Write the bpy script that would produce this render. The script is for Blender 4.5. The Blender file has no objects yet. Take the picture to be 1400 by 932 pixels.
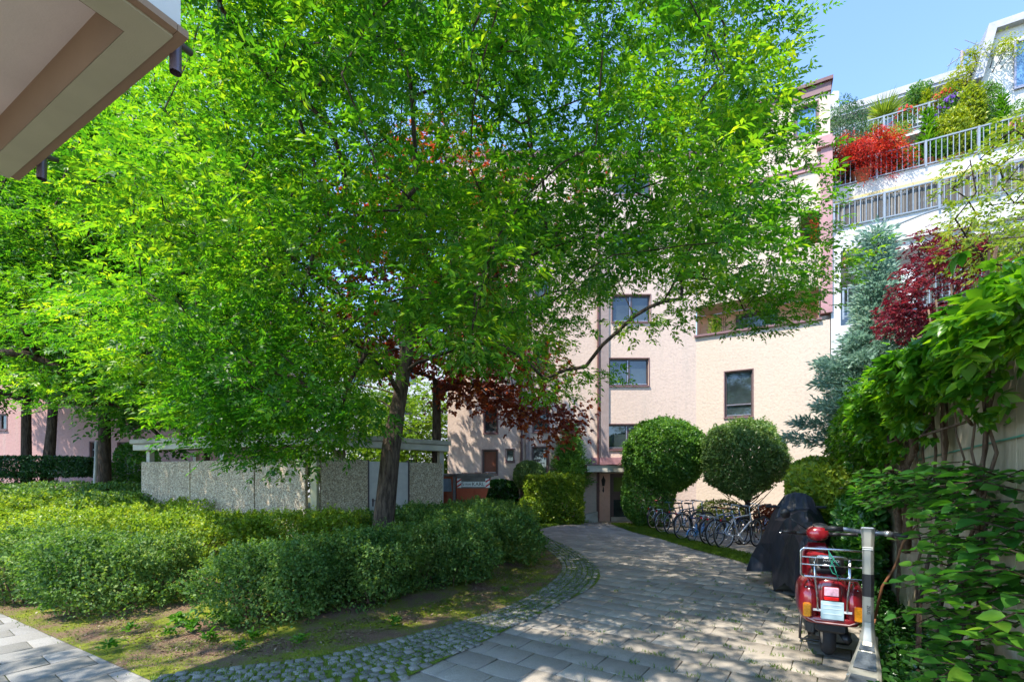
import bpy, math, random
import numpy as np
from mathutils import Vector, Matrix

random.seed(7)
rng = np.random.default_rng(11)
sc = bpy.context.scene
COL = sc.collection

# ------------------------------------------------------------------ camera, sky, sun
FOC, CX, HY, EYE = 640.0, 700.0, 657.0, 1.6
cd = bpy.data.cameras.new('camera')
cam = bpy.data.objects.new('camera', cd); COL.objects.link(cam)
cam.location = (0, 0, EYE); cam.rotation_euler = (math.radians(90), 0, 0)
cd.sensor_width = 36.0; cd.lens = 36.0 * FOC / 1400.0
cd.shift_y = (HY - 466.0) / 1400.0
cd.clip_start = 0.05; cd.clip_end = 2000
sc.camera = cam

SUN_AZ = Vector((-0.78, -0.62, 0)).normalized(); SUN_EL = math.radians(58)
world = bpy.data.worlds.new("World"); sc.world = world; world.use_nodes = True
wn = world.node_tree; wn.nodes.clear()
wo = wn.nodes.new('ShaderNodeOutputWorld'); wb = wn.nodes.new('ShaderNodeBackground')
sk = wn.nodes.new('ShaderNodeTexSky'); sk.sky_type = 'NISHITA'; sk.sun_disc = False
sk.sun_elevation = SUN_EL; sk.sun_rotation = math.atan2(SUN_AZ.x, SUN_AZ.y) % (2 * math.pi)
sk.air_density = 0.9; sk.dust_density = 0.1; sk.ozone_density = 4.0; sk.altitude = 500
wb.inputs['Strength'].default_value = 0.14
wn.links.new(sk.outputs[0], wb.inputs[0]); wn.links.new(wb.outputs[0], wo.inputs[0])
ld = bpy.data.lights.new('sun', 'SUN'); ld.energy = 2.5; ld.angle = math.radians(0.53); ld.color = (1.0, 0.92, 0.80)
sun = bpy.data.objects.new('sun', ld); COL.objects.link(sun)
sdir = Vector((SUN_AZ.x * math.cos(SUN_EL), SUN_AZ.y * math.cos(SUN_EL), math.sin(SUN_EL)))
sun.rotation_euler = sdir.to_track_quat('Z', 'Y').to_euler(); sun.location = sdir * 60
sc.view_settings.view_transform = 'Standard'; sc.view_settings.look = 'None'
sc.view_settings.gamma = 1.0; sc.view_settings.use_curve_mapping = False
sc.view_settings.exposure = 2.05
sc.cycles.use_denoising = True
sc.cycles.max_bounces = 9; sc.cycles.diffuse_bounces = 5; sc.cycles.transmission_bounces = 7
sc.cycles.transparent_max_bounces = 8; sc.cycles.glossy_bounces = 3
sc.cycles.caustics_reflective = False; sc.cycles.caustics_refractive = False
sc.cycles.sample_clamp_indirect = 6.0

# ------------------------------------------------------------------ coordinates
E1 = Vector((-0.877, 0.481, 0)).normalized()     # direction of the slanted facades (to the left, away)
E2 = Vector((0.481, 0.877, 0)).normalized()      # perpendicular to it (right, away)
def gp(x, y, z=0.0):
    d = FOC * (EYE - z) / (y - HY)
    return Vector(((x - CX) / FOC * d, d, z))
def at(x, y, d):
    return Vector(((x - CX) / FOC * d, d, EYE + (HY - y) / FOC * d))
def onpl(x, y, P0, n):
    r = Vector(((x - CX) / FOC, 1.0, (HY - y) / FOC)); o = Vector((0, 0, EYE))
    t = (Vector(P0) - o).dot(n) / r.dot(n)
    return o + r * t

# ------------------------------------------------------------------ materials
def hexc(r, g, b): return (r, g, b, 1.0)
class NT:
    def __init__(s, name):
        s.m = bpy.data.materials.new(name); s.m.use_nodes = True
        s.t = s.m.node_tree; s.b = s.t.nodes['Principled BSDF']; s.o = s.t.nodes['Material Output']
    def n(s, typ, **kw):
        x = s.t.nodes.new(typ)
        for k, v in kw.items():
            if k in x.inputs: x.inputs[k].default_value = v
            else: setattr(x, k, v)
        return x
    def l(s, a, b): s.t.links.new(a, b)
    def coord(s, scale=(1, 1, 1), rotz=0, obj=True):
        tc = s.n('ShaderNodeTexCoord'); mp = s.n('ShaderNodeMapping')
        mp.inputs['Scale'].default_value = scale; mp.inputs['Rotation'].default_value = (0, 0, rotz)
        if obj: s.l(tc.outputs['Object'], mp.inputs[0])
        else:
            g = s.n('ShaderNodeNewGeometry'); s.l(g.outputs['Position'], mp.inputs[0])
        return mp.outputs[0]
    def noise(s, co, scale, detail=3, rough=0.55):
        x = s.n('ShaderNodeTexNoise'); x.inputs['Scale'].default_value = scale
        x.inputs['Detail'].default_value = detail; x.inputs['Roughness'].default_value = rough
        s.l(co, x.inputs['Vector']); return x.outputs['Fac']
    def ramp(s, fac, stops):
        r = s.n('ShaderNodeValToRGB'); e = r.color_ramp.elements
        e[0].position, e[0].color = stops[0][0], hexc(*stops[0][1])
        e[1].position, e[1].color = stops[-1][0], hexc(*stops[-1][1])
        for p, c in stops[1:-1]:
            q = e.new(p); q.color = hexc(*c)
        s.l(fac, r.inputs[0]); return r.outputs[0]
    def mix(s, fac, a, b, typ='MIX'):
        x = s.n('ShaderNodeMix', data_type='RGBA', blend_type=typ)
        if isinstance(fac, (int, float)): x.inputs[0].default_value = fac
        else: s.l(fac, x.inputs[0])
        for i, v in ((6, a), (7, b)):
            if isinstance(v, tuple): x.inputs[i].default_value = hexc(*v)
            else: s.l(v, x.inputs[i])
        return x.outputs[2]
    def bump(s, h, strength, dist=0.01):
        x = s.n('ShaderNodeBump'); x.inputs['Strength'].default_value = strength
        x.inputs['Distance'].default_value = dist; s.l(h, x.inputs['Height'])
        s.l(x.outputs[0], s.b.inputs['Normal'])
    def mathn(s, op, a, b=0.0):
        x = s.n('ShaderNodeMath', operation=op)
        for i, v in ((0, a), (1, b)):
            if isinstance(v, (int, float)): x.inputs[i].default_value = v
            else: s.l(v, x.inputs[i])
        return x.outputs[0]

def simple(name, c, rough=0.6, metal=0.0, var=0.12, scale=6.0, bump=0.0, bscale=40.0, spec=0.5, coat=0.0):
    k = NT(name); co = k.coord()
    if var > 0:
        f = k.noise(co, scale, 4)
        a = tuple(v * (1 - var) for v in c); b = tuple(min(1, v * (1 + var)) for v in c)
        k.l(k.ramp(f, [(0.3, a), (0.7, b)]), k.b.inputs['Base Color'])
    else: k.b.inputs['Base Color'].default_value = hexc(*c)
    k.b.inputs['Roughness'].default_value = rough; k.b.inputs['Metallic'].default_value = metal
    k.b.inputs['Specular IOR Level'].default_value = spec
    if coat: k.b.inputs['Coat Weight'].default_value = coat; k.b.inputs['Coat Roughness'].default_value = 0.08
    if bump: k.bump(k.noise(co, bscale, 3), bump, 0.01)
    return k.m

def stucco(name, c, stain=(0.5, 0.42, 0.36), bs=22.0, strength=0.5):
    k = NT(name); co = k.coord(obj=False)
    big = k.noise(co, 0.35, 4); fine = k.noise(co, 14, 3)
    a = tuple(v * 0.94 for v in c); b = tuple(min(1, v * 1.05) for v in c)
    base = k.ramp(big, [(0.3, a), (0.7, b)])
    streak = k.noise(k.coord((1.6, 1.6, 0.12), obj=False), 2.2, 5, 0.7)
    sm = k.ramp(streak, [(0.52, (0, 0, 0)), (0.8, (0.6, 0.6, 0.6))])
    base = k.mix(sm, base, stain)
    base = k.mix(k.ramp(fine, [(0.35, (0.35, 0.35, 0.35)), (0.5, (0, 0, 0))]), base, tuple(v * 0.72 for v in c))
    k.l(base, k.b.inputs['Base Color']); k.b.inputs['Roughness'].default_value = 0.92
    k.b.inputs['Specular IOR Level'].default_value = 0.2
    v = k.n('ShaderNodeTexVoronoi'); v.inputs['Scale'].default_value = 9; k.l(co, v.inputs['Vector'])
    h = k.mathn('ADD', k.noise(co, bs * 0.55, 4, 0.6), k.mathn('MULTIPLY', v.outputs['Distance'], 0.35))
    k.bump(h, strength, 0.03)
    return k.m

def leafmat(name, cols, trans=None, tw=0.45, rough=0.42, spec=0.35, nscale=0.7, clump=0.35):
    """cols: list of (pos, rgb) picked per leaf at random; clumps of lighter growth by a slow noise"""
    k = NT(name); g = k.n('ShaderNodeNewGeometry')
    co = k.coord(obj=False)
    f = k.mathn('ADD', k.mathn('MULTIPLY', g.outputs['Random Per Island'], 1 - clump),
                k.mathn('MULTIPLY', k.ramp(k.noise(co, nscale, 3, 0.6), [(0.34, (0, 0, 0)), (0.66, (1, 1, 1))]), clump))
    c = k.ramp(f, cols)
    k.l(c, k.b.inputs['Base Color']); k.b.inputs['Roughness'].default_value = rough
    k.b.inputs['Specular IOR Level'].default_value = spec
    tr = k.n('ShaderNodeBsdfTranslucent')
    tcol = k.mix(1.0, c, trans or (1.9, 1.7, 0.7), 'MULTIPLY')
    k.l(tcol, tr.inputs['Color'])
    mx = k.n('ShaderNodeMixShader'); mx.inputs[0].default_value = tw
    k.l(k.b.outputs[0], mx.inputs[1]); k.l(tr.outputs[0], mx.inputs[2]); k.l(mx.outputs[0], k.o.inputs['Surface'])
    return k.m

def barkmat(name, c1, c2):
    k = NT(name); co = k.coord((9, 9, 1.6), obj=False)
    f = k.noise(co, 2.2, 6, 0.7)
    k.l(k.ramp(f, [(0.35, c1), (0.62, c2)]), k.b.inputs['Base Color'])
    k.b.inputs['Roughness'].default_value = 0.95; k.b.inputs['Specular IOR Level'].default_value = 0.1
    k.bump(f, 1.0, 0.05); return k.m

def ground_mix(name, stops, scale=2.0, fs=30.0, bump=0.6, extra=None):
    k = NT(name); co = k.coord(obj=False)
    f = k.mathn('ADD', k.mathn('MULTIPLY', k.noise(co, scale, 4, 0.6), 0.55), k.mathn('MULTIPLY', k.noise(co, fs, 4, 0.8), 0.45))
    k.l(k.ramp(f, stops), k.b.inputs['Base Color']); k.b.inputs['Roughness'].default_value = 0.97
    k.b.inputs['Specular IOR Level'].default_value = 0.15
    k.bump(k.noise(co, fs * 1.4, 4, 0.7), bump, 0.02); return k.m

def slabmat(name, a, b, moss=0.0):
    k = NT(name); co = k.coord(obj=False); g = k.n('ShaderNodeNewGeometry')
    base = k.ramp(g.outputs['Random Per Island'], [(0.0, a), (1.0, b)])
    sp = k.noise(co, 160, 2, 0.8)
    base = k.mix(k.ramp(sp, [(0.35, (0.5, 0.5, 0.5)), (0.52, (0, 0, 0))]), base, tuple(v * 0.45 for v in a))
    base = k.mix(k.ramp(sp, [(0.58, (0, 0, 0)), (0.75, (0.45, 0.45, 0.45))]), base, (0.5, 0.48, 0.44))
    st = k.noise(co, 1.3, 5, 0.65)
    base = k.mix(k.ramp(st, [(0.50, (0, 0, 0)), (0.72, (0.5, 0.5, 0.5))]), base, (0.10, 0.095, 0.085))
    st3 = k.noise(co, 7.0, 5, 0.75)
    base = k.mix(k.ramp(st3, [(0.55, (0, 0, 0)), (0.75, (0.45, 0.45, 0.45))]), base, (0.12, 0.115, 0.10))
    if moss:
        st2 = k.noise(co, 5, 5, 0.7)
        base = k.mix(k.ramp(st2, [(0.56, (0, 0, 0)), (0.7, (moss, moss, moss))]), base, (0.07, 0.10, 0.02))
    k.l(base, k.b.inputs['Base Color']); k.b.inputs['Roughness'].default_value = 0.88
    k.b.inputs['Specular IOR Level'].default_value = 0.25
    k.bump(k.noise(co, 70, 4, 0.7), 0.35, 0.006); return k.m

def aggregate(name):
    k = NT(name); co = k.coord(obj=False)
    v = k.n('ShaderNodeTexVoronoi'); v.inputs['Scale'].default_value = 48; k.l(co, v.inputs['Vector'])
    sep = k.n('ShaderNodeSeparateColor'); k.l(v.outputs['Color'], sep.inputs[0])
    c = k.ramp(sep.outputs[0], [(0.0, (0.17, 0.115, 0.07)), (0.35, (0.37, 0.28, 0.18)), (0.7, (0.54, 0.44, 0.30)), (1.0, (0.70, 0.61, 0.46))])
    c = k.mix(k.ramp(v.outputs['Distance'], [(0.45, (0, 0, 0)), (0.8, (0.7, 0.7, 0.7))]), c, (0.22, 0.20, 0.16))
    st = k.noise(k.coord((1.5, 1.5, 0.2), obj=False), 1.5, 5, 0.7)
    c = k.mix(k.ramp(st, [(0.5, (0, 0, 0)), (0.8, (0.5, 0.5, 0.5))]), c, (0.13, 0.12, 0.08))
    k.l(c, k.b.inputs['Base Color']); k.b.inputs['Roughness'].default_value = 0.9
    k.bump(v.outputs['Distance'], 0.6, 0.02); return k.m

def glassmat(name, c=(0.02, 0.028, 0.03), rough=0.03):
    k = NT(name); co = k.coord(obj=False)
    f = k.noise(co, 0.9, 4, 0.6)
    k.l(k.ramp(f, [(0.35, c), (0.7, tuple(v * 2.6 for v in c))]), k.b.inputs['Base Color'])
    k.b.inputs['Roughness'].default_value = rough; k.b.inputs['Specular IOR Level'].default_value = 0.9
    k.bump(k.noise(co, 1.4, 1), 0.06, 0.05)
    return k.m

M = {}
M['pink'] = stucco('pale_pink_render', (0.62, 0.49, 0.41), strength=0.34)
M['cream'] = stucco('cream_render', (0.52, 0.435, 0.35), strength=0.38)
M['rose'] = stucco('rose_render', (0.52, 0.31, 0.29), strength=0.3)
M['white_wall'] = stucco('white_render', (0.56, 0.56, 0.55), (0.40, 0.40, 0.38), strength=0.12)
M['peach'] = simple('peach_paint', (0.72, 0.46, 0.32), 0.85)
M['mauve'] = simple('mauve_trim_paint', (0.17, 0.09, 0.095), 0.6)
M['mauve_light'] = simple('mauve_pilaster_paint', (0.36, 0.19, 0.20), 0.7)
M['pipe'] = simple('dark_maroon_pipe_paint', (0.11, 0.045, 0.045), 0.45)
M['frame'] = simple('brown_window_frame', (0.07, 0.045, 0.045), 0.45)
M['frame_grey'] = simple('grey_aluminium_strip', (0.30, 0.30, 0.36), 0.35, 0.4)
M['glass'] = glassmat('dark_window_glass')
M['glass_blue'] = glassmat('blue_window_glass', (0.05, 0.11, 0.19))
M['glass_grey'] = glassmat('grey_terrace_glass', (0.10, 0.13, 0.14))
M['wood_int'] = simple('red_brown_blind', (0.20, 0.06, 0.03), 0.5)
M['conc'] = simple('weathered_concrete', (0.34, 0.32, 0.27), 0.9, var=0.3, scale=2.5, bump=0.4)
M['beam'] = simple('painted_concrete_beam', (0.42, 0.40, 0.34), 0.85, var=0.25, scale=2.0, bump=0.2)
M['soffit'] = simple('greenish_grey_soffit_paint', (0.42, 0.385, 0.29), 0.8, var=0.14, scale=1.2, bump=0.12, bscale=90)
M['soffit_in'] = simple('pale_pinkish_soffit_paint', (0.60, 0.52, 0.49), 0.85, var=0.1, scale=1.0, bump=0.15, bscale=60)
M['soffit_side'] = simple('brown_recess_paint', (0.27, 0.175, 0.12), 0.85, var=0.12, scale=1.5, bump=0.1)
M['fascia'] = simple('off_white_fascia_paint', (0.62, 0.60, 0.60), 0.75, var=0.06, scale=1.0, bump=0.15, bscale=60)
M['lead'] = simple('purple_grey_metal_pipe', (0.16, 0.12, 0.15), 0.4, 0.5)
M['agg'] = aggregate('exposed_aggregate')
M['steel_door'] = simple('pale_steel_sheet', (0.46, 0.43, 0.40), 0.5, 0.2, var=0.1)
M['slab'] = slabmat('concrete_slab', (0.255, 0.226, 0.190), (0.385, 0.345, 0.29))
M['slab_l'] = slabmat('pale_concrete_slab', (0.20, 0.195, 0.18), (0.28, 0.27, 0.25))
M['cobble'] = slabmat('granite_cobble', (0.17, 0.165, 0.145), (0.32, 0.30, 0.27), 0.7)
M['joint'] = ground_mix('mossy_joint', [(0.3, (0.025, 0.028, 0.015)), (0.55, (0.045, 0.06, 0.02)), (0.75, (0.06, 0.05, 0.03))], 3, 40)
M['mossj'] = ground_mix('bright_moss_joint', [(0.3, (0.06, 0.08, 0.02)), (0.5, (0.13, 0.19, 0.02)), (0.75, (0.15, 0.13, 0.08))], 3, 40)
M['soil'] = ground_mix('mulch_and_moss', [(0.30, (0.08, 0.05, 0.034)), (0.40, (0.26, 0.155, 0.11)), (0.44, (0.10, 0.065, 0.045)), (0.475, (0.29, 0.19, 0.13)), (0.50, (0.10, 0.13, 0.016)), (0.58, (0.24, 0.27, 0.025)), (0.66, (0.11, 0.10, 0.04)), (0.74, (0.27, 0.21, 0.15))], 1.7, 55, 1.0)
M['lawn'] = ground_mix('mown_grass_ground', [(0.3, (0.05, 0.09, 0.012)), (0.55, (0.10, 0.15, 0.02)), (0.75, (0.13, 0.13, 0.04))], 2, 40)
M['dirt'] = ground_mix('bare_ground', [(0.3, (0.05, 0.045, 0.03)), (0.6, (0.09, 0.10, 0.04)), (0.8, (0.14, 0.12, 0.09))], 0.8, 14)

# ------------------------------------------------------------------ mesh building
WM = {}
def wm(o): return WM.get(o.name, Matrix.Identity(4)) if o else Matrix.Identity(4)
def props(o, label=None, cat=None, group=None, kind=None):
    if label: o['label'] = label
    if cat: o['category'] = cat
    if group: o['group'] = group
    if kind: o['kind'] = kind
    return o
def root(name, label, cat, loc=(0, 0, 0), rz=0.0, group=None):
    o = bpy.data.objects.new(name, None); COL.objects.link(o)
    o.empty_display_size = 0.2; o.location = loc; o.rotation_euler = (0, 0, rz)
    WM[o.name] = Matrix.Translation(Vector(loc)) @ Matrix.Rotation(rz, 4, 'Z')
    return props(o, label, cat, group)
def link(name, me, mat, parent=None):
    o = bpy.data.objects.new(name, me); COL.objects.link(o)
    if mat is not None: me.materials.append(mat)
    if parent is not None: o.parent = parent
    WM[o.name] = wm(parent); return o

def shade(me, smooth):
    me.polygons.foreach_set('use_smooth', [smooth] * len(me.polygons))

class MB:
    def __init__(s): s.v = []; s.f = []
    def add(s, vs, fs):
        b = len(s.v); s.v += [Vector(p) for p in vs]; s.f += [tuple(i + b for i in f) for f in fs]; return s
    def box(s, c, size, rz=0.0, rx=0.0, ry=0.0, bev=0.0, u=None):
        hx, hy, hz = (q / 2 for q in size)
        R = Matrix.Rotation(rz, 3, 'Z') @ Matrix.Rotation(ry, 3, 'Y') @ Matrix.Rotation(rx, 3, 'X')
        if u is not None:
            uu = Vector(u).normalized(); vv = Vector((-uu.y, uu.x, 0)); R = Matrix((uu, vv, Vector((0, 0, 1)))).transposed()
        if bev <= 0:
            vs = [Vector(c) + R @ Vector((x, y, z)) for z in (-hz, hz) for x, y in ((-hx, -hy), (hx, -hy), (hx, hy), (-hx, hy))]
            return s.add(vs, [(3, 2, 1, 0), (4, 5, 6, 7), (0, 1, 5, 4), (1, 2, 6, 5), (2, 3, 7, 6), (3, 0, 4, 7)])
        b = min(bev, hx * .9, hy * .9, hz * .9)
        vs = []; 
        for zz, ins in ((-hz, b), (-hz + b, 0), (hz - b, 0), (hz, b)):
            ex, ey = hx - ins, hy - ins
            for x, y in ((-ex + b - ins*0, -ey), (ex - b, -ey), (ex, -ey + b), (ex, ey - b), (ex - b, ey), (-ex + b, ey), (-ex, ey - b), (-ex, -ey + b)):
                vs.append(Vector(c) + R @ Vector((x, y, zz)))
        fs = [tuple(range(7, -1, -1)), tuple(range(24, 32))]
        for r in range(3):
            for i in range(8):
                j = (i + 1) % 8; fs.append((r * 8 + i, r * 8 + j, r * 8 + 8 + j, r * 8 + 8 + i))
        return s.add(vs, fs)
    def prism(s, poly, z0, z1):
        n = len(poly); vs = [(p[0], p[1], z0) for p in poly] + [(p[0], p[1], z1) for p in poly]
        area = sum(poly[i][0] * poly[(i + 1) % n][1] - poly[(i + 1) % n][0] * poly[i][1] for i in range(n))
        fs = [tuple(range(n - 1, -1, -1)), tuple(range(n, 2 * n))] + [(i, (i + 1) % n, n + (i + 1) % n, n + i) for i in range(n)]
        if area < 0: fs = [tuple(reversed(f)) for f in fs]
        return s.add(vs, fs)
    def ext(s, poly3, vec):
        n = len(poly3); vec = Vector(vec); a = [Vector(p) for p in poly3]
        return s.add(a + [p + vec for p in a], [tuple(range(n - 1, -1, -1)), tuple(range(n, 2 * n))] + [(i, (i + 1) % n, n + (i + 1) % n, n + i) for i in range(n)])
    def quad(s, a, b, c, d): return s.add([a, b, c, d], [(0, 1, 2, 3)])
    def tube(s, pts, r, n=8, cap=True):
        pts = [Vector(p) for p in pts]; m = len(pts)
        rs = r if isinstance(r, (list, tuple)) else [r] * m
        up = None; vs = []
        for i, p in enumerate(pts):
            t = (pts[min(i + 1, m - 1)] - pts[max(i - 1, 0)])
            t = t.normalized() if t.length > 1e-9 else Vector((0, 0, 1))
            if up is None: up = t.orthogonal().normalized()
            else:
                up = up - t * up.dot(t); up = up.normalized() if up.length > 1e-6 else t.orthogonal().normalized()
            w = t.cross(up)
            for k in range(n):
                a = 2 * math.pi * k / n; vs.append(p + (up * math.cos(a) + w * math.sin(a)) * rs[i])
        fs = [(i * n + k, i * n + (k + 1) % n, (i + 1) * n + (k + 1) % n, (i + 1) * n + k) for i in range(m - 1) for k in range(n)]
        if cap: fs += [tuple(range(n - 1, -1, -1)), tuple(range((m - 1) * n, m * n))]
        return s.add(vs, fs)
    def lathe(s, prof, c=(0, 0, 0), n=16, axis='Z'):
        vs = []; c = Vector(c)
        for r, z in prof:
            for k in range(n):
                a = 2 * math.pi * k / n; q = Vector((r * math.cos(a), r * math.sin(a), z))
                if axis == 'Y': q = Vector((q.x, q.z, q.y))
                if axis == 'X': q = Vector((q.z, q.x, q.y))
                vs.append(c + q)
        m = len(prof)
        fs = [(i * n + k, i * n + (k + 1) % n, (i + 1) * n + (k + 1) % n, (i + 1) * n + k) for i in range(m - 1) for k in range(n)]
        fs += [tuple(range(n - 1, -1, -1)), tuple(range((m - 1) * n, m * n))]
        return s.add(vs, fs)
    def torus(s, c, R, r, axis='Y', n=36, m=8, a0=0.0, a1=2 * math.pi):
        c = Vector(c); full = abs(a1 - a0 - 2 * math.pi) < 1e-6; N = n if full else n + 1; vs = []
        for i in range(N):
            a = a0 + (a1 - a0) * i / n
            for k in range(m):
                b = 2 * math.pi * k / m; rr = R + r * math.cos(b); h = r * math.sin(b)
                q = {'Y': Vector((rr * math.cos(a), h, rr * math.sin(a))), 'Z': Vector((rr * math.cos(a), rr * math.sin(a), h)),
                     'X': Vector((h, rr * math.cos(a), rr * math.sin(a)))}[axis]
                vs.append(c + q)
        fs = []
        for i in range(n if full else n):
            j = (i + 1) % N
            for k in range(m): fs.append((i * m + k, j * m + k, j * m + (k + 1) % m, i * m + (k + 1) % m))
        return s.add(vs, fs)
    def loft(s, rings, cap=True):
        n = len(rings[0]); vs = [p for r in rings for p in r]; m = len(rings)
        fs = [(i * n + k, i * n + (k + 1) % n, (i + 1) * n + (k + 1) % n, (i + 1) * n + k) for i in range(m - 1) for k in range(n)]
        if cap: fs += [tuple(range(n - 1, -1, -1)), tuple(range((m - 1) * n, m * n))]
        return s.add(vs, fs)
    def xform(s, mtx):
        s.v = [mtx @ p for p in s.v]; return s
    def build(s, name, mat, parent=None, world=True, smooth=False, bevel=0.0, subsurf=0):
        inv = wm(parent).inverted() if world else Matrix.Identity(4)
        me = bpy.data.meshes.new(name); me.from_pydata([inv @ p for p in s.v], [], s.f); me.update()
        shade(me, smooth)
        o = link(name, me, mat, parent)
        if bevel > 0:
            b = o.modifiers.new('bevel', 'BEVEL'); b.width = bevel; b.segments = 2; b.limit_method = 'ANGLE'
        if subsurf:
            q = o.modifiers.new('sub', 'SUBSURF'); q.levels = subsurf; q.render_levels = subsurf
        return o

def ring(cx, cy, cz, rx, rz, n=20, e=2.0, axis='Y'):
    out = []
    for k in range(n):
        a = 2 * math.pi * k / n; ca, sa = math.cos(a), math.sin(a)
        x = rx * math.copysign(abs(ca) ** (2 / e), ca); z = rz * math.copysign(abs(sa) ** (2 / e), sa)
        out.append(Vector((cx + x, cy, cz + z)) if axis == 'Y' else Vector((cx + x, cy + z, cz)) if axis == 'Z' else Vector((cx, cy + x, cz + z)))
    return out

def arrmesh(name, V, F4, mat, parent=None, smooth=False, world=True):
    """big quad mesh from numpy arrays"""
    V = np.asarray(V, dtype=np.float32).reshape(-1, 3); F4 = np.asarray(F4, dtype=np.int32).reshape(-1, 4)
    if world and parent is not None:
        inv = np.array(wm(parent).inverted()); V = V @ inv[:3, :3].T.astype(np.float32) + inv[:3, 3].astype(np.float32)
    me = bpy.data.meshes.new(name); n = len(F4)
    me.vertices.add(len(V)); me.vertices.foreach_set('co', V.ravel())
    me.loops.add(n * 4); me.loops.foreach_set('vertex_index', F4.ravel())
    me.polygons.add(n); me.polygons.foreach_set('loop_start', np.arange(0, n * 4, 4, dtype=np.int32))
    me.update(calc_edges=True)
    if smooth: me.polygons.foreach_set('use_smooth', np.ones(n, dtype=bool))
    return link(name, me, mat, parent)

def nrm(a): return a / np.maximum(np.linalg.norm(a, axis=-1, keepdims=True), 1e-9)
def leaves(name, P, D, N, L, W, mat, parent=None, full=False, fold=0.25):
    if full == 2: return curved_leaves(name, P, D, N, L, W, mat, parent)
    return leaves_(name, P, D, N, L, W, mat, parent, full, fold)
def curved_leaves(name, P, D, N, L, W, mat, parent=None):
    P = np.asarray(P, float); D = nrm(np.asarray(D, float)); N = np.asarray(N, float)
    S = nrm(np.cross(D, N)); N = np.cross(S, D); n = len(P)
    L = np.broadcast_to(np.asarray(L, float).reshape(-1, 1), (n, 1)); W = np.broadcast_to(np.asarray(W, float).reshape(-1, 1), (n, 1))
    cv = rng.uniform(.02, .22, (n, 1)); V = []
    st = ((0, .02), (.16, .36), (.42, .5), (.72, .34), (1.0, .015))
    for t, w in st:
        m = P + D * L * t - N * L * cv * t * t
        V += [m + S * W * w + N * W * w * .35, m, m - S * W * w + N * W * w * .35]
    V = np.stack(V, 1); b = (np.arange(n) * 15)[:, None]; F = []
    for i in range(4):
        o = i * 3; F += [b + np.array([[o, o + 3, o + 4, o + 1]]), b + np.array([[o + 1, o + 4, o + 5, o + 2]])]
    return arrmesh(name, V, np.stack(F, 1), mat, parent, smooth=True)
def leaves_(name, P, D, N, L, W, mat, parent=None, full=False, fold=0.25):
    """leaf-shaped faces: P base points, D directions, N normals, L lengths, W widths"""
    P = np.asarray(P, float); D = nrm(np.asarray(D, float)); N = np.asarray(N, float)
    S = nrm(np.cross(D, N)); N = np.cross(S, D); n = len(P)
    L = np.broadcast_to(np.asarray(L, float).reshape(-1, 1), (n, 1)); W = np.broadcast_to(np.asarray(W, float).reshape(-1, 1), (n, 1))
    if not full:
        V = np.stack([P, P + D * L * .45 + S * W * .5 + N * W * fold, P + D * L - N * L * .08, P + D * L * .45 - S * W * .5 + N * W * fold], 1)
        F = np.arange(4 * n).reshape(n, 4)
    else:
        m = P + D * L * .5
        V = np.stack([P, P + D * L * .22 + S * W * .42 + N * W * fold, P + D * L * .62 + S * W * .42 + N * W * fold * .8, P + D * L - N * L * .12,
                      P + D * L * .62 - S * W * .42 + N * W * fold * .8, P + D * L * .22 - S * W * .42 + N * W * fold], 1)
        b = (np.arange(n) * 6)[:, None]
        F = np.stack([b + np.array([[0, 1, 2, 3]]), b + np.array([[0, 3, 4, 5]])], 1)
    return arrmesh(name, V, F, mat, parent)

def rdir(n, up=0.0):
    v = rng.normal(size=(n, 3)); v = nrm(v); v[:, 2] += up; return nrm(v)

def text_mesh(name, txt, size, mat, parent, mtx, extrude=0.001, world=True, align='CENTER', sx=1.0):
    cu = bpy.data.curves.new(name, 'FONT'); cu.body = txt; cu.size = size; cu.align_x = align; cu.align_y = 'CENTER'; cu.extrude = extrude
    o = bpy.data.objects.new(name + '_tmp', cu)
    COL.objects.link(o); bpy.context.view_layer.update()
    me = bpy.data.meshes.new_from_object(o); COL.objects.unlink(o); bpy.data.objects.remove(o)
    inv = wm(parent).inverted() if world else Matrix.Identity(4)
    me.transform(inv @ mtx @ Matrix.Diagonal((sx, 1, 1, 1))); me.materials.clear()
    return link(name, me, mat, parent)
def basis(o, x, y, z=None):
    x = Vector(x).normalized(); y = Vector(y).normalized(); z = x.cross(y)
    m = Matrix((x, y, z)).transposed().to_4x4(); m.translation = Vector(o); return m
# ------------------------------------------------------------------ ground
def sheet(name, poly, z, mat, kind='structure'):
    mb = MB(); mb.add([(p[0], p[1], z) for p in poly], [tuple(range(len(poly)))])
    o = mb.build(name, mat); return props(o, kind=kind)
def inpoly(x, y, poly):
    c = False; n = len(poly)
    for i in range(n):
        x1, y1 = poly[i][0], poly[i][1]; x2, y2 = poly[(i + 1) % n][0], poly[(i + 1) % n][1]
        if (y1 > y) != (y2 > y) and x < (x2 - x1) * (y - y1) / (y2 - y1) + x1: c = not c
    return c
def resample(pts, step):
    out = []; pts = [Vector(p) for p in pts]
    for a, b in zip(pts[:-1], pts[1:]):
        n = max(1, int((b - a).length / step))
        out += [a.lerp(b, i / n) for i in range(n)]
    return out + [pts[-1]]
def smooth_curve(pts, it=3):
    pts = [Vector(p) for p in pts]
    for _ in range(it):
        q = [pts[0]]
        for a, b in zip(pts[:-1], pts[1:]): q += [a.lerp(b, .25), a.lerp(b, .75)]
        pts = q + [pts[-1]]
    return pts

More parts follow.
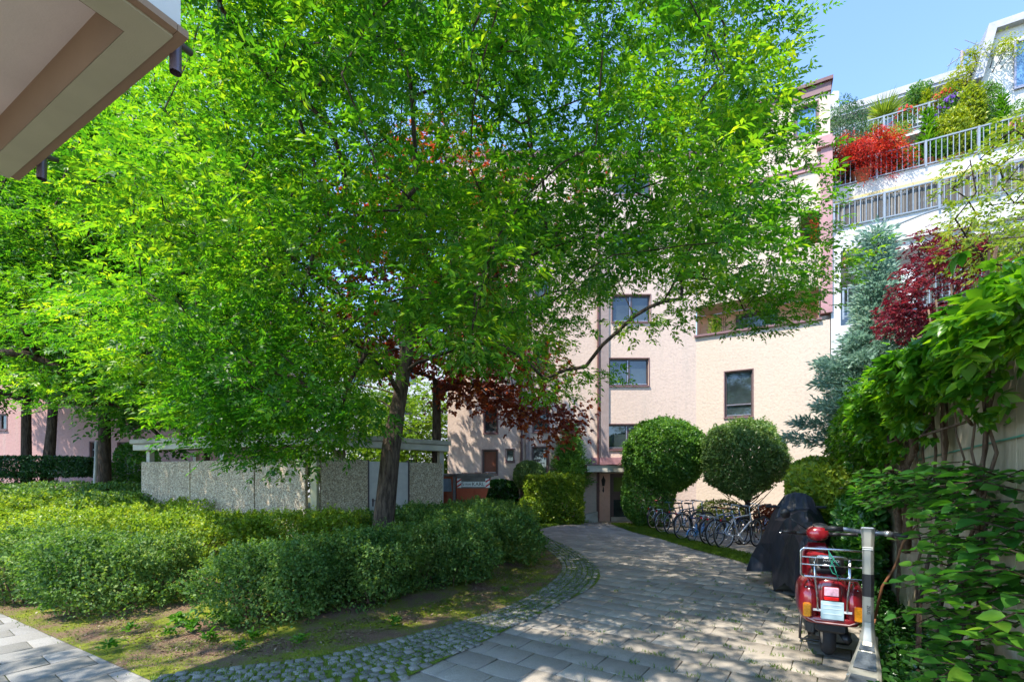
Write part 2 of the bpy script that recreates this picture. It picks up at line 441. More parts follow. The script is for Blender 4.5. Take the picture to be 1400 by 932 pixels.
sheet('ground', [(-300, -300), (300, -300), (300, 300), (-300, 300)], -0.06, M['dirt'])
inner_px = [(205, 925), (320, 913), (430, 900), (520, 880), (600, 858), (680, 836), (735, 810), (768, 785), (768, 768), (748, 752), (735, 740), (724, 726)]
outer_px = [(240, 1060), (420, 985), (557, 926), (617, 897), (660, 878), (700, 857), (745, 836), (790, 814), (818, 798), (822, 780), (795, 757), (762, 741), (732, 729)]
INNER = smooth_curve([gp(*p) for p in inner_px], 2); OUTER = smooth_curve([gp(*p) for p in outer_px], 2)
path_edge = [gp(0, 838) + (gp(0, 838) - gp(205, 930)) * 1.5, gp(0, 838), gp(205, 930)]
drive_poly = [(-9, -8), (8, -8), (8, 4), (13, 16.0), (9.0, 17.6), (7.3, 18.6), (4.0, 18.6), (2.0, 18.3), (0.2, 15.5)] + [(p.x - .3, p.y) for p in reversed(INNER)] + [(-3.2, 3.9), (-9, -6)]
sheet('driveway_bed', drive_poly, -0.012, M['joint'])

# paving slabs, each a bevelled block of one mesh
def slabs(name, poly, a_dir, L, Wd, mat, org=(1.398, 5.010), gap=0.007, holes=()):
    a = Vector(a_dir).normalized(); b = Vector((-a.y, a.x, 0)); V = []; F = []
    xs = [p[0] for p in poly]; ys = [p[1] for p in poly]; R = int(max(max(xs) - min(xs), max(ys) - min(ys)) / min(L, Wd)) + 4
    o = Vector((org[0], org[1], 0))
    for j in range(-R, R):
        for i in range(-R, R):
            off = (0.5 if j % 2 else 0.0) + 0.04 * math.sin(j * 7.1)
            c = o + a * ((i + off) * L + L / 2) + b * (j * Wd + Wd / 2)
            if not inpoly(c.x, c.y, poly): continue
            dz = random.uniform(-.002, .002); hl, hw = L / 2 - gap / 2, Wd / 2 - gap / 2; e = .006
            tx, ty = random.uniform(-.003, .003), random.uniform(-.003, .003)
            k = len(V)
            for zz, q in ((-.015, 0), (-.004, 0), (0, e)):
                for sx, sy in ((-1, -1), (1, -1), (1, 1), (-1, 1)):
                    p = c + a * sx * (hl - q) + b * sy * (hw - q); V.append((p.x, p.y, zz + dz + (tx * sx + ty * sy if zz > -.01 else 0)))
            F += [(k + 8, k + 9, k + 10, k + 11)]
            for r in (0, 4):
                for m in range(4): F.append((k + r + m, k + r + (m + 1) % 4, k + r + 4 + (m + 1) % 4, k + r + 4 + m))
    o = arrmesh(name, V, F, mat); return props(o, kind='structure')
SA = Vector((.312, -.223, 0)).normalized()
slabs('driveway_slabs', drive_poly, SA, 0.40, 0.305, M['slab'])
path_poly = [(p.x, p.y) for p in path_edge] + [(-2.2, 3.0), (-4.2, -0.5), (-16, 6)]
sheet('footpath_bed', path_poly, -0.008, M['joint'])
path_poly = [(p[0] + .5, p[1] + .5) if i < 3 else p for i, p in enumerate(path_poly)]
o_ = slabs('footpath_slabs', path_poly, Vector((SA.y, -SA.x, 0)), 0.52, 0.335, M['slab_l'], org=(-3.9, 4.3))
o_.location.z = 0.001

# cobbled edge band
band = [(p.x, p.y) for p in INNER] + [(p.x, p.y) for p in reversed(OUTER)]
sheet('cobble_bed', band, 0.008, M['mossj'])
V = []; F = []
curve = resample(INNER, 0.11)
tot = 0; acc = [0]
for a, b in zip(curve[:-1], curve[1:]): acc.append(acc[-1] + (b - a).length)
def oncurve(s):
    s = max(0, min(acc[-1] - 1e-4, s)); i = int(np.searchsorted(acc, s, side='right') - 1); i = min(i, len(curve) - 2)
    t = (s - acc[i]) / max(1e-6, acc[i + 1] - acc[i]); p = curve[i].lerp(curve[i + 1], t)
    d = (curve[min(i + 2, len(curve) - 1)] - curve[max(0, i - 2)]).normalized(); return p, d
for row in range(-1, 19):
    s = random.uniform(0, .08) - .0
    while s < acc[-1]:
        w = random.uniform(.07, .105); p, d = oncurve(s + w / 2); n = Vector((d.y, -d.x, 0))
        off = .045 + row * .093
        c = p + n * off + Vector((random.uniform(-.008, .008), random.uniform(-.008, .008), 0))
        s += w + .012
        if not inpoly(c.x, c.y, band): continue
        rot = random.uniform(-.12, .12); dd = Matrix.Rotation(rot, 3, 'Z') @ d; nn = Vector((dd.y, -dd.x, 0))
        hl, hw = w / 2, .040; k = len(V); dz = random.uniform(-.003, .005)
        jit = [(random.uniform(.85, 1.05), random.uniform(.85, 1.05)) for _ in range(4)]
        for zz, q in ((.004, 1), (.014, .99), (.019, .90)):
            for m, (sx, sy) in enumerate(((-1, -1), (1, -1), (1, 1), (-1, 1))):
                v = c + dd * sx * hl * q * jit[m][0] + nn * sy * hw * q * jit[m][1]; V.append((v.x, v.y, zz + dz))
        F += [(k + 8, k + 9, k + 10, k + 11)]
        for r in (0, 4):
            for m in range(4): F.append((k + r + m, k + r + (m + 1) % 4, k + r + 4 + (m + 1) % 4, k + r + 4 + m))
props(arrmesh('cobble_border', V, F, M['cobble']), kind='structure')

# planting bed with a slightly domed soil sheet
bed = [(p.x, p.y) for p in [path_edge[0], path_edge[1], path_edge[2]]] + [(p.x, p.y) for p in INNER] + [(-.3, 15.2), (-2.0, 15.6), (-4.6, 17.5), (-20, 18.5), (-22, 12)]
mb = MB(); xs = np.arange(-22, 1.6, .25); ys = np.arange(3.4, 18.6, .25)
def bump2(x, y): return .03 * math.sin(x * 2.3 + y) + .02 * math.sin(y * 3.7 - x * 1.3) + .012 * math.sin(x * 9.1) * math.sin(y * 8.3)
def dist_edge(x, y):
    m = 9
    for i in range(len(bed)):
        a = Vector(bed[i]); b = Vector(bed[(i + 1) % len(bed)]); ab = b - a
        t = max(0, min(1, (Vector((x, y)) - a).dot(ab) / max(ab.length_squared, 1e-9))); m = min(m, (a + ab * t - Vector((x, y))).length)
    return m
idx = {}
def bedz(x, y): 
    d = dist_edge(x, y); return -0.004 + min(1, max(0, d - .28) / .8) * (.075 + bump2(x, y))
for x in xs:
    for y in ys:
        if inpoly(x, y, bed): idx[(round(x, 3), round(y, 3))] = len(mb.v); mb.v.append(Vector((x, y, bedz(x, y))))
for x in xs:
    for y in ys:
        k = [(round(x, 3), round(y, 3)), (round(x + .25, 3), round(y, 3)), (round(x + .25, 3), round(y + .25, 3)), (round(x, 3), round(y + .25, 3))]
        if all(q in idx for q in k): mb.f.append(tuple(idx[q] for q in k))
props(mb.build('planting_bed_soil', M['soil'], smooth=True), kind='structure')
sheet('planting_bed_edge', bed, 0.006, M['soil'])

# grass strips
strip1 = [gp(*p) for p in [(836, 716), (868, 716), (905, 726), (950, 741), (1000, 752), (1060, 768), (1100, 790), (1075, 792), (1040, 776), (1000, 764), (950, 751), (905, 737), (865, 727)]]
strip1 = [(p.x, p.y) for p in strip1]
strip2 = [(p.x, p.y) for p in [gp(724, 726), gp(760, 718), gp(812, 713.5)]] + [(3.1, 18.5), (-2.4, 18.5), (-2.0, 15.7), (-.2, 15.1)]
sheet('grass_strip', strip1, 0.012, M['lawn']); sheet('lawn', strip2, 0.012, M['lawn'])

# ------------------------------------------------------------------ walls with openings
def wall(mb, P, u, n, W, z0, z1, holes, reveal=0.16):
    """front face of a wall: P = left end (x,y), u along, n outward; holes = (a0,a1,z0,z1)"""
    P = Vector((P[0], P[1], 0)); u = Vector(u); n = Vector(n)
    A = sorted(set([0, W] + [h[0] for h in holes] + [h[1] for h in holes])); Z = sorted(set([z0, z1] + [h[2] for h in holes] + [h[3] for h in holes]))
    A = [a for a in A if 0 <= a <= W]; Z = [z for z in Z if z0 <= z <= z1]
    q = lambda a, z, d=0: P + u * a + n * d + Vector((0, 0, z))
    for i in range(len(A) - 1):
        for j in range(len(Z) - 1):
            am, zm = (A[i] + A[i + 1]) / 2, (Z[j] + Z[j + 1]) / 2
            if any(h[0] < am < h[1] and h[2] < zm < h[3] for h in holes): continue
            mb.quad(q(A[i], Z[j]), q(A[i + 1], Z[j]), q(A[i + 1], Z[j + 1]), q(A[i], Z[j + 1]))
    for h in holes:
        a0, a1, b0, b1 = h[:4]; d = -reveal
        mb.quad(q(a0, b0), q(a0, b1), q(a0, b1, d), q(a0, b0, d)); mb.quad(q(a1, b0), q(a1, b0, d), q(a1, b1, d), q(a1, b1))
        mb.quad(q(a0, b0), q(a0, b0, d), q(a1, b0, d), q(a1, b0)); mb.quad(q(a0, b1), q(a1, b1), q(a1, b1, d), q(a0, b1, d))
    return mb

def bar(mb, P, u, n, a0, a1, z0, z1, d0, d1):
    P = Vector((P[0], P[1], 0)); u = Vector(u); n = Vector(n)
    c = P + u * (a0 + a1) / 2 + n * (d0 + d1) / 2 + Vector((0, 0, (z0 + z1) / 2))
    return mb.box(c, (abs(a1 - a0), abs(d1 - d0), z1 - z0), u=u)

def window(par, P, u, n, h, vsplit=(0.5,), hsplit=(), glass='glass', frame='frame', sill='mauve', rec=0.13, mullion_strip=True, trim=True):
    a0, a1, z0, z1 = h; e = .004
    f = MB(); t = .055
    bar(f, P, u, n, a0 + e, a1 - e, z1 - t, z1 - e, -rec - .02, -rec + .05); bar(f, P, u, n, a0 + e, a1 - e, z0 + e, z0 + t, -rec - .02, -rec + .05)
    bar(f, P, u, n, a0 + e, a0 + t, z0 + t, z1 - t, -rec - .02, -rec + .05); bar(f, P, u, n, a1 - t, a1 - e, z0 + t, z1 - t, -rec - .02, -rec + .05)
    for s in vsplit:
        am = a0 + (a1 - a0) * s; bar(f, P, u, n, am - .05, am + .05, z0 + t, z1 - t, -rec - .02, -rec + .045)
    for s in hsplit:
        zm = z0 + (z1 - z0) * s; bar(f, P, u, n, a0 + t, a1 - t, zm - .035, zm + .035, -rec - .02, -rec + .045)
    fo = f.build('window', M[frame], par)
    g = MB(); bar(g, P, u, n, a0 + t * .6, a1 - t * .6, z0 + t * .6, z1 - t * .6, -rec - .012, -rec - .004); g.build('pane', M[glass], fo)
    if mullion_strip:
        l = MB()  # grey metal strips along the mullions, bars and lower frame
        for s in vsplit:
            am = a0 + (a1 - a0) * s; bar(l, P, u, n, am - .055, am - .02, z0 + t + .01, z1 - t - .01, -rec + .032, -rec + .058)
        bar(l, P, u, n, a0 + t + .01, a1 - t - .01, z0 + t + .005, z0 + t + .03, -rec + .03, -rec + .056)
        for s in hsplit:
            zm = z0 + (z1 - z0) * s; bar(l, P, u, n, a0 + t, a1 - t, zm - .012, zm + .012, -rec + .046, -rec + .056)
        l.build('metal_strip', M['frame_grey'], fo)
    if sill:
        s_ = MB(); bar(s_, P, u, n, a0 - .04, a1 + .04, z0 - .05, z0 - .003, -.12, .05)
        if trim:
            w = .035
            bar(s_, P, u, n, a0 - w, a1 + w, z1 + .003, z1 + w, -.01, .015)
            bar(s_, P, u, n, a0 - w, a0 - .003, z0, z1 + .003, -.01, .015); bar(s_, P, u, n, a1 + .003, a1 + w, z0, z1 + .003, -.01, .015)
        s_.build('sill', M[sill], fo)
    return fo

# ------------------------------------------------------------------ pink apartment building
YF = 18.6; U = Vector((1, 0, 0)); NF = Vector((0, -1, 0))
XL = at(612, 0, YF).x; XC = 7.32; ZF = 14.4
apt = root('apartment_building', 'tall pale pink rendered apartment block with brown windows and an entrance behind the bicycles', 'building', (2.4, YF, 0))
PF = (XL, YF)
def fh(x0, y0, x1, y1):
    a = at(x0, y1, YF); b = at(x1, y0, YF); return (a.x - XL, b.x - XL, a.z, b.z)
right_w = [fh(837, 403, 889, 440), fh(833, 490, 887, 527), fh(831, 580, 886, 614), fh(838, 316, 889, 353), fh(840, 229, 890, 266)]
left_w = [fh(660, 615, 680, 648), fh(662, 555, 680, 592), fh(692, 614, 703, 631), fh(728, 611, 749, 645), fh(729, 556, 750, 590),
          fh(662, 467, 681, 503), fh(730, 467, 751, 503), fh(663, 379, 682, 415), fh(731, 379, 752, 415), fh(664, 291, 683, 327)]
door_h = fh(834, 647, 866, 712.5)
door_h = (door_h[0], door_h[1] + .55, 0.0, door_h[3])
mb = MB(); wall(mb, PF, U, NF, XC - XL, 0, ZF, right_w + left_w + [door_h])
mb.quad((XL, YF, 0), (XL, YF, ZF), (XL, YF + 9, ZF), (XL, YF + 9, 0))
mb.build('front_wall', M['pink'], apt)
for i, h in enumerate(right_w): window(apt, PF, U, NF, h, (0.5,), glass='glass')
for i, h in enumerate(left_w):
    w_ = window(apt, PF, U, NF, h, (), (), glass='wood_int' if i == 0 else 'glass', mullion_strip=(i != 2))
# pilasters, downpipes
pl = MB(); 
for x0, x1 in ((821, 832), (718.5, 724)):
    a = at(x0, 0, YF).x; b = at(x1, 0, YF).x; pl.box(((a + b) / 2, YF - .035, 1.9 + (ZF - 1.9) / 2), (b - a, .07, ZF - 1.9))
pl.build('pilaster_strip', simple('greyish_brown_strip', (0.30, 0.235, 0.22), 0.8), apt)
for x in (817.5, 713):
    X = at(x, 0, YF).x; d = MB(); d.tube([(X, YF - .09, ZF - .1), (X, YF - .09, .1)], .045, 8)
    for z in np.arange(1.2, ZF, 1.9): d.lathe([(.058, z - .03), (.058, z + .03)], (X, YF - .09, 0), 8)
    d.build('downpipe', M['pipe'], apt, smooth=False)
# entrance: door with pane, steps behind it, canopy, lamp, rose jamb
dx0, dx1 = door_h[0] + XL, door_h[1] + XL; dz = door_h[3]
df = MB(); t = .13; yd = YF - .02
w1 = at(866, 0, YF).x
for (xa, xb, za, zb) in ((dx0, dx0 + t, 0, dz), (w1 - .12, w1 + .04, 0, dz), (dx0 + t, w1 - .12, dz - .15, dz), (dx0 + t, w1 - .12, .0, .12), (dx0 + t, w1 - .12, .85, 1.18), (w1 + .04, dx1, dz - .15, dz), (w1 + .04, dx1, 0, .3), (dx1 - .08, dx1, .3, dz - .15)):
    df.box(((xa + xb) / 2, yd, (za + zb) / 2), (xb - xa, .06, zb - za))
door = df.build('entrance_door', M['frame'], apt)
g = MB(); g.box(((dx0 + t + w1 - .12) / 2, yd + .015, (1.18 + dz - .15) / 2), (w1 - .12 - dx0 - t, .01, dz - 1.33)); g.build('pane', glassmat('greenish_door_glass', (0.05, 0.07, 0.02)), door)
g = MB(); g.box(((dx0 + t + w1 - .12) / 2, yd + .015, .49), (w1 - .12 - dx0 - t, .01, .72)); g.build('pane', M['glass'], door)
g = MB(); g.box(((dx0 + w1) / 2, yd - .06, .09), (w1 - dx0 - .05, .08, .17)); g.build('door_step', M['conc'], door)
hn = MB(); hx = w1 - .2; hn.tube([(hx, yd - .03, .95), (hx - .03, yd - .13, .95), (hx - .03, yd - .13, 1.25), (hx, yd - .03, 1.25)], .018, 8); hn.tube([(hx, yd - .03, .95), (hx + .14, yd - .13, .95), (hx + .14, yd - .13, 1.2)], .014, 8)
hn.build('door_handle', simple('blue_enamel_handle', (0.08, 0.15, 0.45), 0.3), door)
st = MB()
for k in range(4): st.box(((dx0 + w1) / 2 + .1, YF + .5 + k * .3, .15 + k * .16), (.9, .32, .05)); 
st.build('inner_stairs', M['conc'], apt)
rm = MB(); rm.quad((dx0 - .3, YF + 2, 0), (dx1 + .3, YF + 2, 0), (dx1 + .3, YF + 2, 2.2), (dx0 - .3, YF + 2, 2.2)); rm.quad((dx0 - .3, YF + .2, .01), (dx1 + .3, YF + .2, .01), (dx1 + .3, YF + 2, .01), (dx0 - .3, YF + 2, .01)); rm.build('hall_wall', M['peach'], apt)
nb = MB(); nb.box((w1 + .28, yd + .02, 1.25), (.34, .02, .55)); nb.build('notice_paper', simple('cream_paper', (0.6, 0.52, 0.3), 0.9), door)
jx0, jx1 = at(818, 0, YF).x, at(833.5, 0, YF).x
j = MB(); j.box(((jx0 + jx1) / 2, YF - .03, dz / 2), (jx1 - jx0, .06, dz)); j.build('door_jamb', stucco('rose_jamb_render', (0.58, 0.36, 0.28), strength=0.3), apt)
j = MB(); j.box((jx0 - .03, YF - .06, .95), (.09, .1, 1.9)); j.build('jamb_post', M['pipe'], apt)
cv = MB(); cx0, cx1 = at(803, 0, 17.3).x, at(892, 0, 17.3).x
cv.box(((cx0 + cx1) / 2, (YF + 17.3) / 2 - .0, dz + .16), (cx1 - cx0, YF - 17.3 - .01, .24))
cn = cv.build('entrance_canopy', M['beam'], apt)
cv = MB(); cv.box(((cx0 + cx1) / 2, (YF + 17.3) / 2 - .02, dz + .30), (cx1 - cx0 + .06, YF - 17.3 + .03, .035)); cv.build('metal_edge', M['pipe'], cn)
cv = MB(); cv.box(((cx0 + cx1) / 2 + .1, YF - .05, dz + .48), (cx1 - cx0 - .5, .1, .3)); cv.build('door_lintel', M['mauve_light'], apt)
# oblique wing
P0 = Vector((XC, YF, 0)); UO = -E1; NO = -E2; WO = 4.42
def oh(x0, y0, x1, y1):
    a = onpl(x0, y1, P0, NO); b = onpl(x1, y0, P0, NO)
    return ((a - P0).dot(UO), (b - P0).dot(UO), a.z, b.z)
tw = oh(991, 506, 1029, 570); tw = (tw[0], tw[1], 1.6 + (657 - 569) * 0.0278, 1.6 + (657 - 506) * 0.0278)
mb = MB(); wall(mb, P0, UO, NO, WO, 0, 7.28, [tw])
mb.build('wing_lower_wall', M['cream'], apt)
window(apt, P0, UO, NO, tw, (), (0.27,), glass='glass')
cp = MB(); c0 = P0 + NO * .05; bar(cp, P0, UO, NO, -.06, WO - .25, 7.283, 7.36, -.30, .10); cp.build('parapet_cap', M['mauve'], apt)
a960 = (onpl(960, 417, P0, NO) - P0).dot(UO); aR = (onpl(1121, 400, P0, NO) - P0).dot(UO)
a985 = (onpl(985, 400, P0, NO) - P0).dot(UO)
# upper wall, with loggia 2 and penthouse window
twin = [(onpl(1086, 150, P0, NO) - P0).dot(UO), (onpl(1118, 150, P0, NO) - P0).dot(UO)]
lo2 = [(onpl(1094, 300, P0, NO) - P0).dot(UO), aR, 10.05, 11.2]
mb = MB(); wall(mb, P0 + UO * a960, UO, NO, WO - a960, 8.5, 15.3, [(twin[0] - a960, twin[1] - a960, 14.05, 15.1), (lo2[0] - a960, lo2[1] - a960, lo2[2], lo2[3])], .3)
# connecting wall between frontal facade and wing top (left end of the wing) + underside
q = P0 + UO * a960; mb.quad(q + Vector((0, 0, 8.5)), q + Vector((0, 0, 15.3)), q - NO * 3 + Vector((0, 0, 15.3)), q - NO * 3 + Vector((0, 0, 8.5)))
q2 = P0 + UO * WO; mb.quad(q2 + Vector((0, 0, 0)), q2 - NO * 9 + Vector((0, 0, 0)), q2 - NO * 9 + Vector((0, 0, 15.3)), q2 + Vector((0, 0, 15.3)))
q3 = P0 - NO * .02; mb.quad(q3 + Vector((0, 0, 8.5)), q - NO * .02 + Vector((0, 0, 8.5)), q - NO * .02 + Vector((0, 0, 15.3)), q3 + Vector((0, 0, 15.3)))
mb.build('wing_upper_wall', M['cream'], apt)
window(apt, P0, UO, NO, (twin[0], twin[1], 14.05, 15.1), (0.06,), glass='glass_blue', mullion_strip=False)
for (a0, a1, z0, z1, dep) in ((0.02, WO - .32, 6.4, 8.5, 1.25), (lo2[0] - .02, lo2[1] + .02, 9.2, 11.22, 1.25)):
    lg = MB(); q = lambda a, z, d: P0 + UO * a - NO * d + Vector((0, 0, z))
    lg.quad(q(a0, z0, dep), q(a1, z0, dep), q(a1, z1, dep), q(a0, z1, dep)); lg.quad(q(a0, z0, .02), q(a0, z0, dep), q(a0, z1, dep), q(a0, z1, .02))
    lg.quad(q(a1, z0, .02), q(a1, z1, .02), q(a1, z1, dep), q(a1, z0, dep)); lg.quad(q(a0, z0, .02), q(a1, z0, .02), q(a1, z0, dep), q(a0, z0, dep))
    lo = lg.build('loggia', M['peach'], apt)
    cl = MB(); cl.quad(q(a0, z1 + .004, .0), q(a1, z1 + .004, .0), q(a1, z1 + .004, dep), q(a0, z1 + .004, dep)); cl.build('ceiling', M['beam'], lo)
    ww = MB(); mid = a0 + (a1 - a0) * .33
    bar(ww, P0, UO, NO, mid, mid + (a1 - a0) * .36, z0 + .1, z1 - .18, -dep + .01, -dep + .07); wn_ = ww.build('balcony_window', M['frame'], lo)
    ww = MB(); bar(ww, P0, UO, NO, mid + .1, mid + (a1 - a0) * .36 - .1, z0 + .2, z1 - .28, -dep + .071, -dep + .075); ww.build('pane', M['glass'], wn_)
lv = MB(); xl = 0
for k in range(7): lv.tube([P0 + UO * (.55 + k * .07) - NO * 1.1 + Vector((0, 0, 6.5)), P0 + UO * (.55 + k * .07) - NO * 1.1 + Vector((0, 0, 8.3))], .008, 5)
for k in range(7): lv.tube([P0 + UO * .5 - NO * 1.1 + Vector((0, 0, 7.2 + k * .17)), P0 + UO * 1.05 - NO * 1.1 + Vector((0, 0, 7.2 + k * .17))], .008, 5)
lv.build('trellis', M['frame'], apt)
sg = MB(); bar(sg, P0, UO, NO, a960, WO - .25, 12.66, 12.80, -.02, .07); bar(sg, P0, UO, NO, a960, WO - .25, 12.80, 12.86, -.02, .11); sg.build('string_course', M['mauve_light'], apt)
a1122 = (onpl(1122, 300, P0, NO) - P0).dot(UO)
pi = MB(); bar(pi, P0, UO, NO, a1122, WO + .06, 7.5, 13.3, -.25, .12); po = pi.build('corner_pilaster', M['mauve_light'], apt)
pi = MB(); bar(pi, P0, UO, NO, a1122 - .12, WO + .12, 13.3, 13.55, -.25, .22); bar(pi, P0, UO, NO, a1122 - .05, WO + .06, 13.55, 13.72, -.25, .12); pi.build('pilaster_cap', M['mauve_light'], po)
rf = MB(); bar(rf, P0, UO, NO, a960 - .1, WO + .03, 15.3, 15.62, -9, .07); rf.build('wing_roof_band', M['mauve'], apt)
rf = MB(); bar(rf, P0, UO, NO, a960 - .2, WO + .08, 15.62, 15.74, -9, .16); rf.build('wing_roof_edge', M['pipe'], apt)
rf = MB(); rf.prism([(XL - .1, YF - .1), (XC + .6, YF - .1), (XC + 4, YF + 9), (XL - .1, YF + 9)], ZF, ZF + .25); rf.build('flat_roof', M['mauve'], apt)

# wall lamp beside the door (fixed to the house: part)
lx = at(824, 0, YF).x; lamp = MB()
lamp.lathe([(.02, 1.18), (.05, 1.22), (.02, 1.25), (.015, 1.34)], (lx, YF - .12, 0), 8); lamp.tube([(lx, YF - .05, 1.2), (lx, YF - .16, 1.16), (lx, YF - .2, 1.25), (lx, YF - .14, 1.36)], .014, 6)
lamp.lathe([(.05, 1.40), (.085, 1.62), (.09, 1.63), (.03, 1.73), (.012, 1.80)], (lx, YF - .16, 0), 6); lamp.build('wall_lamp', simple('black_iron', (0.012, 0.012, 0.014), 0.4), apt)

# ramp wedge wall beside the entrance
rw = MB(); a, b = at(762, 0, 18.0).x, at(817, 0, 18.0).x
rw.ext([(a, 17.95, 0), (b, 17.95, 0), (b, 17.95, .42), (a, 17.95, .10)], (0, .18, 0)); ro = rw.build('low_wall', M['conc']); props(ro, 'low concrete wedge wall between clipped hedge and entrance door', 'wall')

# ------------------------------------------------------------------ rose building far left
YR = 20.5; ros = root('rose_building', 'dusky pink rendered house behind the tall trees on the left', 'building', (-15, YR, 0))
XR0 = -42; XR1 = at(268, 0, YR).x
def rh(x0, y0, x1, y1): a = at(x0, y1, YR); b = at(x1, y0, YR); return (a.x - XR0, b.x - XR0, a.z, b.z)
rws = [rh(-14, 566, 9, 587), rh(123, 604, 136, 627), rh(-10, 470, 12, 500), rh(60, 480, 90, 510), rh(120, 470, 150, 500), rh(60, 390, 90, 420), rh(120, 380, 150, 410), rh(0, 380, 30, 410), rh(200, 470, 225, 500)]
rd = rh(160, 604, 186, 680); rd = (rd[0], rd[1], 0.9, rd[3])
mb = MB(); wall(mb, (XR0, YR), U, NF, XR1 - XR0, 0, 12.5, rws + [rd]); mb.quad((XR1, YR, 0), (XR1, YR + 10, 0), (XR1, YR + 10, 12.5), (XR1, YR, 12.5)); mb.build('wall', M['rose'], ros)
for i, h in enumerate(rws): window(ros, (XR0, YR), U, NF, h, (0.5,) if i != 1 else (), (0.55,) if i == 1 else (), mullion_strip=(i == 1), glass='glass_grey' if i == 1 else 'glass')
dd = MB(); bar(dd, (XR0, YR), U, NF, rd[0], rd[1], .9, rd[3], -.2, -.12); dd.build('door', M['frame'], ros)
ty = MB(); X = at(187, 0, YR).x; ty.tube([(X, YR - .08, 12), (X, YR - .08, .3)], .06, 8); ty.build('downpipe', M['pipe'], ros)
rf = MB(); rf.box(((XR0 + XR1) / 2, YR + 5, 12.65), (XR1 - XR0 + .8, 11, .3)); rf.build('roof', M['mauve'], ros)
# pale house far behind, seen through the gap in the crowns
pal = root('distant_house', 'pale house glimpsed through the gap between the tree trunks', 'building', (-8, 46, 0))
mb = MB(); wl = (-24, 46); hs = [(a, a + 1.6, z, z + 1.7) for a in (3, 8, 13, 18, 23) for z in (2, 5, 8, 11)]
wall(mb, wl, U, NF, 30, 0, 15, hs); mb.quad((6, 46, 0), (6, 56, 0), (6, 56, 15), (6, 46, 15)); mb.build('wall', M['white_wall'], pal)
for h in hs: window(pal, wl, U, NF, h, (0.5,), mullion_strip=False, sill=None)
rf = MB(); rf.box((-9, 51, 15.2), (31, 11, .4)); rf.build('roof', M['lead'], pal)

# ------------------------------------------------------------------ white terraced building on the right
A0 = Vector((11.2, 16.47, 0)); WU = -E1; WN = -E2      # WU to the right/near, WN outward
wht = root('terraced_white_building', 'white apartment block with stepped balconies full of potted plants', 'building', (A0.x, A0.y, 0))
def wpt(x, y, s): return onpl(x, y, A0 - WN * s, WN)
def wa(x, y, s): p = wpt(x, y, s); return (p - A0).dot(WU), p.z
def wb(mb, a0, a1, z0, z1, s0, s1): return bar(mb, A0, WU, WN, a0, a1, z0, z1, -s0, -s1)
LEN = 13.0
m_ = MB()
wb(m_, .02, LEN, 0, 7.0, .0, 9); m_.build('ground_floor_wall', M['white_wall'], wht)
m_ = MB(); wb(m_, .02, .30, 7.0, 9.6, .0, 9); wb(m_, .3, LEN, 7.0, 9.6, 3.5, 9); m_.build('lower_wall', M['white_wall'], wht)
m_ = MB(); wb(m_, -.02, LEN, 9.6, 10.4, .0, 9); m_.build('balcony_fascia', M['white_wall'], wht)
m_ = MB(); wb(m_, .02, LEN, 10.4, 12.35, 2.35, 9); m_.build('middle_wall', M['white_wall'], wht)
m_ = MB(); wb(m_, -.02, LEN, 12.35, 12.87, 2.0, 9); m_.build('balcony_fascia', M['white_wall'], wht)
m_ = MB(); wb(m_, .02, LEN, 12.87, 14.95, 4.3, 9); m_.build('upper_wall', M['white_wall'], wht)
m_ = MB(); wb(m_, -.02, LEN, 14.95, 15.46, 4.0, 9); m_.build('balcony_fascia', M['white_wall'], wht)
m_ = MB(); wb(m_, .02, LEN, 15.46, 18.0, 6.3, 10); m_.build('attic_wall', M['white_wall'], wht)
m_ = MB(); wb(m_, -.1, LEN, 18.0, 18.12, 5.75, 10.5); wb(m_, -.14, LEN, 18.12, 18.42, 5.7, 10.5); m_.build('attic_roof', simple('grey_zinc_roof_edge', (0.33, 0.33, 0.35), 0.5, 0.3), wht)
# white end post beside the pink building, chimney-like box
m_ = MB(); wb(m_, -.35, -.02, 12.5, 13.0, 1.9, 2.6); wb(m_, .0, .28, 10.4, 13.0, 2.0, 2.34); m_.build('end_post', M['white_wall'], wht)
m_ = MB(); p = wpt(1140, 132, 3.0); m_.box(p + Vector((0, 0, -.4)), (.22, .3, 1.0)); m_.build('vent_box', M['white_wall'], wht)
# dormer block at far right, with raking left edge
a_l = 4.95; s_b = 3.6
m_ = MB(); q = lambda a, z, s: A0 + WU * a - WN * s + Vector((0, 0, z))
m_.ext([q(a_l, 12.9, s_b), q(LEN, 12.9, s_b), q(LEN, 17.9, s_b), q(a_l + .35, 17.9, s_b), q(a_l, 16.6, s_b)], -WN * 6)
m_.build('dormer_wall', M['white_wall'], wht)
m_ = MB(); m_.ext([q(a_l - .25, 16.3, s_b - .25), q(a_l + .15, 18.15, s_b - .25), q(LEN, 18.15, s_b - .25), q(LEN, 17.9, s_b - .25), q(a_l + .36, 17.9, s_b - .25), q(a_l, 16.3, s_b - .25)], -WN * 6)
m_.build('dormer_roof', simple('grey_zinc_roof', (0.36, 0.36, 0.38), 0.5, 0.3), wht)
wl_ = wa(1385, 125, s_b); wr_ = wa(1385, 60, s_b)
window(wht, A0 - WN * s_b, WU, WN, (wl_[0], wl_[0] + 1.5, wl_[1], wr_[1]), (0.5,), glass='glass_blue', frame='frame_grey', sill=None, rec=-.05)
m_ = MB(); m_.box((0, 0, 0), (.001, .001, .001))
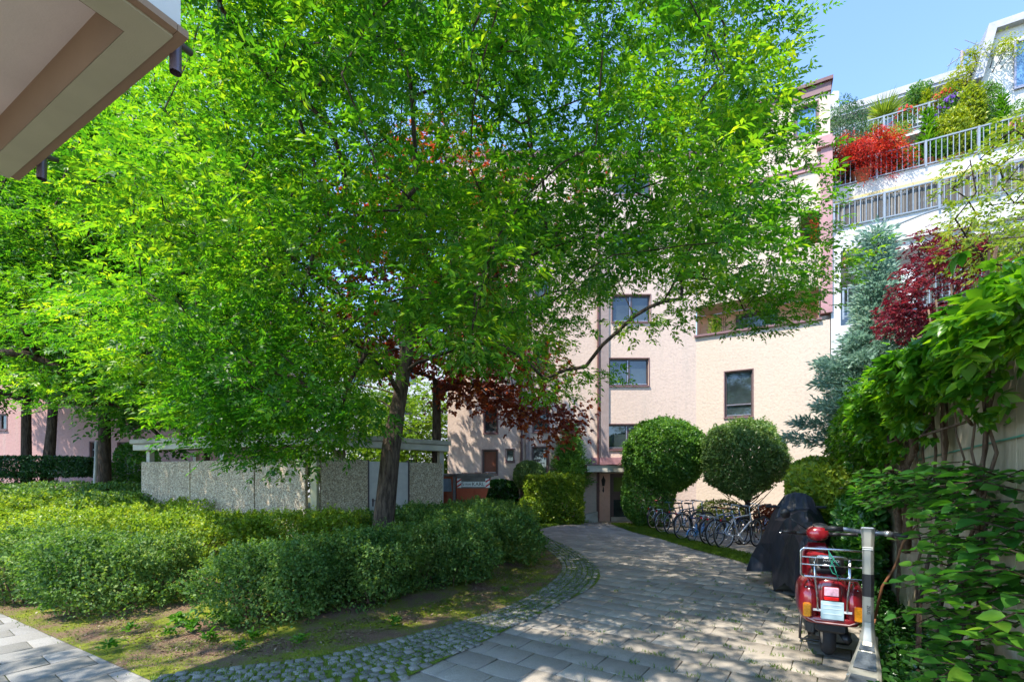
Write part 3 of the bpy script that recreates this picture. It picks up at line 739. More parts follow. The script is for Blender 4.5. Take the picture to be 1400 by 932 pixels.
# glazing on the balconies
for (a0, a1, z0, z1, s, gl) in ((.5, 3.4, 7.1, 9.35, 3.45, 'glass_grey'), (3.6, 6.5, 7.1, 9.35, 3.45, 'glass_grey'), (.8, 3.2, 10.5, 12.2, 2.3, 'glass_grey'), (1.0, 3.4, 12.95, 14.7, 4.25, 'glass_blue'), (.9, 3.2, 15.6, 17.5, 6.25, 'glass_grey'), (3.8, 6, 15.6, 17.5, 6.25, 'glass_grey')):
    f = MB(); n_ = 3
    for k in range(n_ + 1):
        a = a0 + (a1 - a0) * k / n_; wb(f, a - .04, a + .04, z0, z1, s, s - .05)
    wb(f, a0 - .04, a1 + .04, z1, z1 + .08, s, s - .05); wb(f, a0 - .04, a1 + .04, z0 - .06, z0, s, s - .05)
    fo = f.build('balcony_door', M['white_wall'] if gl != 'glass_blue' else M['frame'], wht)
    g = MB(); wb(g, a0, a1, z0, z1, s - .012, s - .02); g.build('pane', M[gl], fo)
M['rail'] = simple('grey_painted_steel_rail', (0.24, 0.27, 0.29), 0.4, 0.4)
def railing(a0, a1, z0, z1, s, pitch=.155, post=1.4):
    f = MB(); wb(f, a0, a1, z1 - .05, z1, s - .01, s - .06); wb(f, a0, a1, z0 - .02, z0 + .02, s - .01, s - .06)
    k = a0
    while k <= a1 + 1e-6:
        wb(f, k - .012, k + .012, z0 + .02, z1 - .05, s - .022, s - .046); k += pitch
    k = a0 + .02
    while k <= a1:
        wb(f, k - .03, k + .03, z0 - .1, z1, s - .062, s - .085); k += post
    return f.build('railing', M['rail'], wht)
railing(.35, LEN, 7.3, 8.3, .05); railing(.08, LEN, 10.42, 11.28, .0); railing(.2, LEN, 12.9, 13.75, 2.0); railing(.75, 5.6, 15.5, 16.32, 4.0)
# side return of the lowest shown railing
# reed screen behind the second railing
k = NT('dry_reed_screen'); co = k.coord((1, 1, 1))
k.l(k.ramp(k.n('ShaderNodeNewGeometry').outputs['Random Per Island'], [(0, (0.04, 0.038, 0.036)), (.6, (0.13, 0.12, 0.11)), (1, (0.30, 0.27, 0.23))]), k.b.inputs['Base Color']); k.b.inputs['Roughness'].default_value = .9
M['reed'] = k.m
f = MB(); a = .12
while a < 9.5:
    w_ = random.uniform(.018, .045); t_ = 11.2 + random.uniform(-.12, .1); wb(f, a, a + w_, 10.45, t_, .03 + random.uniform(0, .02), .06); a += w_ + random.uniform(.0, .012)
f.build('reed_screen', M['reed'], wht)
# awnings: rolled yellow under fascia, folding arm, scalloped valances
yl = (wa(1160, 268, 1.95), wa(1352, 224, 1.95))
f = MB(); f.box(A0 + WU * (yl[0][0] + yl[1][0]) / 2 - WN * 1.9 + Vector((0, 0, 12.24)), (yl[1][0] - yl[0][0], .12, .13), u=WU); f.build('rolled_awning', simple('pale_yellow_awning_cloth', (0.62, 0.47, 0.20), 0.8), wht)
f = MB(); f.tube([q(.35, 9.45, .1), q(1.3, 9.85, -.35), q(2.4, 10.05, -.55), q(3.1, 10.25, -.3)], .035, 8); f.tube([q(3.1, 10.25, -.3), q(3.15, 10.42, -.02)], .03, 8); f.build('awning_arm', M['rail'], wht)
def valance(a0, a1, z, s, mat, h=.28):
    f = MB(); n = int((a1 - a0) / .16); 
    for i in range(n):
        aa = a0 + (a1 - a0) * i / n; bb = a0 + (a1 - a0) * (i + 1) / n
        pts = [q(aa, z, s), q(bb, z, s), q(bb, z - h * .7, s), q(aa + (bb - aa) * .75, z - h * .95, s), q(aa + (bb - aa) * .5, z - h, s), q(aa + (bb - aa) * .25, z - h * .95, s), q(aa, z - h * .7, s)]
        f.ext(pts, WN * .012)
    return f.build('awning_valance', mat, wht)
k = NT('grey_white_patterned_awning'); c_ = k.n('ShaderNodeTexChecker'); c_.inputs['Scale'].default_value = 9; k.l(k.coord(rotz=math.radians(29), obj=False), c_.inputs['Vector'])
c_.inputs[1].default_value = (.62, .60, .56, 1); c_.inputs[2].default_value = (.38, .36, .34, 1); k.l(c_.outputs[0], k.b.inputs['Base Color']); k.b.inputs['Roughness'].default_value = .8; M['awn'] = k.m
valance(1.4, 7.5, 9.62, .12, M['awn'], .34)
valance(1.2, 4.2, 14.95, 3.85, M['awn'], .3)
f = MB(); wb(f, 1.2, 4.2, 14.86, 14.94, 3.3, 4.0); f.build('awning_cassette', M['white_wall'], wht)
f = MB(); wb(f, .35, .5, 9.0, 9.35, -.03, .05); f.build('bird_box', simple('dark_red_wood', (0.25, 0.06, 0.05), .7), wht)
f = MB(); wb(f, .385, .465, 9.05, 9.25, -.05, -.032); f.build('paper_sign', simple('pale_plate', (0.5, 0.42, 0.38), .7), wht)
# diagonal lattice panel on the lower balcony
f = MB(); la = wa(1222, 400, -.08); lb = wa(1250, 378, -.08); a0, a1 = la[0], lb[0]; z0, z1 = 7.35, 8.55
n = 7
for i in range(-n, n):
    for sgn in (1, -1):
        p0 = [a0 + (a1 - a0) * i / n, z0]; L_ = z1 - z0
        A_, B_ = (a0 + (a1 - a0) * i / n, z0), (a0 + (a1 - a0) * i / n + L_, z1)
        if sgn < 0: A_, B_ = (A_[0], z1), (B_[0], z0)
        t0 = max(0, (a0 - A_[0]) / L_); t1 = min(1, (a1 - A_[0]) / L_)
        if t1 <= t0 + .02: continue
        lerp = lambda t: q(A_[0] + (B_[0] - A_[0]) * t, A_[1] + (B_[1] - A_[1]) * t, -.09 - (.012 if sgn > 0 else 0))
        f.tube([lerp(t0), lerp(t1)], .016, 4)
for (p_, r_) in (((a0, z0), (a1, z0)), ((a0, z1), (a1, z1)), ((a0, z0), (a0, z1)), ((a1, z0), (a1, z1))): f.tube([q(p_[0], p_[1], -.1), q(r_[0], r_[1], -.1)], .025, 4)
f.build('lattice_panel', simple('white_painted_lattice', (0.8, 0.8, 0.8), .5), wht)
# antenna on the attic roof
ant = root('antenna', 'thin roof antenna with crossed rods above the white building', 'antenna', wpt(1315, 103, 6.5))
b_ = wpt(1315, 106, 6.5); b_.z = 18.42
f = MB(); top = wpt(1315, 70, 6.5); f.tube([b_, top], .05, 8); f.build('mast', simple('weathered_mast', (0.30, 0.25, 0.24), .6), ant)
f = MB(); c_ = top + Vector((0, 0, -.05)); r1 = wpt(1295, 91, 6.5); r2 = wpt(1338, 60, 6.5); f.tube([r1, r2], .022, 6)
for t_ in (.1, .35, .6, .85):
    c1 = r1.lerp(r2, t_); f.tube([c1 - WN * .35, c1 + WN * .35], .01, 5)
f.tube([wpt(1305, 66, 6.5), wpt(1316, 71, 6.5)], .015, 6); f.tube([wpt(1319, 55, 6.5), wpt(1338, 62, 6.5)], .015, 6); f.box(r1.lerp(r2, .62), (.18, .18, .16)); f.build('antenna_rods', M['rail'], ant)

# ------------------------------------------------------------------ overhanging balcony, upper left
BZ = 4.0; hb = BZ - EYE
C0 = Vector((at(247, 0, 1).x, 1, 0)) * (FOC * hb / (HY - 55)); C0.z = BZ
C1 = Vector((at(20, 0, 1).x, 1, 0)) * (FOC * hb / (HY - 247)); C1.z = BZ
e1 = (C1 - C0).normalized(); e2 = Vector((-e1.y, e1.x, 0)); e2 = e2 if e2.y > 0 else -e2
LB = (C1 - C0).length; DB = 1.9
bal = root('overhanging_balcony', 'underside of a pale balcony jutting in at the upper left with two short drain pipes', 'balcony', C0 - e2 * DB)
bp = lambda a, d, z: C0 + e1 * a - e2 * d + Vector((0, 0, z))
Rc = Vector((at(170, 0, 1).x, 1, 0)) * (FOC * hb / (HY - 43.5)); Rc.z = BZ
ra = (Rc - C0).dot(e1); rdp = -(Rc - C0).dot(e2)
la_ = LB - .32
f = MB(); ox0, ox1 = .0, LB
def frame_quad(a0, a1, d0, d1, z0, z1):
    c = (bp(a0, d0, 0) + bp(a1, d1, 0)) / 2; f.box((c.x, c.y, BZ + (z0 + z1) / 2), (a1 - a0, d1 - d0, z1 - z0), u=e1)
frame_quad(0.02, LB, .03, rdp, 0, .25); frame_quad(0.02, ra, rdp, DB, 0, .25); frame_quad(LB - .2, LB, rdp, DB, 0, .25)
f.build('soffit_frame', M['soffit'], bal)
f = MB(); i0, i1 = ra + .003, LB - .203
f.quad(bp(i0, rdp + .003, .0), bp(i1, rdp + .003, .0), bp(i1, rdp + .003, .26), bp(i0, rdp + .003, .26)); f.quad(bp(i0, rdp, .0), bp(i0, rdp, .26), bp(i0, DB, .26), bp(i0, DB, .0)); f.build('recess_side', M['soffit_side'], bal)
f = MB(); frame_quad(0.03, LB - .01, .05, DB, .26, .36); f.build('inner_soffit', M['soffit_in'], bal)
f = MB(); frame_quad(.0, LB, .0, .10, .05, .5) ; frame_quad(.0, .10, .10, DB, .05, .5); f.build('fascia', M['fascia'], bal)
f = MB(); frame_quad(-.03, .018, .031, DB, .012, .05); frame_quad(-.03, LB, -.025, .028, .012, .05); f.build('drip_edge', M['soffit_side'], bal)
for px, py in ((240, 100), (57, 245)):
    t_ = (px - 247) / (20 - 247); 
    # point on far edge matching px
    lo_, hi_ = 0, LB
    for _ in range(40):
        m2 = (lo_ + hi_) / 2; p_ = bp(m2, -.05, 0); xx = CX + FOC * p_.x / p_.y
        if xx > px: lo_ = m2
        else: hi_ = m2
    p_ = bp(lo_, -.05, 0); zb = EYE + (HY - py) / FOC * p_.y
    f = MB(); f.tube([(p_.x, p_.y, BZ + .12), (p_.x, p_.y, zb)], .030, 12, cap=False); f.tube([(p_.x, p_.y, zb), (p_.x, p_.y, BZ + .12)], .026, 12, cap=False)
    f.tube([(p_.x + .001, p_.y - .03, BZ + .1), (p_.x + .001, p_.y + .12, BZ + .15)], .02, 8); f.build('drain_pipe', M['lead'], bal, smooth=True)
f = MB(); f.lathe([(.02, 0), (.02, .03)], (0, 0, 0), 10)
f.xform(Matrix.Translation(bp(-.02, .22, .28))); f.build('drain_hole', M['frame'], bal)
f = MB(); f.box(bp(LB / 2, DB + .15, 4.2), (LB, .3, .8), u=e1); f.build('back_wall', M['white_wall'], bal)

# ------------------------------------------------------------------ bin enclosure with aggregate panels
S0 = at(430, 0, 11.0); S0.z = 0; SR = at(604, 0, 13.4); SR.z = 0; SL = at(195, 0, 13.0); SL.z = 0
shed = root('bin_enclosure', 'open roofed bin enclosure with pebble concrete panels behind the lit hedge', 'shelter', S0)
ur = (SR - S0).normalized(); ul = (SL - S0).normalized(); lr = (SR - S0).length; ll = (SL - S0).length
zt = 2.12
def panel(o, u, a0, a1, z0, z1, mat, name, th=.10):
    c = o + u * (a0 + a1) / 2; f = MB(); f.box((c.x, c.y, (z0 + z1) / 2), (a1 - a0, th, z1 - z0), u=u, bev=.012); return f.build(name, M[mat], shed)
def fr(px, o, u):
    r = Vector((px - CX, FOC, 0)); 
    den = r.x * u.y - r.y * u.x; t = -(o.x * r.y - o.y * r.x) / (u.x * r.y - u.y * r.x); return t
b = [fr(x, S0, ur) for x in (438, 503, 558, 604)]
panel(S0, ur, b[0], b[1] - .02, .25, zt, 'agg', 'panel'); panel(S0, ur, b[2] + .02, b[3], .25, zt - .02, 'agg', 'panel')
dr = panel(S0, ur, b[1] + .01, b[2] - .01, .1, zt - .02, 'steel_door', 'gate', .05)
f = MB(); p_ = S0 + ur * (b[1] + .12); nn = Vector((ur.y, -ur.x, 0)); f.tube([p_ + nn * .03 + Vector((0, 0, 1.1)), p_ + nn * .07 + Vector((0, 0, 1.1)), p_ + nn * .07 + ur * .12 + Vector((0, 0, 1.1))], .012, 6); f.box(p_ + nn * .03 + Vector((0, 0, 1.05)), (.04, .015, .2), u=ur); f.build('gate_handle', M['frame'], dr)
for q_ in (b[1], b[2]): f = MB(); f.box(S0 + ur * q_ + nn * .01 + Vector((0, 0, 1.1)), (.03, .08, 2.05), u=ur); f.build('gate_post', M['frame'], shed)
bl = [fr(x, S0, ul) for x in (420, 350, 262, 195)]
for i in range(3): panel(S0, ul, bl[i] + .015, bl[i + 1] - .015, .25, zt, 'agg', 'panel')
f = MB(); f.box(S0 + Vector((0, .02, 1.25)), (.15, .15, 2.5), bev=.01); f.build('corner_post', simple('yellowed_concrete_post', (0.42, 0.38, 0.24), .9, var=.25, scale=3), shed)
for (o, u, L_, ps) in ((S0, ur, lr, (.52, .98)), (S0, ul, ll, (.5, .97))):
    for t_ in ps:
        f = MB(); c = o + u * L_ * t_; back = Vector((0, .12, 0)); f.box((c.x, c.y + .12, 1.25), (.13, .13, 2.5), u=u); f.build('post', M['beam'], shed)
back = Vector((-.35, 2.6, 0))
for t_ in (0.02, .98): 
    for (o, u, L_) in ((S0 + back, ur, lr), (S0 + back, ul, ll)):
        f = MB(); c = o + u * L_ * t_; f.box((c.x, c.y, 1.25), (.13, .13, 2.5), u=u); f.build('post', M['beam'], shed)
zr = EYE + (HY - 612) / FOC * 11.0 * 0 + 2.42
for (u, L_) in ((ur, lr), (ul, ll)):
    nn = Vector((u.y, -u.x, 0)); nn = nn if nn.y < 0 else -nn
    a_ = -.12 if u is ur else -.10
    f = MB(); p0 = S0 + u * a_; p1 = S0 + u * (L_ + .15)
    f.box(((p0 + p1) / 2).x and ((p0 + p1) / 2 + nn * .05 + Vector((0, 0, 2.52))), (L_ + .25, .22, .17), u=u, bev=.01); f.build('roof_beam', M['beam'], shed)
    f = MB(); f.box((p0 + p1) / 2 + nn * .08 + Vector((0, 0, 2.67)), (L_ + .30, .30, .12), u=u, bev=.01); f.build('roof_edge', M['conc'], shed)
rp = [S0, S0 + ur * (lr + .1), S0 + ur * (lr + .1) + back, S0 + back + Vector((0, .2, 0)), S0 + ul * (ll + .1) + back, S0 + ul * (ll + .1)]
f = MB(); f.prism([(p.x, p.y) for p in rp], 2.615, 2.68); f.build('roof_deck', M['conc'], shed)
for ii, px in enumerate((238, 330, 470, 590)):   # bins standing inside would be hidden by the panels
    pass
# ------------------------------------------------------------------ leaf colours
G = {}
G['main'] = leafmat('bright_green_foliage', [(0.0, (0.014, 0.085, 0.012)), (0.35, (0.038, 0.155, 0.014)), (0.7, (0.11, 0.26, 0.018)), (1.0, (0.30, 0.41, 0.025))], (2.2, 2.0, 0.6), 0.52, clump=.5, nscale=.55)
G['left'] = leafmat('mid_green_foliage', [(0.0, (0.018, 0.085, 0.02)), (0.5, (0.04, 0.145, 0.022)), (1.0, (0.13, 0.27, 0.035))], (2.0, 1.9, 0.7), 0.5, clump=.45, nscale=.4)
G['redmaple'] = leafmat('bronze_maple_foliage', [(0.0, (0.08, 0.02, 0.02)), (0.6, (0.22, 0.06, 0.03)), (0.9, (0.42, 0.16, 0.035)), (1.0, (0.55, 0.28, 0.04))], (2.2, 1.3, 0.7), 0.45, clump=.4)
G['back'] = leafmat('sunny_background_foliage', [(0.0, (0.05, 0.12, 0.01)), (0.5, (0.10, 0.20, 0.015)), (1.0, (0.20, 0.28, 0.03))], (1.8, 1.7, 0.7), 0.45)
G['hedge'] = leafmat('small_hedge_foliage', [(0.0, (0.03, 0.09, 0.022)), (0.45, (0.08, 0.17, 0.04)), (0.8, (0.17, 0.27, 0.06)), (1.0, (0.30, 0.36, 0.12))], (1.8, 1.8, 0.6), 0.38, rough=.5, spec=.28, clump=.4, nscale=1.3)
G['hedge_lit_y'] = leafmat('sunlit_yellow_green_hedge_foliage', [(0.0, (0.07, 0.15, 0.015)), (0.5, (0.17, 0.28, 0.028)), (1.0, (0.37, 0.44, 0.05))], (1.9, 1.8, 0.6), 0.42, clump=.35, nscale=1.3)  # sunlight on the bed's back rows put into this yellower hedge colour
G['yew'] = leafmat('dark_yew_foliage', [(0.0, (0.008, 0.035, 0.012)), (0.6, (0.018, 0.065, 0.015)), (1.0, (0.05, 0.12, 0.02))], (1.5, 1.6, 0.8), 0.25, clump=.3)
G['globe'] = leafmat('clipped_globe_foliage', [(0.0, (0.03, 0.10, 0.018)), (0.6, (0.08, 0.20, 0.03)), (1.0, (0.19, 0.33, 0.05))], (1.8, 1.8, 0.6), 0.35, clump=.3, nscale=1.5)
G['globe2'] = leafmat('grey_green_globe_foliage', [(0.0, (0.05, 0.12, 0.035)), (0.6, (0.12, 0.22, 0.06)), (1.0, (0.28, 0.36, 0.14))], (1.6, 1.6, 0.7), 0.35, clump=.3, nscale=1.5)
G['thuja'] = leafmat('fresh_conifer_foliage', [(0.0, (0.06, 0.17, 0.04)), (0.6, (0.12, 0.28, 0.05)), (1.0, (0.22, 0.38, 0.08))], (1.6, 1.6, 0.7), 0.3)
G['blue'] = leafmat('blue_green_conifer_foliage', [(0.0, (0.12, 0.24, 0.20)), (0.6, (0.25, 0.40, 0.33)), (1.0, (0.46, 0.58, 0.48))], (1.1, 1.2, 1.0), 0.35, clump=.4, nscale=1.6)
G['vine'] = leafmat('creeper_foliage', [(0.0, (0.025, 0.10, 0.014)), (0.4, (0.06, 0.19, 0.016)), (0.75, (0.15, 0.31, 0.02)), (0.97, (0.28, 0.42, 0.03)), (1.0, (0.40, 0.18, 0.03))], (2.2, 2.2, 0.6), 0.45, rough=.3, spec=.5, clump=.4, nscale=1.2)
G['shrub'] = leafmat('broad_leaved_shrub_foliage', [(0.0, (0.02, 0.08, 0.025)), (0.5, (0.045, 0.16, 0.028)), (0.85, (0.11, 0.27, 0.03)), (1.0, (0.22, 0.36, 0.04))], (2.0, 2.2, 0.6), 0.4, rough=.28, spec=.55, clump=.45, nscale=1.8)
G['ivy'] = leafmat('ivy_foliage', [(0.0, (0.012, 0.05, 0.015)), (0.6, (0.03, 0.11, 0.02)), (1.0, (0.08, 0.19, 0.03))], (1.6, 1.8, 0.6), 0.3, rough=.25, spec=.6)
G['purple'] = leafmat('purple_maple_foliage', [(0.0, (0.07, 0.008, 0.025)), (0.6, (0.17, 0.02, 0.04)), (1.0, (0.32, 0.05, 0.04))], (1.8, 1.0, 1.0), 0.4)
G['red'] = leafmat('scarlet_maple_foliage', [(0.0, (0.22, 0.012, 0.015)), (0.55, (0.50, 0.035, 0.025)), (0.85, (0.62, 0.10, 0.03)), (1.0, (0.66, 0.20, 0.03))], (1.5, 1.1, 1.0), 0.4, clump=.4, nscale=2)
G['lime'] = leafmat('lime_foliage', [(0.0, (0.10, 0.19, 0.02)), (0.6, (0.22, 0.32, 0.03)), (1.0, (0.38, 0.38, 0.05))], (1.4, 1.4, 0.7), 0.4, clump=.3, nscale=2)
G['gold'] = leafmat('golden_foliage', [(0.0, (0.10, 0.18, 0.01)), (0.6, (0.28, 0.36, 0.015)), (1.0, (0.52, 0.50, 0.03))], (1.3, 1.3, 0.7), 0.4, clump=.3, nscale=2)
G['olive'] = leafmat('olive_foliage', [(0.0, (0.025, 0.09, 0.035)), (0.6, (0.06, 0.15, 0.06)), (1.0, (0.20, 0.30, 0.14))], (1.3, 1.3, 0.7), 0.3)
G['weed'] = leafmat('weed_foliage', [(0.0, (0.03, 0.11, 0.012)), (0.6, (0.07, 0.20, 0.015)), (1.0, (0.15, 0.30, 0.03))], (1.8, 1.8, 0.6), 0.4)
G['grass'] = leafmat('grass_blades', [(0.0, (0.05, 0.11, 0.012)), (0.6, (0.11, 0.20, 0.015)), (1.0, (0.20, 0.26, 0.03))], (1.6, 1.6, 0.6), 0.4)
G['dead'] = leafmat('fallen_leaves', [(0.0, (0.07, 0.035, 0.02)), (0.6, (0.19, 0.12, 0.075)), (1.0, (0.40, 0.31, 0.22))], (1, 1, 1), 0.15, clump=.1)
G['fl_red'] = leafmat('red_petals', [(0, (0.5, 0.01, 0.015)), (1, (0.75, 0.08, 0.06))], (1.2, 1, 1), .3, clump=0)
G['fl_pink'] = leafmat('pink_petals', [(0, (0.6, 0.10, 0.10)), (1, (0.85, 0.35, 0.30))], (1.2, 1, 1), .3, clump=0)
G['fl_purple'] = leafmat('purple_petals', [(0, (0.12, 0.04, 0.4)), (1, (0.32, 0.16, 0.65))], (1.2, 1, 1), .3, clump=0)
G['fl_orange'] = leafmat('orange_petals', [(0, (0.7, 0.12, 0.01)), (1, (0.85, 0.30, 0.02))], (1.2, 1, 1), .3, clump=0)
M['bark'] = barkmat('furrowed_dark_bark', (0.025, 0.018, 0.014), (0.12, 0.092, 0.07))
M['bark2'] = barkmat('grey_brown_bark', (0.02, 0.014, 0.01), (0.095, 0.07, 0.052))
M['bark_l'] = barkmat('pale_brown_bark', (0.09, 0.055, 0.035), (0.24, 0.16, 0.11))
M['terra'] = simple('terracotta_pot', (0.35, 0.13, 0.07), .8)
M['pot_dark'] = simple('dark_glazed_pot', (0.04, 0.05, 0.07), .4)
M['pot_white'] = simple('white_planter', (0.65, 0.65, 0.63), .6)

# ------------------------------------------------------------------ tree growth towards crown points
def grow(base_pts, targets, bend=.09, step=.35, rise=.25, seed=1):
    """base_pts: trunk polyline; targets: crown points. Returns nodes, parent index"""
    r = random.Random(seed)
    nodes = [Vector(p) for p in base_pts]; par = [-1] + list(range(len(nodes) - 1)); ntr = len(nodes)
    T = [Vector(t) for t in targets]; top = nodes[-1]
    T.sort(key=lambda t: (t - top).length * .6 + abs(t.z - top.z) * .2)
    arr = np.array([list(n) for n in nodes]); tips = []
    for t in T:
        tv = np.array(list(t)); d = np.linalg.norm(arr - tv, axis=1)
        dz = arr[:, 2] - tv[2]
        cost = d + np.maximum(0, dz + .15 * d) * 1.4 + 0.03 * np.maximum(0, 8 - np.arange(len(arr))) * 0
        cost[:max(1, int(ntr * .35))] += 50
        i = int(np.argmin(cost)); a = nodes[i]; L = (t - a).length
        if L < .25: tips.append(i); continue
        n = max(1, int(L / step)); prev = i
        side = Vector((r.uniform(-1, 1), r.uniform(-1, 1), r.uniform(-.3, .3))) * L * bend
        new = []
        for k in range(1, n + 1):
            f = k / n; p = a.lerp(t, f) + side * math.sin(math.pi * f) * .5 + Vector((0, 0, rise * L * f * (1 - f)))
            p += Vector((r.uniform(-1, 1), r.uniform(-1, 1), r.uniform(-1, 1))) * .03
            nodes.append(p); par.append(prev); prev = len(nodes) - 1; new.append(list(p))
        arr = np.vstack([arr, np.array(new)]); tips.append(prev)
    return nodes, par, tips
def wood(name, nodes, par, tips, mat, parent, r_tip=.008, r_trunk=.18, ntrunk=0, nseg=7, flare=1.5, trunk_r=None):
    n = len(nodes); cnt = np.zeros(n)
    for t in tips: cnt[t] += 1
    for i in range(n - 1, 0, -1): 
        if cnt[i] == 0: cnt[i] = .5
        cnt[par[i]] += cnt[i]
    ex = .56; tot = cnt[0]
    rad = r_tip + (cnt ** ex - 1).clip(0) * ((r_trunk * .68 - r_tip) / (tot ** ex - 1))
    for i in range(min(ntrunk, n)): rad[i] = max(rad[i], r_trunk * (1 - .3 * i / ntrunk))
    if trunk_r:
        for i, q in enumerate(trunk_r): rad[i] = q
    kids = [[] for _ in range(n)]
    for i in range(1, n): kids[par[i]].append(i)
    mb = MB(); stack = [(0, None)]; done = []
    # chains
    while stack:
        i, frm = stack.pop(); chain = [] if frm is None else [frm]; 
        cur = i; chain.append(cur)
        while kids[cur]:
            ks = sorted(kids[cur], key=lambda q: -cnt[q]); 
            for o_ in ks[1:]: stack.append((o_, cur))
            cur = ks[0]; chain.append(cur)
        rs = [rad[c] for c in chain]
        if frm is not None: rs[0] = min(rad[frm], rad[i] * 1.25)
        seg = nseg if rs[min(1, len(rs) - 1)] > .05 else 5 if rs[0] > .02 else 3
        if frm is None: seg = 14
        mb.tube([nodes[c] for c in chain], rs, seg, cap=False)
    o = mb.build(name, mat, parent, smooth=True); return o, rad, cnt

def pads(tips_pos, centre, n_comp, rad=.5, thick=.14, droop=.35, leaflets=5, llen=.11, lwid=.04, spread=.16):
    """sprays of compound leaves round each twig end"""
    TP = np.array([list(t) for t in tips_pos]); k = len(TP)
    out = TP - np.array(list(centre)); out[:, 2] *= .3; out = nrm(out)
    C = np.repeat(TP, n_comp, 0); O = np.repeat(out, n_comp, 0); n = len(C)
    a = rng.uniform(0, 2 * np.pi, n); rr = rad * np.sqrt(rng.uniform(0, 1, n)) * rng.uniform(.6, 1.25, n)
    off = np.stack([np.cos(a) * rr, np.sin(a) * rr, rng.normal(0, thick, n) - droop * rr * .6], 1) + O * rad * .25
    B = C + off
    D = nrm(np.stack([np.cos(a), np.sin(a), np.zeros(n)], 1) * .8 + O * .6 + rng.normal(0, .35, (n, 3)) + np.array([0, 0, -droop]))
    N = nrm(np.array([0, 0, 1.0]) + rng.normal(0, .38, (n, 3))); S = nrm(np.cross(D, N)); N = np.cross(S, D)
    P = []; DD = []; NN = []; LL = []
    for j in range(leaflets):
        if j == leaflets - 1: pos = B + D * spread; dd = D
        else:
            sgn = 1 if j % 2 else -1; f = .35 + .55 * (j // 2) / max(1, (leaflets - 1) // 2)
            pos = B + D * spread * f; dd = nrm(D * .55 + S * sgn * .85 + rng.normal(0, .12, (n, 3)))
        P.append(pos); DD.append(dd); NN.append(nrm(N + rng.normal(0, .25, (n, 3)))); LL.append(llen * rng.uniform(.7, 1.2, n))
    P = np.concatenate(P); L = np.concatenate(LL)
    return P, np.concatenate(DD), np.concatenate(NN), L, L * (lwid / llen)

def proj(p): return CX + FOC * p[0] / p[1], HY - FOC * (p[2] - EYE) / p[1]
def crown_points(n, centre, radii, poly=None, zmin=1.8, mind=3.2, minsep=.5, shell=.55, extra=None, tries=60000, seed=3, avoid=None, marg=0.0):
    r = random.Random(seed); pts = []; cells = {}
    for _ in range(tries):
        if len(pts) >= n: break
        v = Vector((r.gauss(0, 1), r.gauss(0, 1), r.gauss(0, 1))).normalized(); q = r.uniform(0, 1) ** (1 / 3)
        if q < shell and r.random() < .75: continue
        p = Vector((centre[0] + v.x * radii[0] * q, centre[1] + v.y * radii[1] * q, centre[2] + v.z * radii[2] * q))
        if p.z < zmin or p.y < mind: continue
        x, y = proj(p)
        if poly and not inpoly(x, y, poly): continue
        if marg:
            m_ = marg * FOC / p.y
            if not (inpoly(x + m_ * .7, y, poly) and inpoly(x, y + m_, poly) and inpoly(x + m_ * .5, y + m_ * .7, poly)): continue
        if avoid and any(inpoly(x, y, a) for a in avoid): continue
        key = tuple(int(c // minsep) for c in p)
        if any((p - o).length < minsep for dx in (-1, 0, 1) for dy in (-1, 0, 1) for dz in (-1, 0, 1) for o in cells.get((key[0] + dx, key[1] + dy, key[2] + dz), ())): continue
        cells.setdefault(key, []).append(p); pts.append(p)
    return pts

def tree(name, label, trunk, targets, centre, leafm, bark, n_comp=40, r_trunk=.18, pad=None, cat='tree', group=None, rise=.2, wkw=None, seed=1, extra_fn=None):
    rt = root(name, label, cat, trunk[0], group=group)
    tr = resample(trunk, .3)
    nodes, par, tips = grow(tr, targets, seed=seed, rise=rise)
    w, rad, cnt = wood('trunk', nodes, par, tips, bark, rt, r_trunk=r_trunk, ntrunk=len(tr), **(wkw or {}))
    P = pads([nodes[t] for t in tips], centre, n_comp, **(pad or {}))
    leaves('crown', *P, leafm, rt)
    return rt

# main tree
main_poly = [(200, -400), (1010, -400), (1005, -20), (1000, 12), (1062, 34), (1068, 48), (1040, 95), (1012, 118), (1045, 130), (1072, 150), (1085, 178), (1070, 250), (1085, 300), (1085, 330), (1120, 345), (1125, 368), (1100, 396), (1060, 418), (1035, 430), (985, 400), (925, 412), (900, 385), (845, 392), (800, 430), (785, 480), (740, 535), (690, 500), (620, 520), (570, 455), (520, 500), (545, 560), (480, 610), (420, 628), (330, 618), (262, 588), (235, 560), (165, 540), (60, 470), (110, 420), (150, 380), (180, 330), (160, 250), (190, 190), (250, 60)]
mt = at(548, 500, 8.15)
trunk = [Vector((at(515, 0, 8.0).x, 8.0, 0.0)), at(527, 690, 8.0), at(535, 610, 8.0), at(547, 540, 8.1), at(556, 480, 8.15), at(566, 430, 8.2)]
cc = (-0.6, 8.0, 7.2)
T = crown_points(740, cc, (6.6, 4.6, 6.2), main_poly, minsep=.46, shell=.62, seed=5, marg=.42, tries=120000)
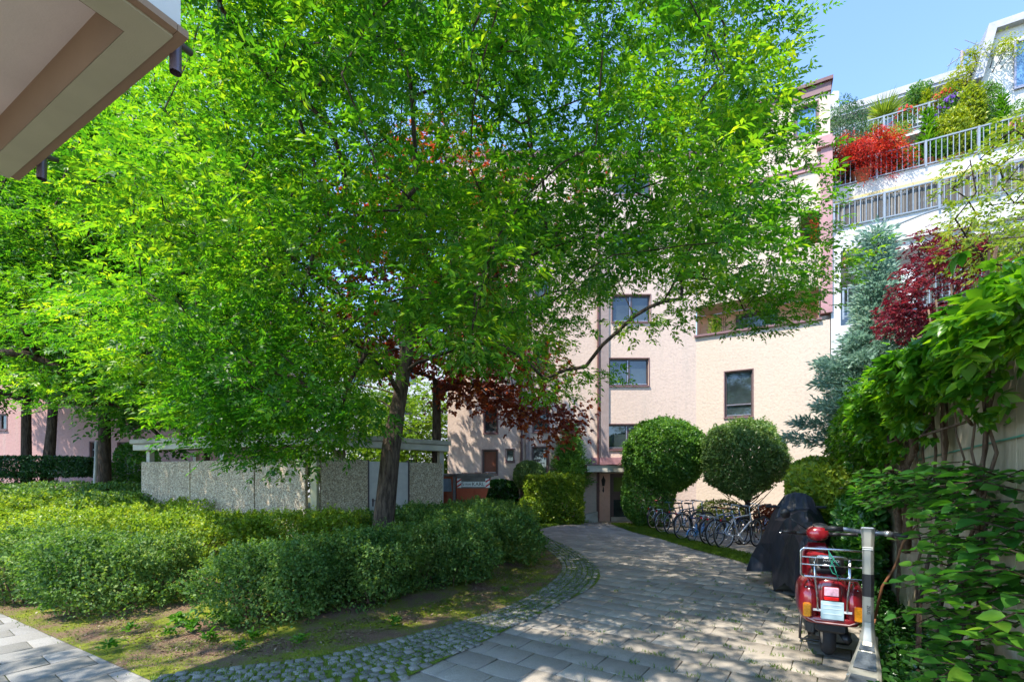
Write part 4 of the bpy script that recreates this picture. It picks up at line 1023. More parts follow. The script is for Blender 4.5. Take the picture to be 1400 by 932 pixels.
# low fringe and outlying limbs
low = [at(x, y, d) for x, y, d in [(275, 560, 7.5), (300, 585, 7), (340, 600, 7.2), (385, 612, 7), (420, 600, 7.6), (455, 590, 7), (350, 560, 6.5), (300, 520, 6.8), (410, 555, 6.2), (470, 560, 6.8), (250, 505, 7.4), (215, 520, 8), (190, 490, 8), (140, 465, 8.2), (95, 440, 8.4), (120, 400, 8.4),
      (1060, 425, 8.4), (1020, 425, 8.2), (1110, 370, 8.6), (1135, 350, 8.8), (1080, 400, 8.3), (1045, 385, 8), (1000, 385, 8), (960, 380, 8.2), (930, 410, 8), (868, 432, 7.6), (800, 500, 7.8), (1020, 60, 7.4), (1052, 45, 7.4), (1035, 90, 7.4), (990, 40, 7.2), (1075, 200, 7.8), (1090, 270, 8.2), (1060, 330, 8.2), (1095, 315, 8.4), (1060, 160, 7.8), (1030, 150, 7.8), (985, 110, 7.4),
      (980, 330, 7.9), (900, 350, 7.8), (745, 520, 8), (700, 480, 7.6), (640, 470, 7.4), (500, 480, 7), (430, 470, 6.5), (560, 400, 7), (620, 400, 7)]]
tree('broadleaf_tree', 'large bright green tree with leaning trunk rising from the front hedge bed', trunk, T + low, cc, G['main'], M['bark'],
     n_comp=68, r_trunk=.15, pad=dict(rad=.56, thick=.11, droop=.30, leaflets=7, llen=.092, lwid=.032, spread=.19), rise=.22, wkw=dict(trunk_r=[.245, .20, .18, .172, .165, .16, .155, .15]), seed=4)

# unseen tree added left of the camera so its crown dapples the drive with shade
def simple_tree(name, label, base, h_fork, centre, radii, n, leafm, bark, r_trunk, group=None, poly=None, n_comp=60, pad=None, seed=1, minsep=.6, lean=(0, 0), zmin=1.5, stems=None, mind=3.2, more=()):
    b = Vector(base); tr = [b, b + Vector((lean[0] * .5, lean[1] * .5, h_fork * .5)), b + Vector((lean[0], lean[1], h_fork))]
    T = crown_points(n, centre, radii, poly, minsep=minsep, seed=seed, zmin=zmin, mind=mind) + list(more)
    return tree(name, label, tr, T, centre, leafm, bark, n_comp=n_comp, r_trunk=r_trunk, pad=pad, group=group, seed=seed)
simple_tree('broadleaf_tree', 'unseen tree beside the balcony, added to dapple the footpath and drive with shade', (-4.4, -2.8, 0), 4.4, (-3.9, .6, 7.4), (5.0, 2.4, 1.9), 105, G['main'], M['bark2'], .15, None, n_comp=44, pad=dict(rad=.55, thick=.15, droop=.3, leaflets=3, llen=.13, lwid=.06, spread=.13), seed=77, zmin=5.6, mind=-9)
# trees on the left
lp = dict(rad=.75, thick=.16, droop=.3, leaflets=3, llen=.15, lwid=.095, spread=.12)
GL = 'tall trees on the left'
X = at(143, 0, 15).x
simple_tree('broadleaf_tree', 'tall tree with thick straight trunk left of the bin enclosure', (X, 15, 0), 5.6, (X + .6, 14.5, 9.6), (4.6, 3.6, 5.6), 230, G['left'], M['bark2'], .19, GL, n_comp=75, pad=lp, seed=11, zmin=3.6)
for k, (px, d, lab, ln, cxo) in enumerate(((36, 17, 'tree with bare straight trunk, leftmost of those behind the dark clipped hedge', (0, 0), -2.2), (52, 17.6, 'thin trunked tree leaning to the right, middle of those behind the dark clipped hedge', (.7, 0), -.2), (62, 16.6, 'forked trunk tree, rightmost of those behind the dark clipped hedge', (.35, 0), .8))):
    X = at(px, 0, d).x
    simple_tree('broadleaf_tree', lab, (X, d, 0), 5.4, (X + cxo, d - .3, 9 + k * .6), (3.6, 3.2, 4.8), 130, G['left'], M['bark2'], .17 if k != 1 else .13, GL, n_comp=70, pad=lp, seed=20 + k, lean=ln, zmin=3.8)
# low overhanging boughs between (a nearer tree whose stem stands outside the view)
X = at(210, 0, 14).x
simple_tree('broadleaf_tree', 'slender tree just behind the left end of the bin enclosure roof', (X - .1, 16.6, 0), 3.4, (X - .3, 15.6, 7.2), (3.4, 2.6, 4.4), 150, G['left'], M['bark2'], .12, GL, n_comp=70, pad=lp, seed=31, zmin=2.8)
# near left boughs filling the upper left
X = -7.6
simple_tree('broadleaf_tree', 'leafy tree with yellow green boughs just beyond the overhanging balcony', (-13.5, 11.4, 0), 4.2, (-7.6, 11.6, 6.9), (5.0, 2.4, 5.0), 250, G['main'], M['bark2'], .16, GL, n_comp=56,
            poly=[(-400, -400), (420, -400), (420, 330), (330, 470), (230, 560), (60, 560), (-400, 575)], pad=dict(rad=.62, thick=.12, droop=.3, leaflets=7, llen=.10, lwid=.036, spread=.2), seed=37, zmin=2.6)
# bronze maple behind the enclosure
X = at(597, 0, 14.6).x
mp = [(250, 150), (700, 150), (705, 440), (800, 520), (790, 590), (760, 610), (720, 575), (700, 560), (660, 545), (640, 530), (615, 560), (600, 490), (520, 500), (250, 560)]
simple_tree('maple_tree', 'bronze red leaved maple behind the bin enclosure, half hidden by the big green tree', (X, 14.6, 0), 4.6, (X + .3, 14.6, 7.6), (4.6, 2.4, 4.6), 170, G['redmaple'], M['bark'], .17, None, poly=mp, n_comp=38,
            pad=dict(rad=.62, thick=.2, droop=.5, leaflets=5, llen=.13, lwid=.085, spread=.06), seed=41, zmin=2.6, more=[at(x, y, d) for x, y, d in [(620, 520, 13.6), (640, 535, 13.4), (665, 530, 13.6), (690, 545, 13.4), (712, 560, 13.6), (735, 575, 13.6), (752, 590, 13.8), (760, 565, 13.8), (725, 540, 13.8), (700, 515, 13.8), (660, 505, 13.6), (745, 545, 14), (770, 580, 14), (780, 555, 14), (640, 500, 13.4), (610, 505, 13.4), (560, 470, 13), (530, 500, 13), (470, 500, 13), (350, 250, 13.5), (380, 240, 13.5), (590, 200, 13), (600, 230, 13), (800, 230, 14), (770, 260, 14), (460, 430, 13), (740, 320, 13.5)]])
# drooping fringe of the maple before the facade is part of the same crown polygon above
# sunny trees beyond, filling the gap
for k, (px, d, r_, z_, lab) in enumerate(((470, 26, 3.6, 4.6, 'round sunny tree beyond the enclosure, seen left of the leaning trunk'), (575, 24, 2.6, 3.4, 'round sunny tree beyond the enclosure, seen between the two trunks'), (330, 27, 3.8, 5.4, 'round sunny tree beyond the left half of the enclosure roof'))):
    X = at(px, 0, d).x
    simple_tree('garden_tree', lab, (X, d, 0), 1.8, (X, d, z_), (r_, 2.4, z_ - .4), 70, G['back'], M['bark2'], .13, 'sunny trees beyond the bin enclosure', n_comp=70, pad=dict(rad=.8, thick=.3, droop=.3, leaflets=3, llen=.2, lwid=.12, spread=.12), seed=50 + k, zmin=.5, minsep=.7)

# ------------------------------------------------------------------ clipped hedges and shrubs
def nz(P, f, s=0.0):
    return (np.sin(P[:, 0] * f + 1.3 + s) * np.sin(P[:, 1] * f * 1.1 + 2.1 + s) + np.sin(P[:, 2] * f * 1.3 + P[:, 0] * f * .7 + s)) * .5
def clump(name, label, c, r, h, leafm, n, ll=.035, lw=.02, rz=0.0, z0=.12, e=3.2, jit=.05, stems=10, cat='shrub', group=None, wob=.12, inner=.3, up=.5, topbias=0.0, parent=None, bark='bark_l', full=False, partname='foliage', stem_r=.012, freq=3.0, sprigs=0, sprig_l=1.0, wob2=.0, lowthin=False):
    """c=(x,y); r=(rx,ry); box-like leafy mass from z0 to h with stems below"""
    rt = parent or root(name, label, cat, (c[0], c[1], 0), rz, group)
    v = nrm(rng.normal(size=(n, 3))); 
    if topbias: 
        k = rng.random(n) < topbias; v[k, 2] = np.abs(v[k, 2]) + .35; v = nrm(v)
    m = (np.abs(v[:, 0]) ** e + np.abs(v[:, 1]) ** e + np.abs(v[:, 2]) ** e) ** (-1 / e)
    hz = (h - z0) / 2; P = v * m[:, None] * np.array([r[0], r[1], hz])
    dep = rng.exponential(jit, n); dep = np.where(rng.random(n) < inner, rng.uniform(0, .45, n), dep)
    w = 1 + wob * nz(P, freq, c[0]) + wob2 * nz(P, freq * 3.1, c[0] + 2) - np.minimum(dep / np.minimum(np.linalg.norm(P, axis=1), 1.0), .85)
    P = P * w[:, None]; P[:, 2] += hz + z0
    nn = nrm(v + rng.normal(0, .55, (n, 3)) + np.array([0, 0, .35])); D = nrm(rng.normal(size=(n, 3)) + np.array([0, 0, up]) + v * .6)
    L = ll * rng.uniform(.65, 1.3, n)
    ca, sa = math.cos(rz), math.sin(rz); R = np.array([[ca, -sa, 0], [sa, ca, 0], [0, 0, 1]])
    if sprigs:
        ns = int(sprigs); ii = rng.integers(0, n, ns * 3); ii = ii[dep[ii] < .12][:ns]; B_ = P[ii]; dr = nrm(v[ii] + rng.normal(0, .35, (len(ii), 3)) + np.array([0, 0, .7])); SL = rng.uniform(.05, .17, len(ii))[:, None] * sprig_l
        PP, DD, NN_, LL_ = [], [], [], []
        for j in range(9):
            PP.append(B_ + dr * SL * (j / 8)); sd = nrm(np.cross(dr, rng.normal(size=dr.shape))); DD.append(nrm(dr * .6 + sd)); NN_.append(nrm(rng.normal(size=dr.shape) * .5 + np.array([0, 0, 1.]))); LL_.append(ll * rng.uniform(.6, 1.1, len(ii)))
        P = np.concatenate([P] + PP); D = np.concatenate([D] + DD); nn = np.concatenate([nn] + NN_); L = np.concatenate([L] + LL_)
    z_keep = (P[:, 2] > .01) & (rng.random(len(P)) < (1.0 if not lowthin else np.clip(.22 + (P[:, 2] / h) * 1.9, 0, 1)))
    leaves(partname, P[z_keep], D[z_keep], nn[z_keep], L[z_keep], L[z_keep] * lw / ll, leafm, rt, world=False) if False else None
    o = _lv(partname, P[z_keep], D[z_keep], nn[z_keep], L[z_keep], L[z_keep] * lw / ll, leafm, rt, full)
    if stems:
        mb = MB(); rr = random.Random(int(c[0] * 100 + c[1] * 10))
        for _ in range(stems):
            x, y = rr.uniform(-.7, .7) * r[0], rr.uniform(-.7, .7) * r[1]
            a = Vector((x * .85, y * .85, 0)); hgt = h * rr.uniform(.6, .92)
            b = Vector((x * 1.15 + rr.uniform(-.1, .1), y * 1.15 + rr.uniform(-.1, .1), hgt)); md = a.lerp(b, .5) + Vector((rr.uniform(-.08, .08), rr.uniform(-.08, .08), 0))
            mb.tube([a, md, b], [stem_r, stem_r * .8, stem_r * .4], 4)
            for _ in range(3):
                f = rr.uniform(.25, .8); s_ = a.lerp(b, f); mb.tube([s_, s_ + Vector((rr.uniform(-.25, .25), rr.uniform(-.25, .25), rr.uniform(.1, .3)))], [stem_r * .6, stem_r * .25], 3)
        mb.build('stems', M[bark], rt, world=False)
    return rt
def _lv(name, P, D, N, L, W, mat, parent, full=False):
    save = WM.get(parent.name); WM[parent.name] = Matrix.Identity(4)
    o = leaves(name, P, D, N, L, W, mat, parent, full=full)
    WM[parent.name] = save; WM[o.name] = save; return o
GH = 'shrubs of the clipped hedge bed'
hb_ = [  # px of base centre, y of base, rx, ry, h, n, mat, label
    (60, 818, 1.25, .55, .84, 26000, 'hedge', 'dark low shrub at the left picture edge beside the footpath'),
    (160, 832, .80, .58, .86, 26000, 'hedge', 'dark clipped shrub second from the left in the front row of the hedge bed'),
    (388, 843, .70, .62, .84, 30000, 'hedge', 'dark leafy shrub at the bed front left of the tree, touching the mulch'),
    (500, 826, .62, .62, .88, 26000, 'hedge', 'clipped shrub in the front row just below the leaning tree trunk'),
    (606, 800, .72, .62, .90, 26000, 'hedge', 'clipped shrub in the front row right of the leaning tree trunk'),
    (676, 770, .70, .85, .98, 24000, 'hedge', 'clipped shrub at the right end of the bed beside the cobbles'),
    (290, 775, .95, .75, .94, 20000, 'hedge_lit_y', 'brightly lit yellow green shrub in the second row left of the tree'),
    (120, 772, 1.5, .9, .98, 20000, 'hedge_lit_y', 'broad lit shrub in the second row near the left edge'),
    (430, 768, .85, .8, .96, 16000, 'hedge_lit_y', 'sunlit shrub in front of the yellow corner post'),
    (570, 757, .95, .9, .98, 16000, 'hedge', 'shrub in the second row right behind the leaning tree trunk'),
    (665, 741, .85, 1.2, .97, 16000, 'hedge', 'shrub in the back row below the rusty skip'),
    (-60, 742, 2.4, 1.3, 1.15, 16000, 'hedge_lit_y', 'pale topped shrub mass at the left edge behind the front rows'),
    (110, 735, 1.9, 1.1, 1.12, 15000, 'hedge_lit_y', 'flat topped sunlit shrub in the third row left of the enclosure'),
    (265, 737, 1.3, 1.0, 1.02, 14000, 'hedge_lit_y', 'sunlit shrub directly before the left enclosure panels'),
    (355, 732, .9, .6, 1.0, 9000, 'hedge_lit_y', 'sunlit shrub before the middle of the left enclosure panels'),
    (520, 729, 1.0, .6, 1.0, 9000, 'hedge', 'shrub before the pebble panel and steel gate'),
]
for (px, py, rx, ry, h, n, mt_, lab) in hb_:
    p = gp(px, py); far = p.y / 6.0
    clump('clipped_shrub', lab, (p.x, p.y), (rx * (1.02 if p.y < 7.5 else 1.12), ry * 1.08), h, G[mt_], int(n * .72), ll=.042 * max(1, far ** .8), lw=.026 * max(1, far ** .8), group=GH, z0=.03, stems=18 if p.y < 9 else 4, wob=.24, wob2=.16, topbias=.22, inner=.30, jit=.07, e=4.5, freq=4.3, sprigs=900 if p.y < 9 else 500, lowthin=True)
# raised ground cover at the far left
for (px, d, rx, h, n, lab, mt_) in ((60, 15.5, 3.2, 1.52, 16000, 'low dark evergreen band below the tall clipped hedge', 'hedge'), (175, 14.6, 1.4, 1.5, 8000, 'dark evergreen band between the thick trunk and the enclosure', 'hedge'), (40, 13.2, 4.2, 1.30, 18000, 'pale green ground shrubs in a broad band behind the bed', 'hedge'), (165, 13.0, 1.2, 1.28, 8000, 'pale green ground shrubs left of the enclosure panel', 'hedge')):
    X = at(px, 0, d).x; clump('evergreen_shrub', lab, (X, d), (rx, .9), h, G[mt_], n, ll=.09, lw=.05, group='evergreen bands at the back of the bed', stems=3, z0=.05, jit=.08)
# tall clipped yew hedge on the left
a = at(-260, 0, 16.2).x; b_ = at(128, 0, 16.2).x
clump('clipped_hedge', 'tall dark clipped hedge with flat top before the dusky pink house', ((a + b_) / 2, 16.2), ((b_ - a) / 2, .35), 2.42, G['yew'], 34000, ll=.08, lw=.04, e=10, z0=1.75, wob=.015, stems=40, cat='hedge', jit=.06, bark='bark', stem_r=.02)
a2 = at(45, 0, 16.2).x
clump('clipped_hedge', 'solid dark lower part of hedge at the left picture edge', ((a + a2) / 2, 16.25), ((a2 - a) / 2, .3), 1.9, G['yew'], 18000, ll=.08, lw=.04, e=8, z0=.2, wob=.03, stems=8, cat='hedge', jit=.06, bark='bark')
# support pole
f = MB(); p0 = at(127, 662, 15.6); p1 = at(132, 603, 15.6); p0.z = 0; f.tube([p0, p1], .045, 8); o = f.build('support_pole', M['conc'], None, smooth=True); props(o, 'thin pale pole leaning slightly beside the thick left trunk', 'pole')
# stair railing by the rose building door
rl = root('stair_railing', 'grey steel stair railing beside the door of the dusky pink house', 'railing', at(180, 657, 19))
f = MB(); pts = [at(164, 636, 19), at(186, 625.5, 19), at(200, 625.5, 19)]; f.tube(pts, .03, 6)
f.tube([p - Vector((0, 0, .75)) for p in pts], .02, 6)
for k in range(8):
    x = 165 + k * 4.8; y = 636 - max(0, min(1, (x - 164) / 22)) * 10.5; p = at(x, y, 19); f.tube([p, p - Vector((0, 0, .75 if k % 4 else 1.9))], .014, 5)
f.build('rail', M['rail'], rl)
# bushes beside that door
clump('bush', 'round leafy bush growing over the stair railing at the left', (at(185, 0, 18.2).x, 18.2), (.85, .6), 3.0, G['left'], 7000, ll=.1, lw=.06, e=2.2, z0=.3, stems=5)

# plants before the pink facade
def Xat(px, d): return at(px, 0, d).x
clump('entrance_hedge', 'bright green box shaped hedge beside the house entrance', (Xat(757, 17.5), 17.5), (1.06, .5), 1.80, G['hedge_lit_y'], 26000, ll=.08, lw=.05, e=9, z0=.0, wob=.03, wob2=.04, sprigs=500, stems=6, cat='hedge', jit=.06, topbias=.3)
clump('leafy_bush', 'loose yellow green bush at the left foot of the box shaped hedge', (Xat(726, 17.2), 17.2), (.5, .4), 1.0, G['hedge_lit_y'], 3500, ll=.08, lw=.05, e=2.2, z0=.0, stems=4)
clump('round_bush', 'small round clipped bush poking above the box shaped hedge', (Xat(724, 17.8), 17.85), (.62, .5), 2.35, G['globe2'], 9000, ll=.06, lw=.04, e=2.1, z0=1.2, wob=.04, stems=4)
clump('ivy_bush', 'glossy dark leaved bush against the facade right of the skip', (Xat(684, 18.2), 18.2), (.62, .3), 1.56, G['ivy'], 7000, ll=.09, lw=.07, e=4, z0=.0, stems=3)
# feathery conifer
rt = root('conifer_shrub', 'feathery pale green conifer standing between the small windows and the downpipe', 'shrub', (Xat(780, 18.0), 18.0, 0))
def conifer(rt, x, y, zb, zt, R, leafm, n, ll, lw, tiers=26, bark='bark2', droop=-.5, shape=None, trunk_r=.07, lean=(0, 0)):
    H = zt - zb; shape = shape or (lambda f: (1 - f) ** .8)
    f = MB(); f.tube([(x, y, 0), (x + lean[0] * .5, y + lean[1] * .5, zb + H * .5), (x + lean[0], y + lean[1], zt)], [trunk_r, trunk_r * .6, .01], 7); P = []; D = []
    rr = random.Random(5)
    for i in range(tiers * 5):
        fz = (i / (tiers * 5)) ** .9; z = zb + H * fz; a = i * 2.4 + rr.uniform(-.4, .4); L = R * shape(fz) * rr.uniform(.65, 1.15) + .05
        bx, by = x + lean[0] * fz, y + lean[1] * fz
        d = Vector((math.cos(a), math.sin(a), -droop * .8)).normalized(); p0 = Vector((bx, by, z)); p1 = p0 + d * L + Vector((0, 0, droop * .25 * L))
        f.tube([p0, p0.lerp(p1, .5) + Vector((0, 0, .04)), p1], [.018, .012, .004], 4)
        m = int(n * L / (R * tiers * 5 * .55)) + 3
        t = rng.uniform(.15, 1.05, m) ** .8; bp_ = np.array(list(p0)) + np.outer(t, np.array(list(p1 - p0)))
        sp = (.05 + .085 * R) * (1.1 - t * .6)
        off = rng.normal(size=(m, 3)) * sp[:, None] * np.array([1, 1, .6]); P.append(bp_ + off); D.append(nrm(np.tile(np.array(list(d)), (m, 1)) + off / sp[:, None] * .75))
    f.build('trunk', M[bark], rt)
    P = np.concatenate(P); D = np.concatenate(D); L = ll * rng.uniform(.6, 1.3, len(P))
    leaves('foliage', P, D, rdir(len(P), .4), L, L * lw / ll, leafm, rt)
conifer(rt, Xat(780, 18.0), 18.0, 1.2, 3.75, .95, G['thuja'], 9000, .13, .035, droop=-1.0)
# globe topiary
clump('clipped_globe_tree', 'dense dark green clipped ball, left of the two, filled out down to the ground', (Xat(910, 16.3), 16.3), (1.4, 1.15), 3.75, G['globe'], 42000, ll=.085, lw=.05, e=2.15, z0=1.3, wob=.07, wob2=.04, sprigs=700, sprig_l=1.0, stems=0, cat='topiary', jit=.05, inner=.15)
g1 = bpy.data.objects['clipped_globe_tree']
clump(None, None, (Xat(900, 16.4), 16.4), (.9, .7), 2.4, G['globe'], 16000, ll=.075, lw=.045, e=2.6, z0=.0, wob=.06, stems=9, parent=root('leafy_shrub', 'dark green shrub skirt beneath the left clipped ball beside the door', 'shrub', (Xat(886, 16.4), 16.4, 0)), jit=.05)
f = MB(); rr = random.Random(3); gx, gy = Xat(915, 16.3), 16.3
for k in range(5):
    a = rr.uniform(0, 6.28); f.tube([(gx + .1 * math.cos(a), gy + .1 * math.sin(a), 0), (gx + .25 * math.cos(a), gy + .25 * math.sin(a), 1.0), (gx + .7 * math.cos(a), gy + .6 * math.sin(a), 2.4)], [.06, .045, .02], 6)
f.build('trunk', M['bark2'], g1)
GT = root('clipped_globe_tree', 'looser grey green clipped ball on bare stems, right of the two', 'topiary', (Xat(1018, 14.6), 14.6, 0))
clump(None, None, (Xat(1018, 14.6), 14.6), (1.22, 1.05), 3.5, G['globe2'], 26000, ll=.08, lw=.05, e=2.15, z0=1.15, wob=.10, wob2=.06, sprigs=700, sprig_l=1.2, stems=0, parent=GT, jit=.06, inner=.3)
f = MB(); gx, gy = Xat(1021, 14.6), 14.6
f.tube([(gx, gy, 0), (gx + .02, gy, .9), (gx - .02, gy, 1.6), (gx, gy, 2.8)], [.09, .075, .06, .03], 8)
for k in range(26):
    a = rr.uniform(0, 6.28); b = rr.uniform(.3, 1.15); z_ = rr.uniform(.5, 1.3)
    f.tube([(gx, gy, z_), (gx + .4 * b * math.cos(a), gy + .4 * b * math.sin(a), z_ + .25), (gx + 1.0 * b * math.cos(a), gy + .9 * b * math.sin(a), z_ + rr.uniform(.3, .9))], [.022, .015, .006], 4)
f.build('trunk', M['bark2'], GT)
for (px, d, r_, h_, m_, lab) in ((985, 15.2, (.8, .35), .95, 'lime', 'low yellow green shrub behind the bicycles under the balls'), (1052, 14.4, (.45, .35), .85, 'redmaple', 'small dry reddish shrub behind the front bicycle')):
    clump('low_shrub', lab, (Xat(px, d), d), r_, h_, G[m_], 3200, ll=.07, lw=.04, e=2.4, z0=.05, stems=8)

# blue conifer behind the creeper wall
rt = root('blue_conifer', 'tall blue green conifer in front of the white building', 'tree', (Xat(1190, 11.0), 11.0, 0))
conifer(rt, Xat(1198, 11.0), 11.0, 2.3, 7.5, 1.5, G['blue'], 46000, .12, .040, tiers=26, droop=-.35, shape=lambda f: .3 + .75 * max(0, (1 - f * 1.9)) ** .6 if f < .5 else .32 * (1 - f) ** .7 + .04, trunk_r=.10)
# purple maple
X = Xat(1270, 9.3)
pm = [(1215, 455), (1218, 425), (1262, 330), (1280, 320), (1300, 335), (1330, 330), (1350, 350), (1330, 400), (1300, 440), (1260, 470)]
simple_tree('purple_maple', 'small purple red maple rising behind the creeper on the wall', (X + .6, 9.3, 0), 4.4, (X + .1, 9.3, 5.5), (1.2, .9, 1.3), 70, G['purple'], M['bark2'], .06, None, poly=pm, n_comp=36, pad=dict(rad=.24, thick=.1, droop=.5, leaflets=5, llen=.085, lwid=.028, spread=.02), seed=61, minsep=.16, zmin=3)
# airy light green tree, upper right
X = Xat(1350, 7.6)
ag = [(1285, 310), (1292, 262), (1310, 240), (1330, 215), (1360, 185), (1480, 130), (1480, 420), (1380, 380), (1330, 350), (1300, 345)]
simple_tree('airy_tree', 'thin twigged light green tree before the balconies at the right edge', (X + .9, 7.6, 0), 3.6, (X + .5, 7.6, 6.0), (2.2, 1.2, 2.0), 85, G['lime'], M['bark2'], .07, None, poly=ag, n_comp=20, pad=dict(rad=.32, thick=.12, droop=.3, leaflets=5, llen=.075, lwid=.034, spread=.10), seed=63, minsep=.28, zmin=3)

# ------------------------------------------------------------------ garden wall, creeper, shrub
WB = gp(1290, 932); WD = Vector((.528, .849, 0)).normalized(); WN2 = Vector((-WD.y, WD.x, 0))   # towards the drive
k = NT('board_marked_concrete'); co = k.coord(obj=False); 
st = k.noise(k.coord((3, 3, .6), obj=False), 2.4, 7, .75)
c = k.ramp(st, [(.3, (0.22, 0.19, 0.145)), (.5, (0.42, 0.38, 0.30)), (.7, (0.56, 0.51, 0.42))])
c = k.mix(k.ramp(k.noise(co, 2.2, 5, .7), [(.5, (0, 0, 0)), (.75, (.6, .6, .6))]), c, (0.12, 0.13, 0.06)); c = k.mix(.5, c, (0.62, 0.46, 0.29)); k.l(c, k.b.inputs['Base Color']); k.b.inputs['Roughness'].default_value = .95; k.bump(st, .5, .03)
gw = MB()
for i in range(-3, 9):
    c_ = WB + WD * (i * 1.5 + .75) - WN2 * .12; gw.box((c_.x, c_.y, 1.3), (1.496, .24, 2.6), u=WD, bev=.006)
o = gw.build('garden_wall', k.m); props(o, 'weathered concrete garden wall under the creeper on the right', 'wall')
def wallp(t, z, off=0.0): 
    t = np.asarray(t); z = np.asarray(z); off = np.asarray(off)
    return np.stack([WB.x + WD.x * t + WN2.x * off, WB.y + WD.y * t + WN2.y * off, z + 0 * t], -1)
cr = root('wall_creeper', 'mass of five fingered creeper with brown stems spilling over the concrete wall', 'plant', WB + WD * 2)
def palmate(P, D, N, ll, lw, k=5):
    n = len(P); S = nrm(np.cross(D, N)); out = []
    for j in range(k):
        a = (j - (k - 1) / 2) * .62; d = D * math.cos(a) + S * math.sin(a); f = 1 - .16 * abs(j - (k - 1) / 2)
        out.append((P, d, nrm(N + rng.normal(0, .12, (n, 3))), ll * f))
    P_ = np.concatenate([o[0] for o in out]); D_ = np.concatenate([o[1] for o in out]); N_ = np.concatenate([o[2] for o in out]); L_ = np.concatenate([o[3] for o in out])
    return P_, D_, N_, L_, L_ * lw
# upper blanket: t range -2.5..8.5, z from zlow(t) to ztop(t)
n = 8600
t = rng.uniform(-2.6, 9.5, n); 
ZT = lambda t: np.interp(t, [-2.6, -1.6, 0, 1.5, 6, 9.5], [2.42, 2.47, 2.56, 2.76, 3.22, 3.2]) + .10 * np.sin(t * 2.7)
ztop = ZT(t); zlow = np.where(t < .1, 2.05, np.where(t < 3.2, 2.05 - .12 * (t - .1), 1.68 - .03 * (t - 3.2))) + .18 * np.sin(t * 5.1)
z = zlow + (ztop - zlow) * rng.beta(1.5, 1.0, n); u_ = (z - zlow) / (ztop - zlow)
off = (.08 + .34 * np.sin(np.clip(u_, 0, 1) * math.pi) ** .6 * (1 + .35 * np.sin(t * 3.3 + z * 2.1))) * rng.uniform(.45, 1.0, n)
P = wallp(t, z, off); nw = np.array([WN2.x, WN2.y, 0])
D = nrm(nw * .55 + np.array([0, 0, -.35]) + rng.normal(0, .65, (n, 3))); N = nrm(nw * .55 + np.array([0, 0, .85]) + rng.normal(0, .42, (n, 3)))
top_n = 1500; t2 = rng.uniform(-2.6, 9.5, top_n); P2 = wallp(t2, ZT(t2) + rng.normal(0, .07, top_n), rng.uniform(-.7, .28, top_n))
P = np.concatenate([P, P2]); D = np.concatenate([D, nrm(rng.normal(size=(top_n, 3)) * np.array([1, 1, .3]) + nw * .3)]); N = np.concatenate([N, nrm(np.array([0, 0, 1.]) + rng.normal(0, .35, (top_n, 3)))])
ll = rng.uniform(.045, .115, len(P)); Q = palmate(P, D, N, ll, .52)
leaves('foliage', *Q, G['vine'], cr, full=2)
f = MB(); rr = random.Random(8)
for i in range(46):
    t0 = rr.uniform(-1.5, 8.5); x = t0; zz = rr.uniform(0, .4) if rr.random() < .5 else rr.uniform(.9, 1.4); pts = []
    thick = rr.uniform(.006, .016)
    if i in (0, 1, 2): x = t0 = 1.05 + i * .14; zz = .9; thick = .045 - i * .008
    for s_ in range(9):
        pts.append(WB + WD * x + WN2 * (.03 + thick + rr.uniform(0, .06)) + Vector((0, 0, zz))); x += rr.uniform(-.14, .12) * (2.2 if i < 3 else 1); zz += rr.uniform(.16, .34)
        if zz > 3.0: break
    f.tube(pts, [thick * (1 - .06 * q_) for q_ in range(len(pts))], 6)
for i in range(10):
    t0 = rr.uniform(-1.8, 3.5); zz = rr.uniform(1.95, 2.4); pts = [WB + WD * (t0 + s_ * .22) + WN2 * (.1 + rr.uniform(0, .2)) + Vector((0, 0, zz + rr.uniform(-.06, .06))) for s_ in range(6)]
    f.tube(pts, .009, 5)
f.build('stems', M['bark_l'], cr, smooth=True)
f = MB(); f.tube([WB + WD * -2 + WN2 * .02 + Vector((0, 0, 1.83)), WB + WD * .9 + WN2 * .02 + Vector((0, 0, 1.80))], .005, 5); f.tube([WB + WD * .9 + WN2 * .02 + Vector((0, 0, 1.80)), WB + WD * .35 + WN2 * .02 + Vector((0, 0, 2.3))], .004, 5)
o = f.build('green_wire', simple('green_garden_wire', (0.10, 0.35, 0.24), .5), None); props(o, 'thin green wire stretched along the concrete wall', 'wire')

# broad leaved shrub growing against the wall and over the drive edge
sh = root('broad_leaved_shrub', 'large leaved shrub arching over the wall foot at the lower right', 'shrub', WB + WD * -.2)
def sprays(nb, trange, zf, offr, out_len, lpb, ll, seed):
    r2 = random.Random(seed); mb = MB(); P = []; D = []; N = []
    for i in range(nb):
        tt = r2.uniform(*trange); z_ = zf(tt, r2); o0 = r2.uniform(.0, .1); L = r2.uniform(*out_len)
        a = WB + WD * tt + WN2 * o0 + Vector((0, 0, z_)); dr_ = (WN2 * r2.uniform(.5, 1.0) + WD * r2.uniform(-.9, .4) + Vector((0, 0, r2.uniform(-.15, .35)))).normalized()
        b = a + dr_ * L * .6 + Vector((0, 0, .02)); c_ = a + dr_ * L + Vector((0, 0, -.12 * L)); mb.tube([a, b, c_], [.006, .004, .002], 4)
        sd = dr_.cross(Vector((0, 0, 1))).normalized()
        for k_ in range(lpb):
            f_ = (k_ + .5) / lpb; p = a.lerp(b, f_ / .6) if f_ < .6 else b.lerp(c_, (f_ - .6) / .4); sg_ = 1 if k_ % 2 else -1
            P.append(list(p)); D.append(list((dr_ * .55 + sd * sg_ * .9 + Vector((0, 0, r2.uniform(-.35, .1)))).normalized())); N.append(list((Vector((0, 0, 1)) + Vector((r2.uniform(-.4, .4), r2.uniform(-.4, .4), 0))).normalized()))
    return mb, np.array(P), np.array(D), np.array(N)
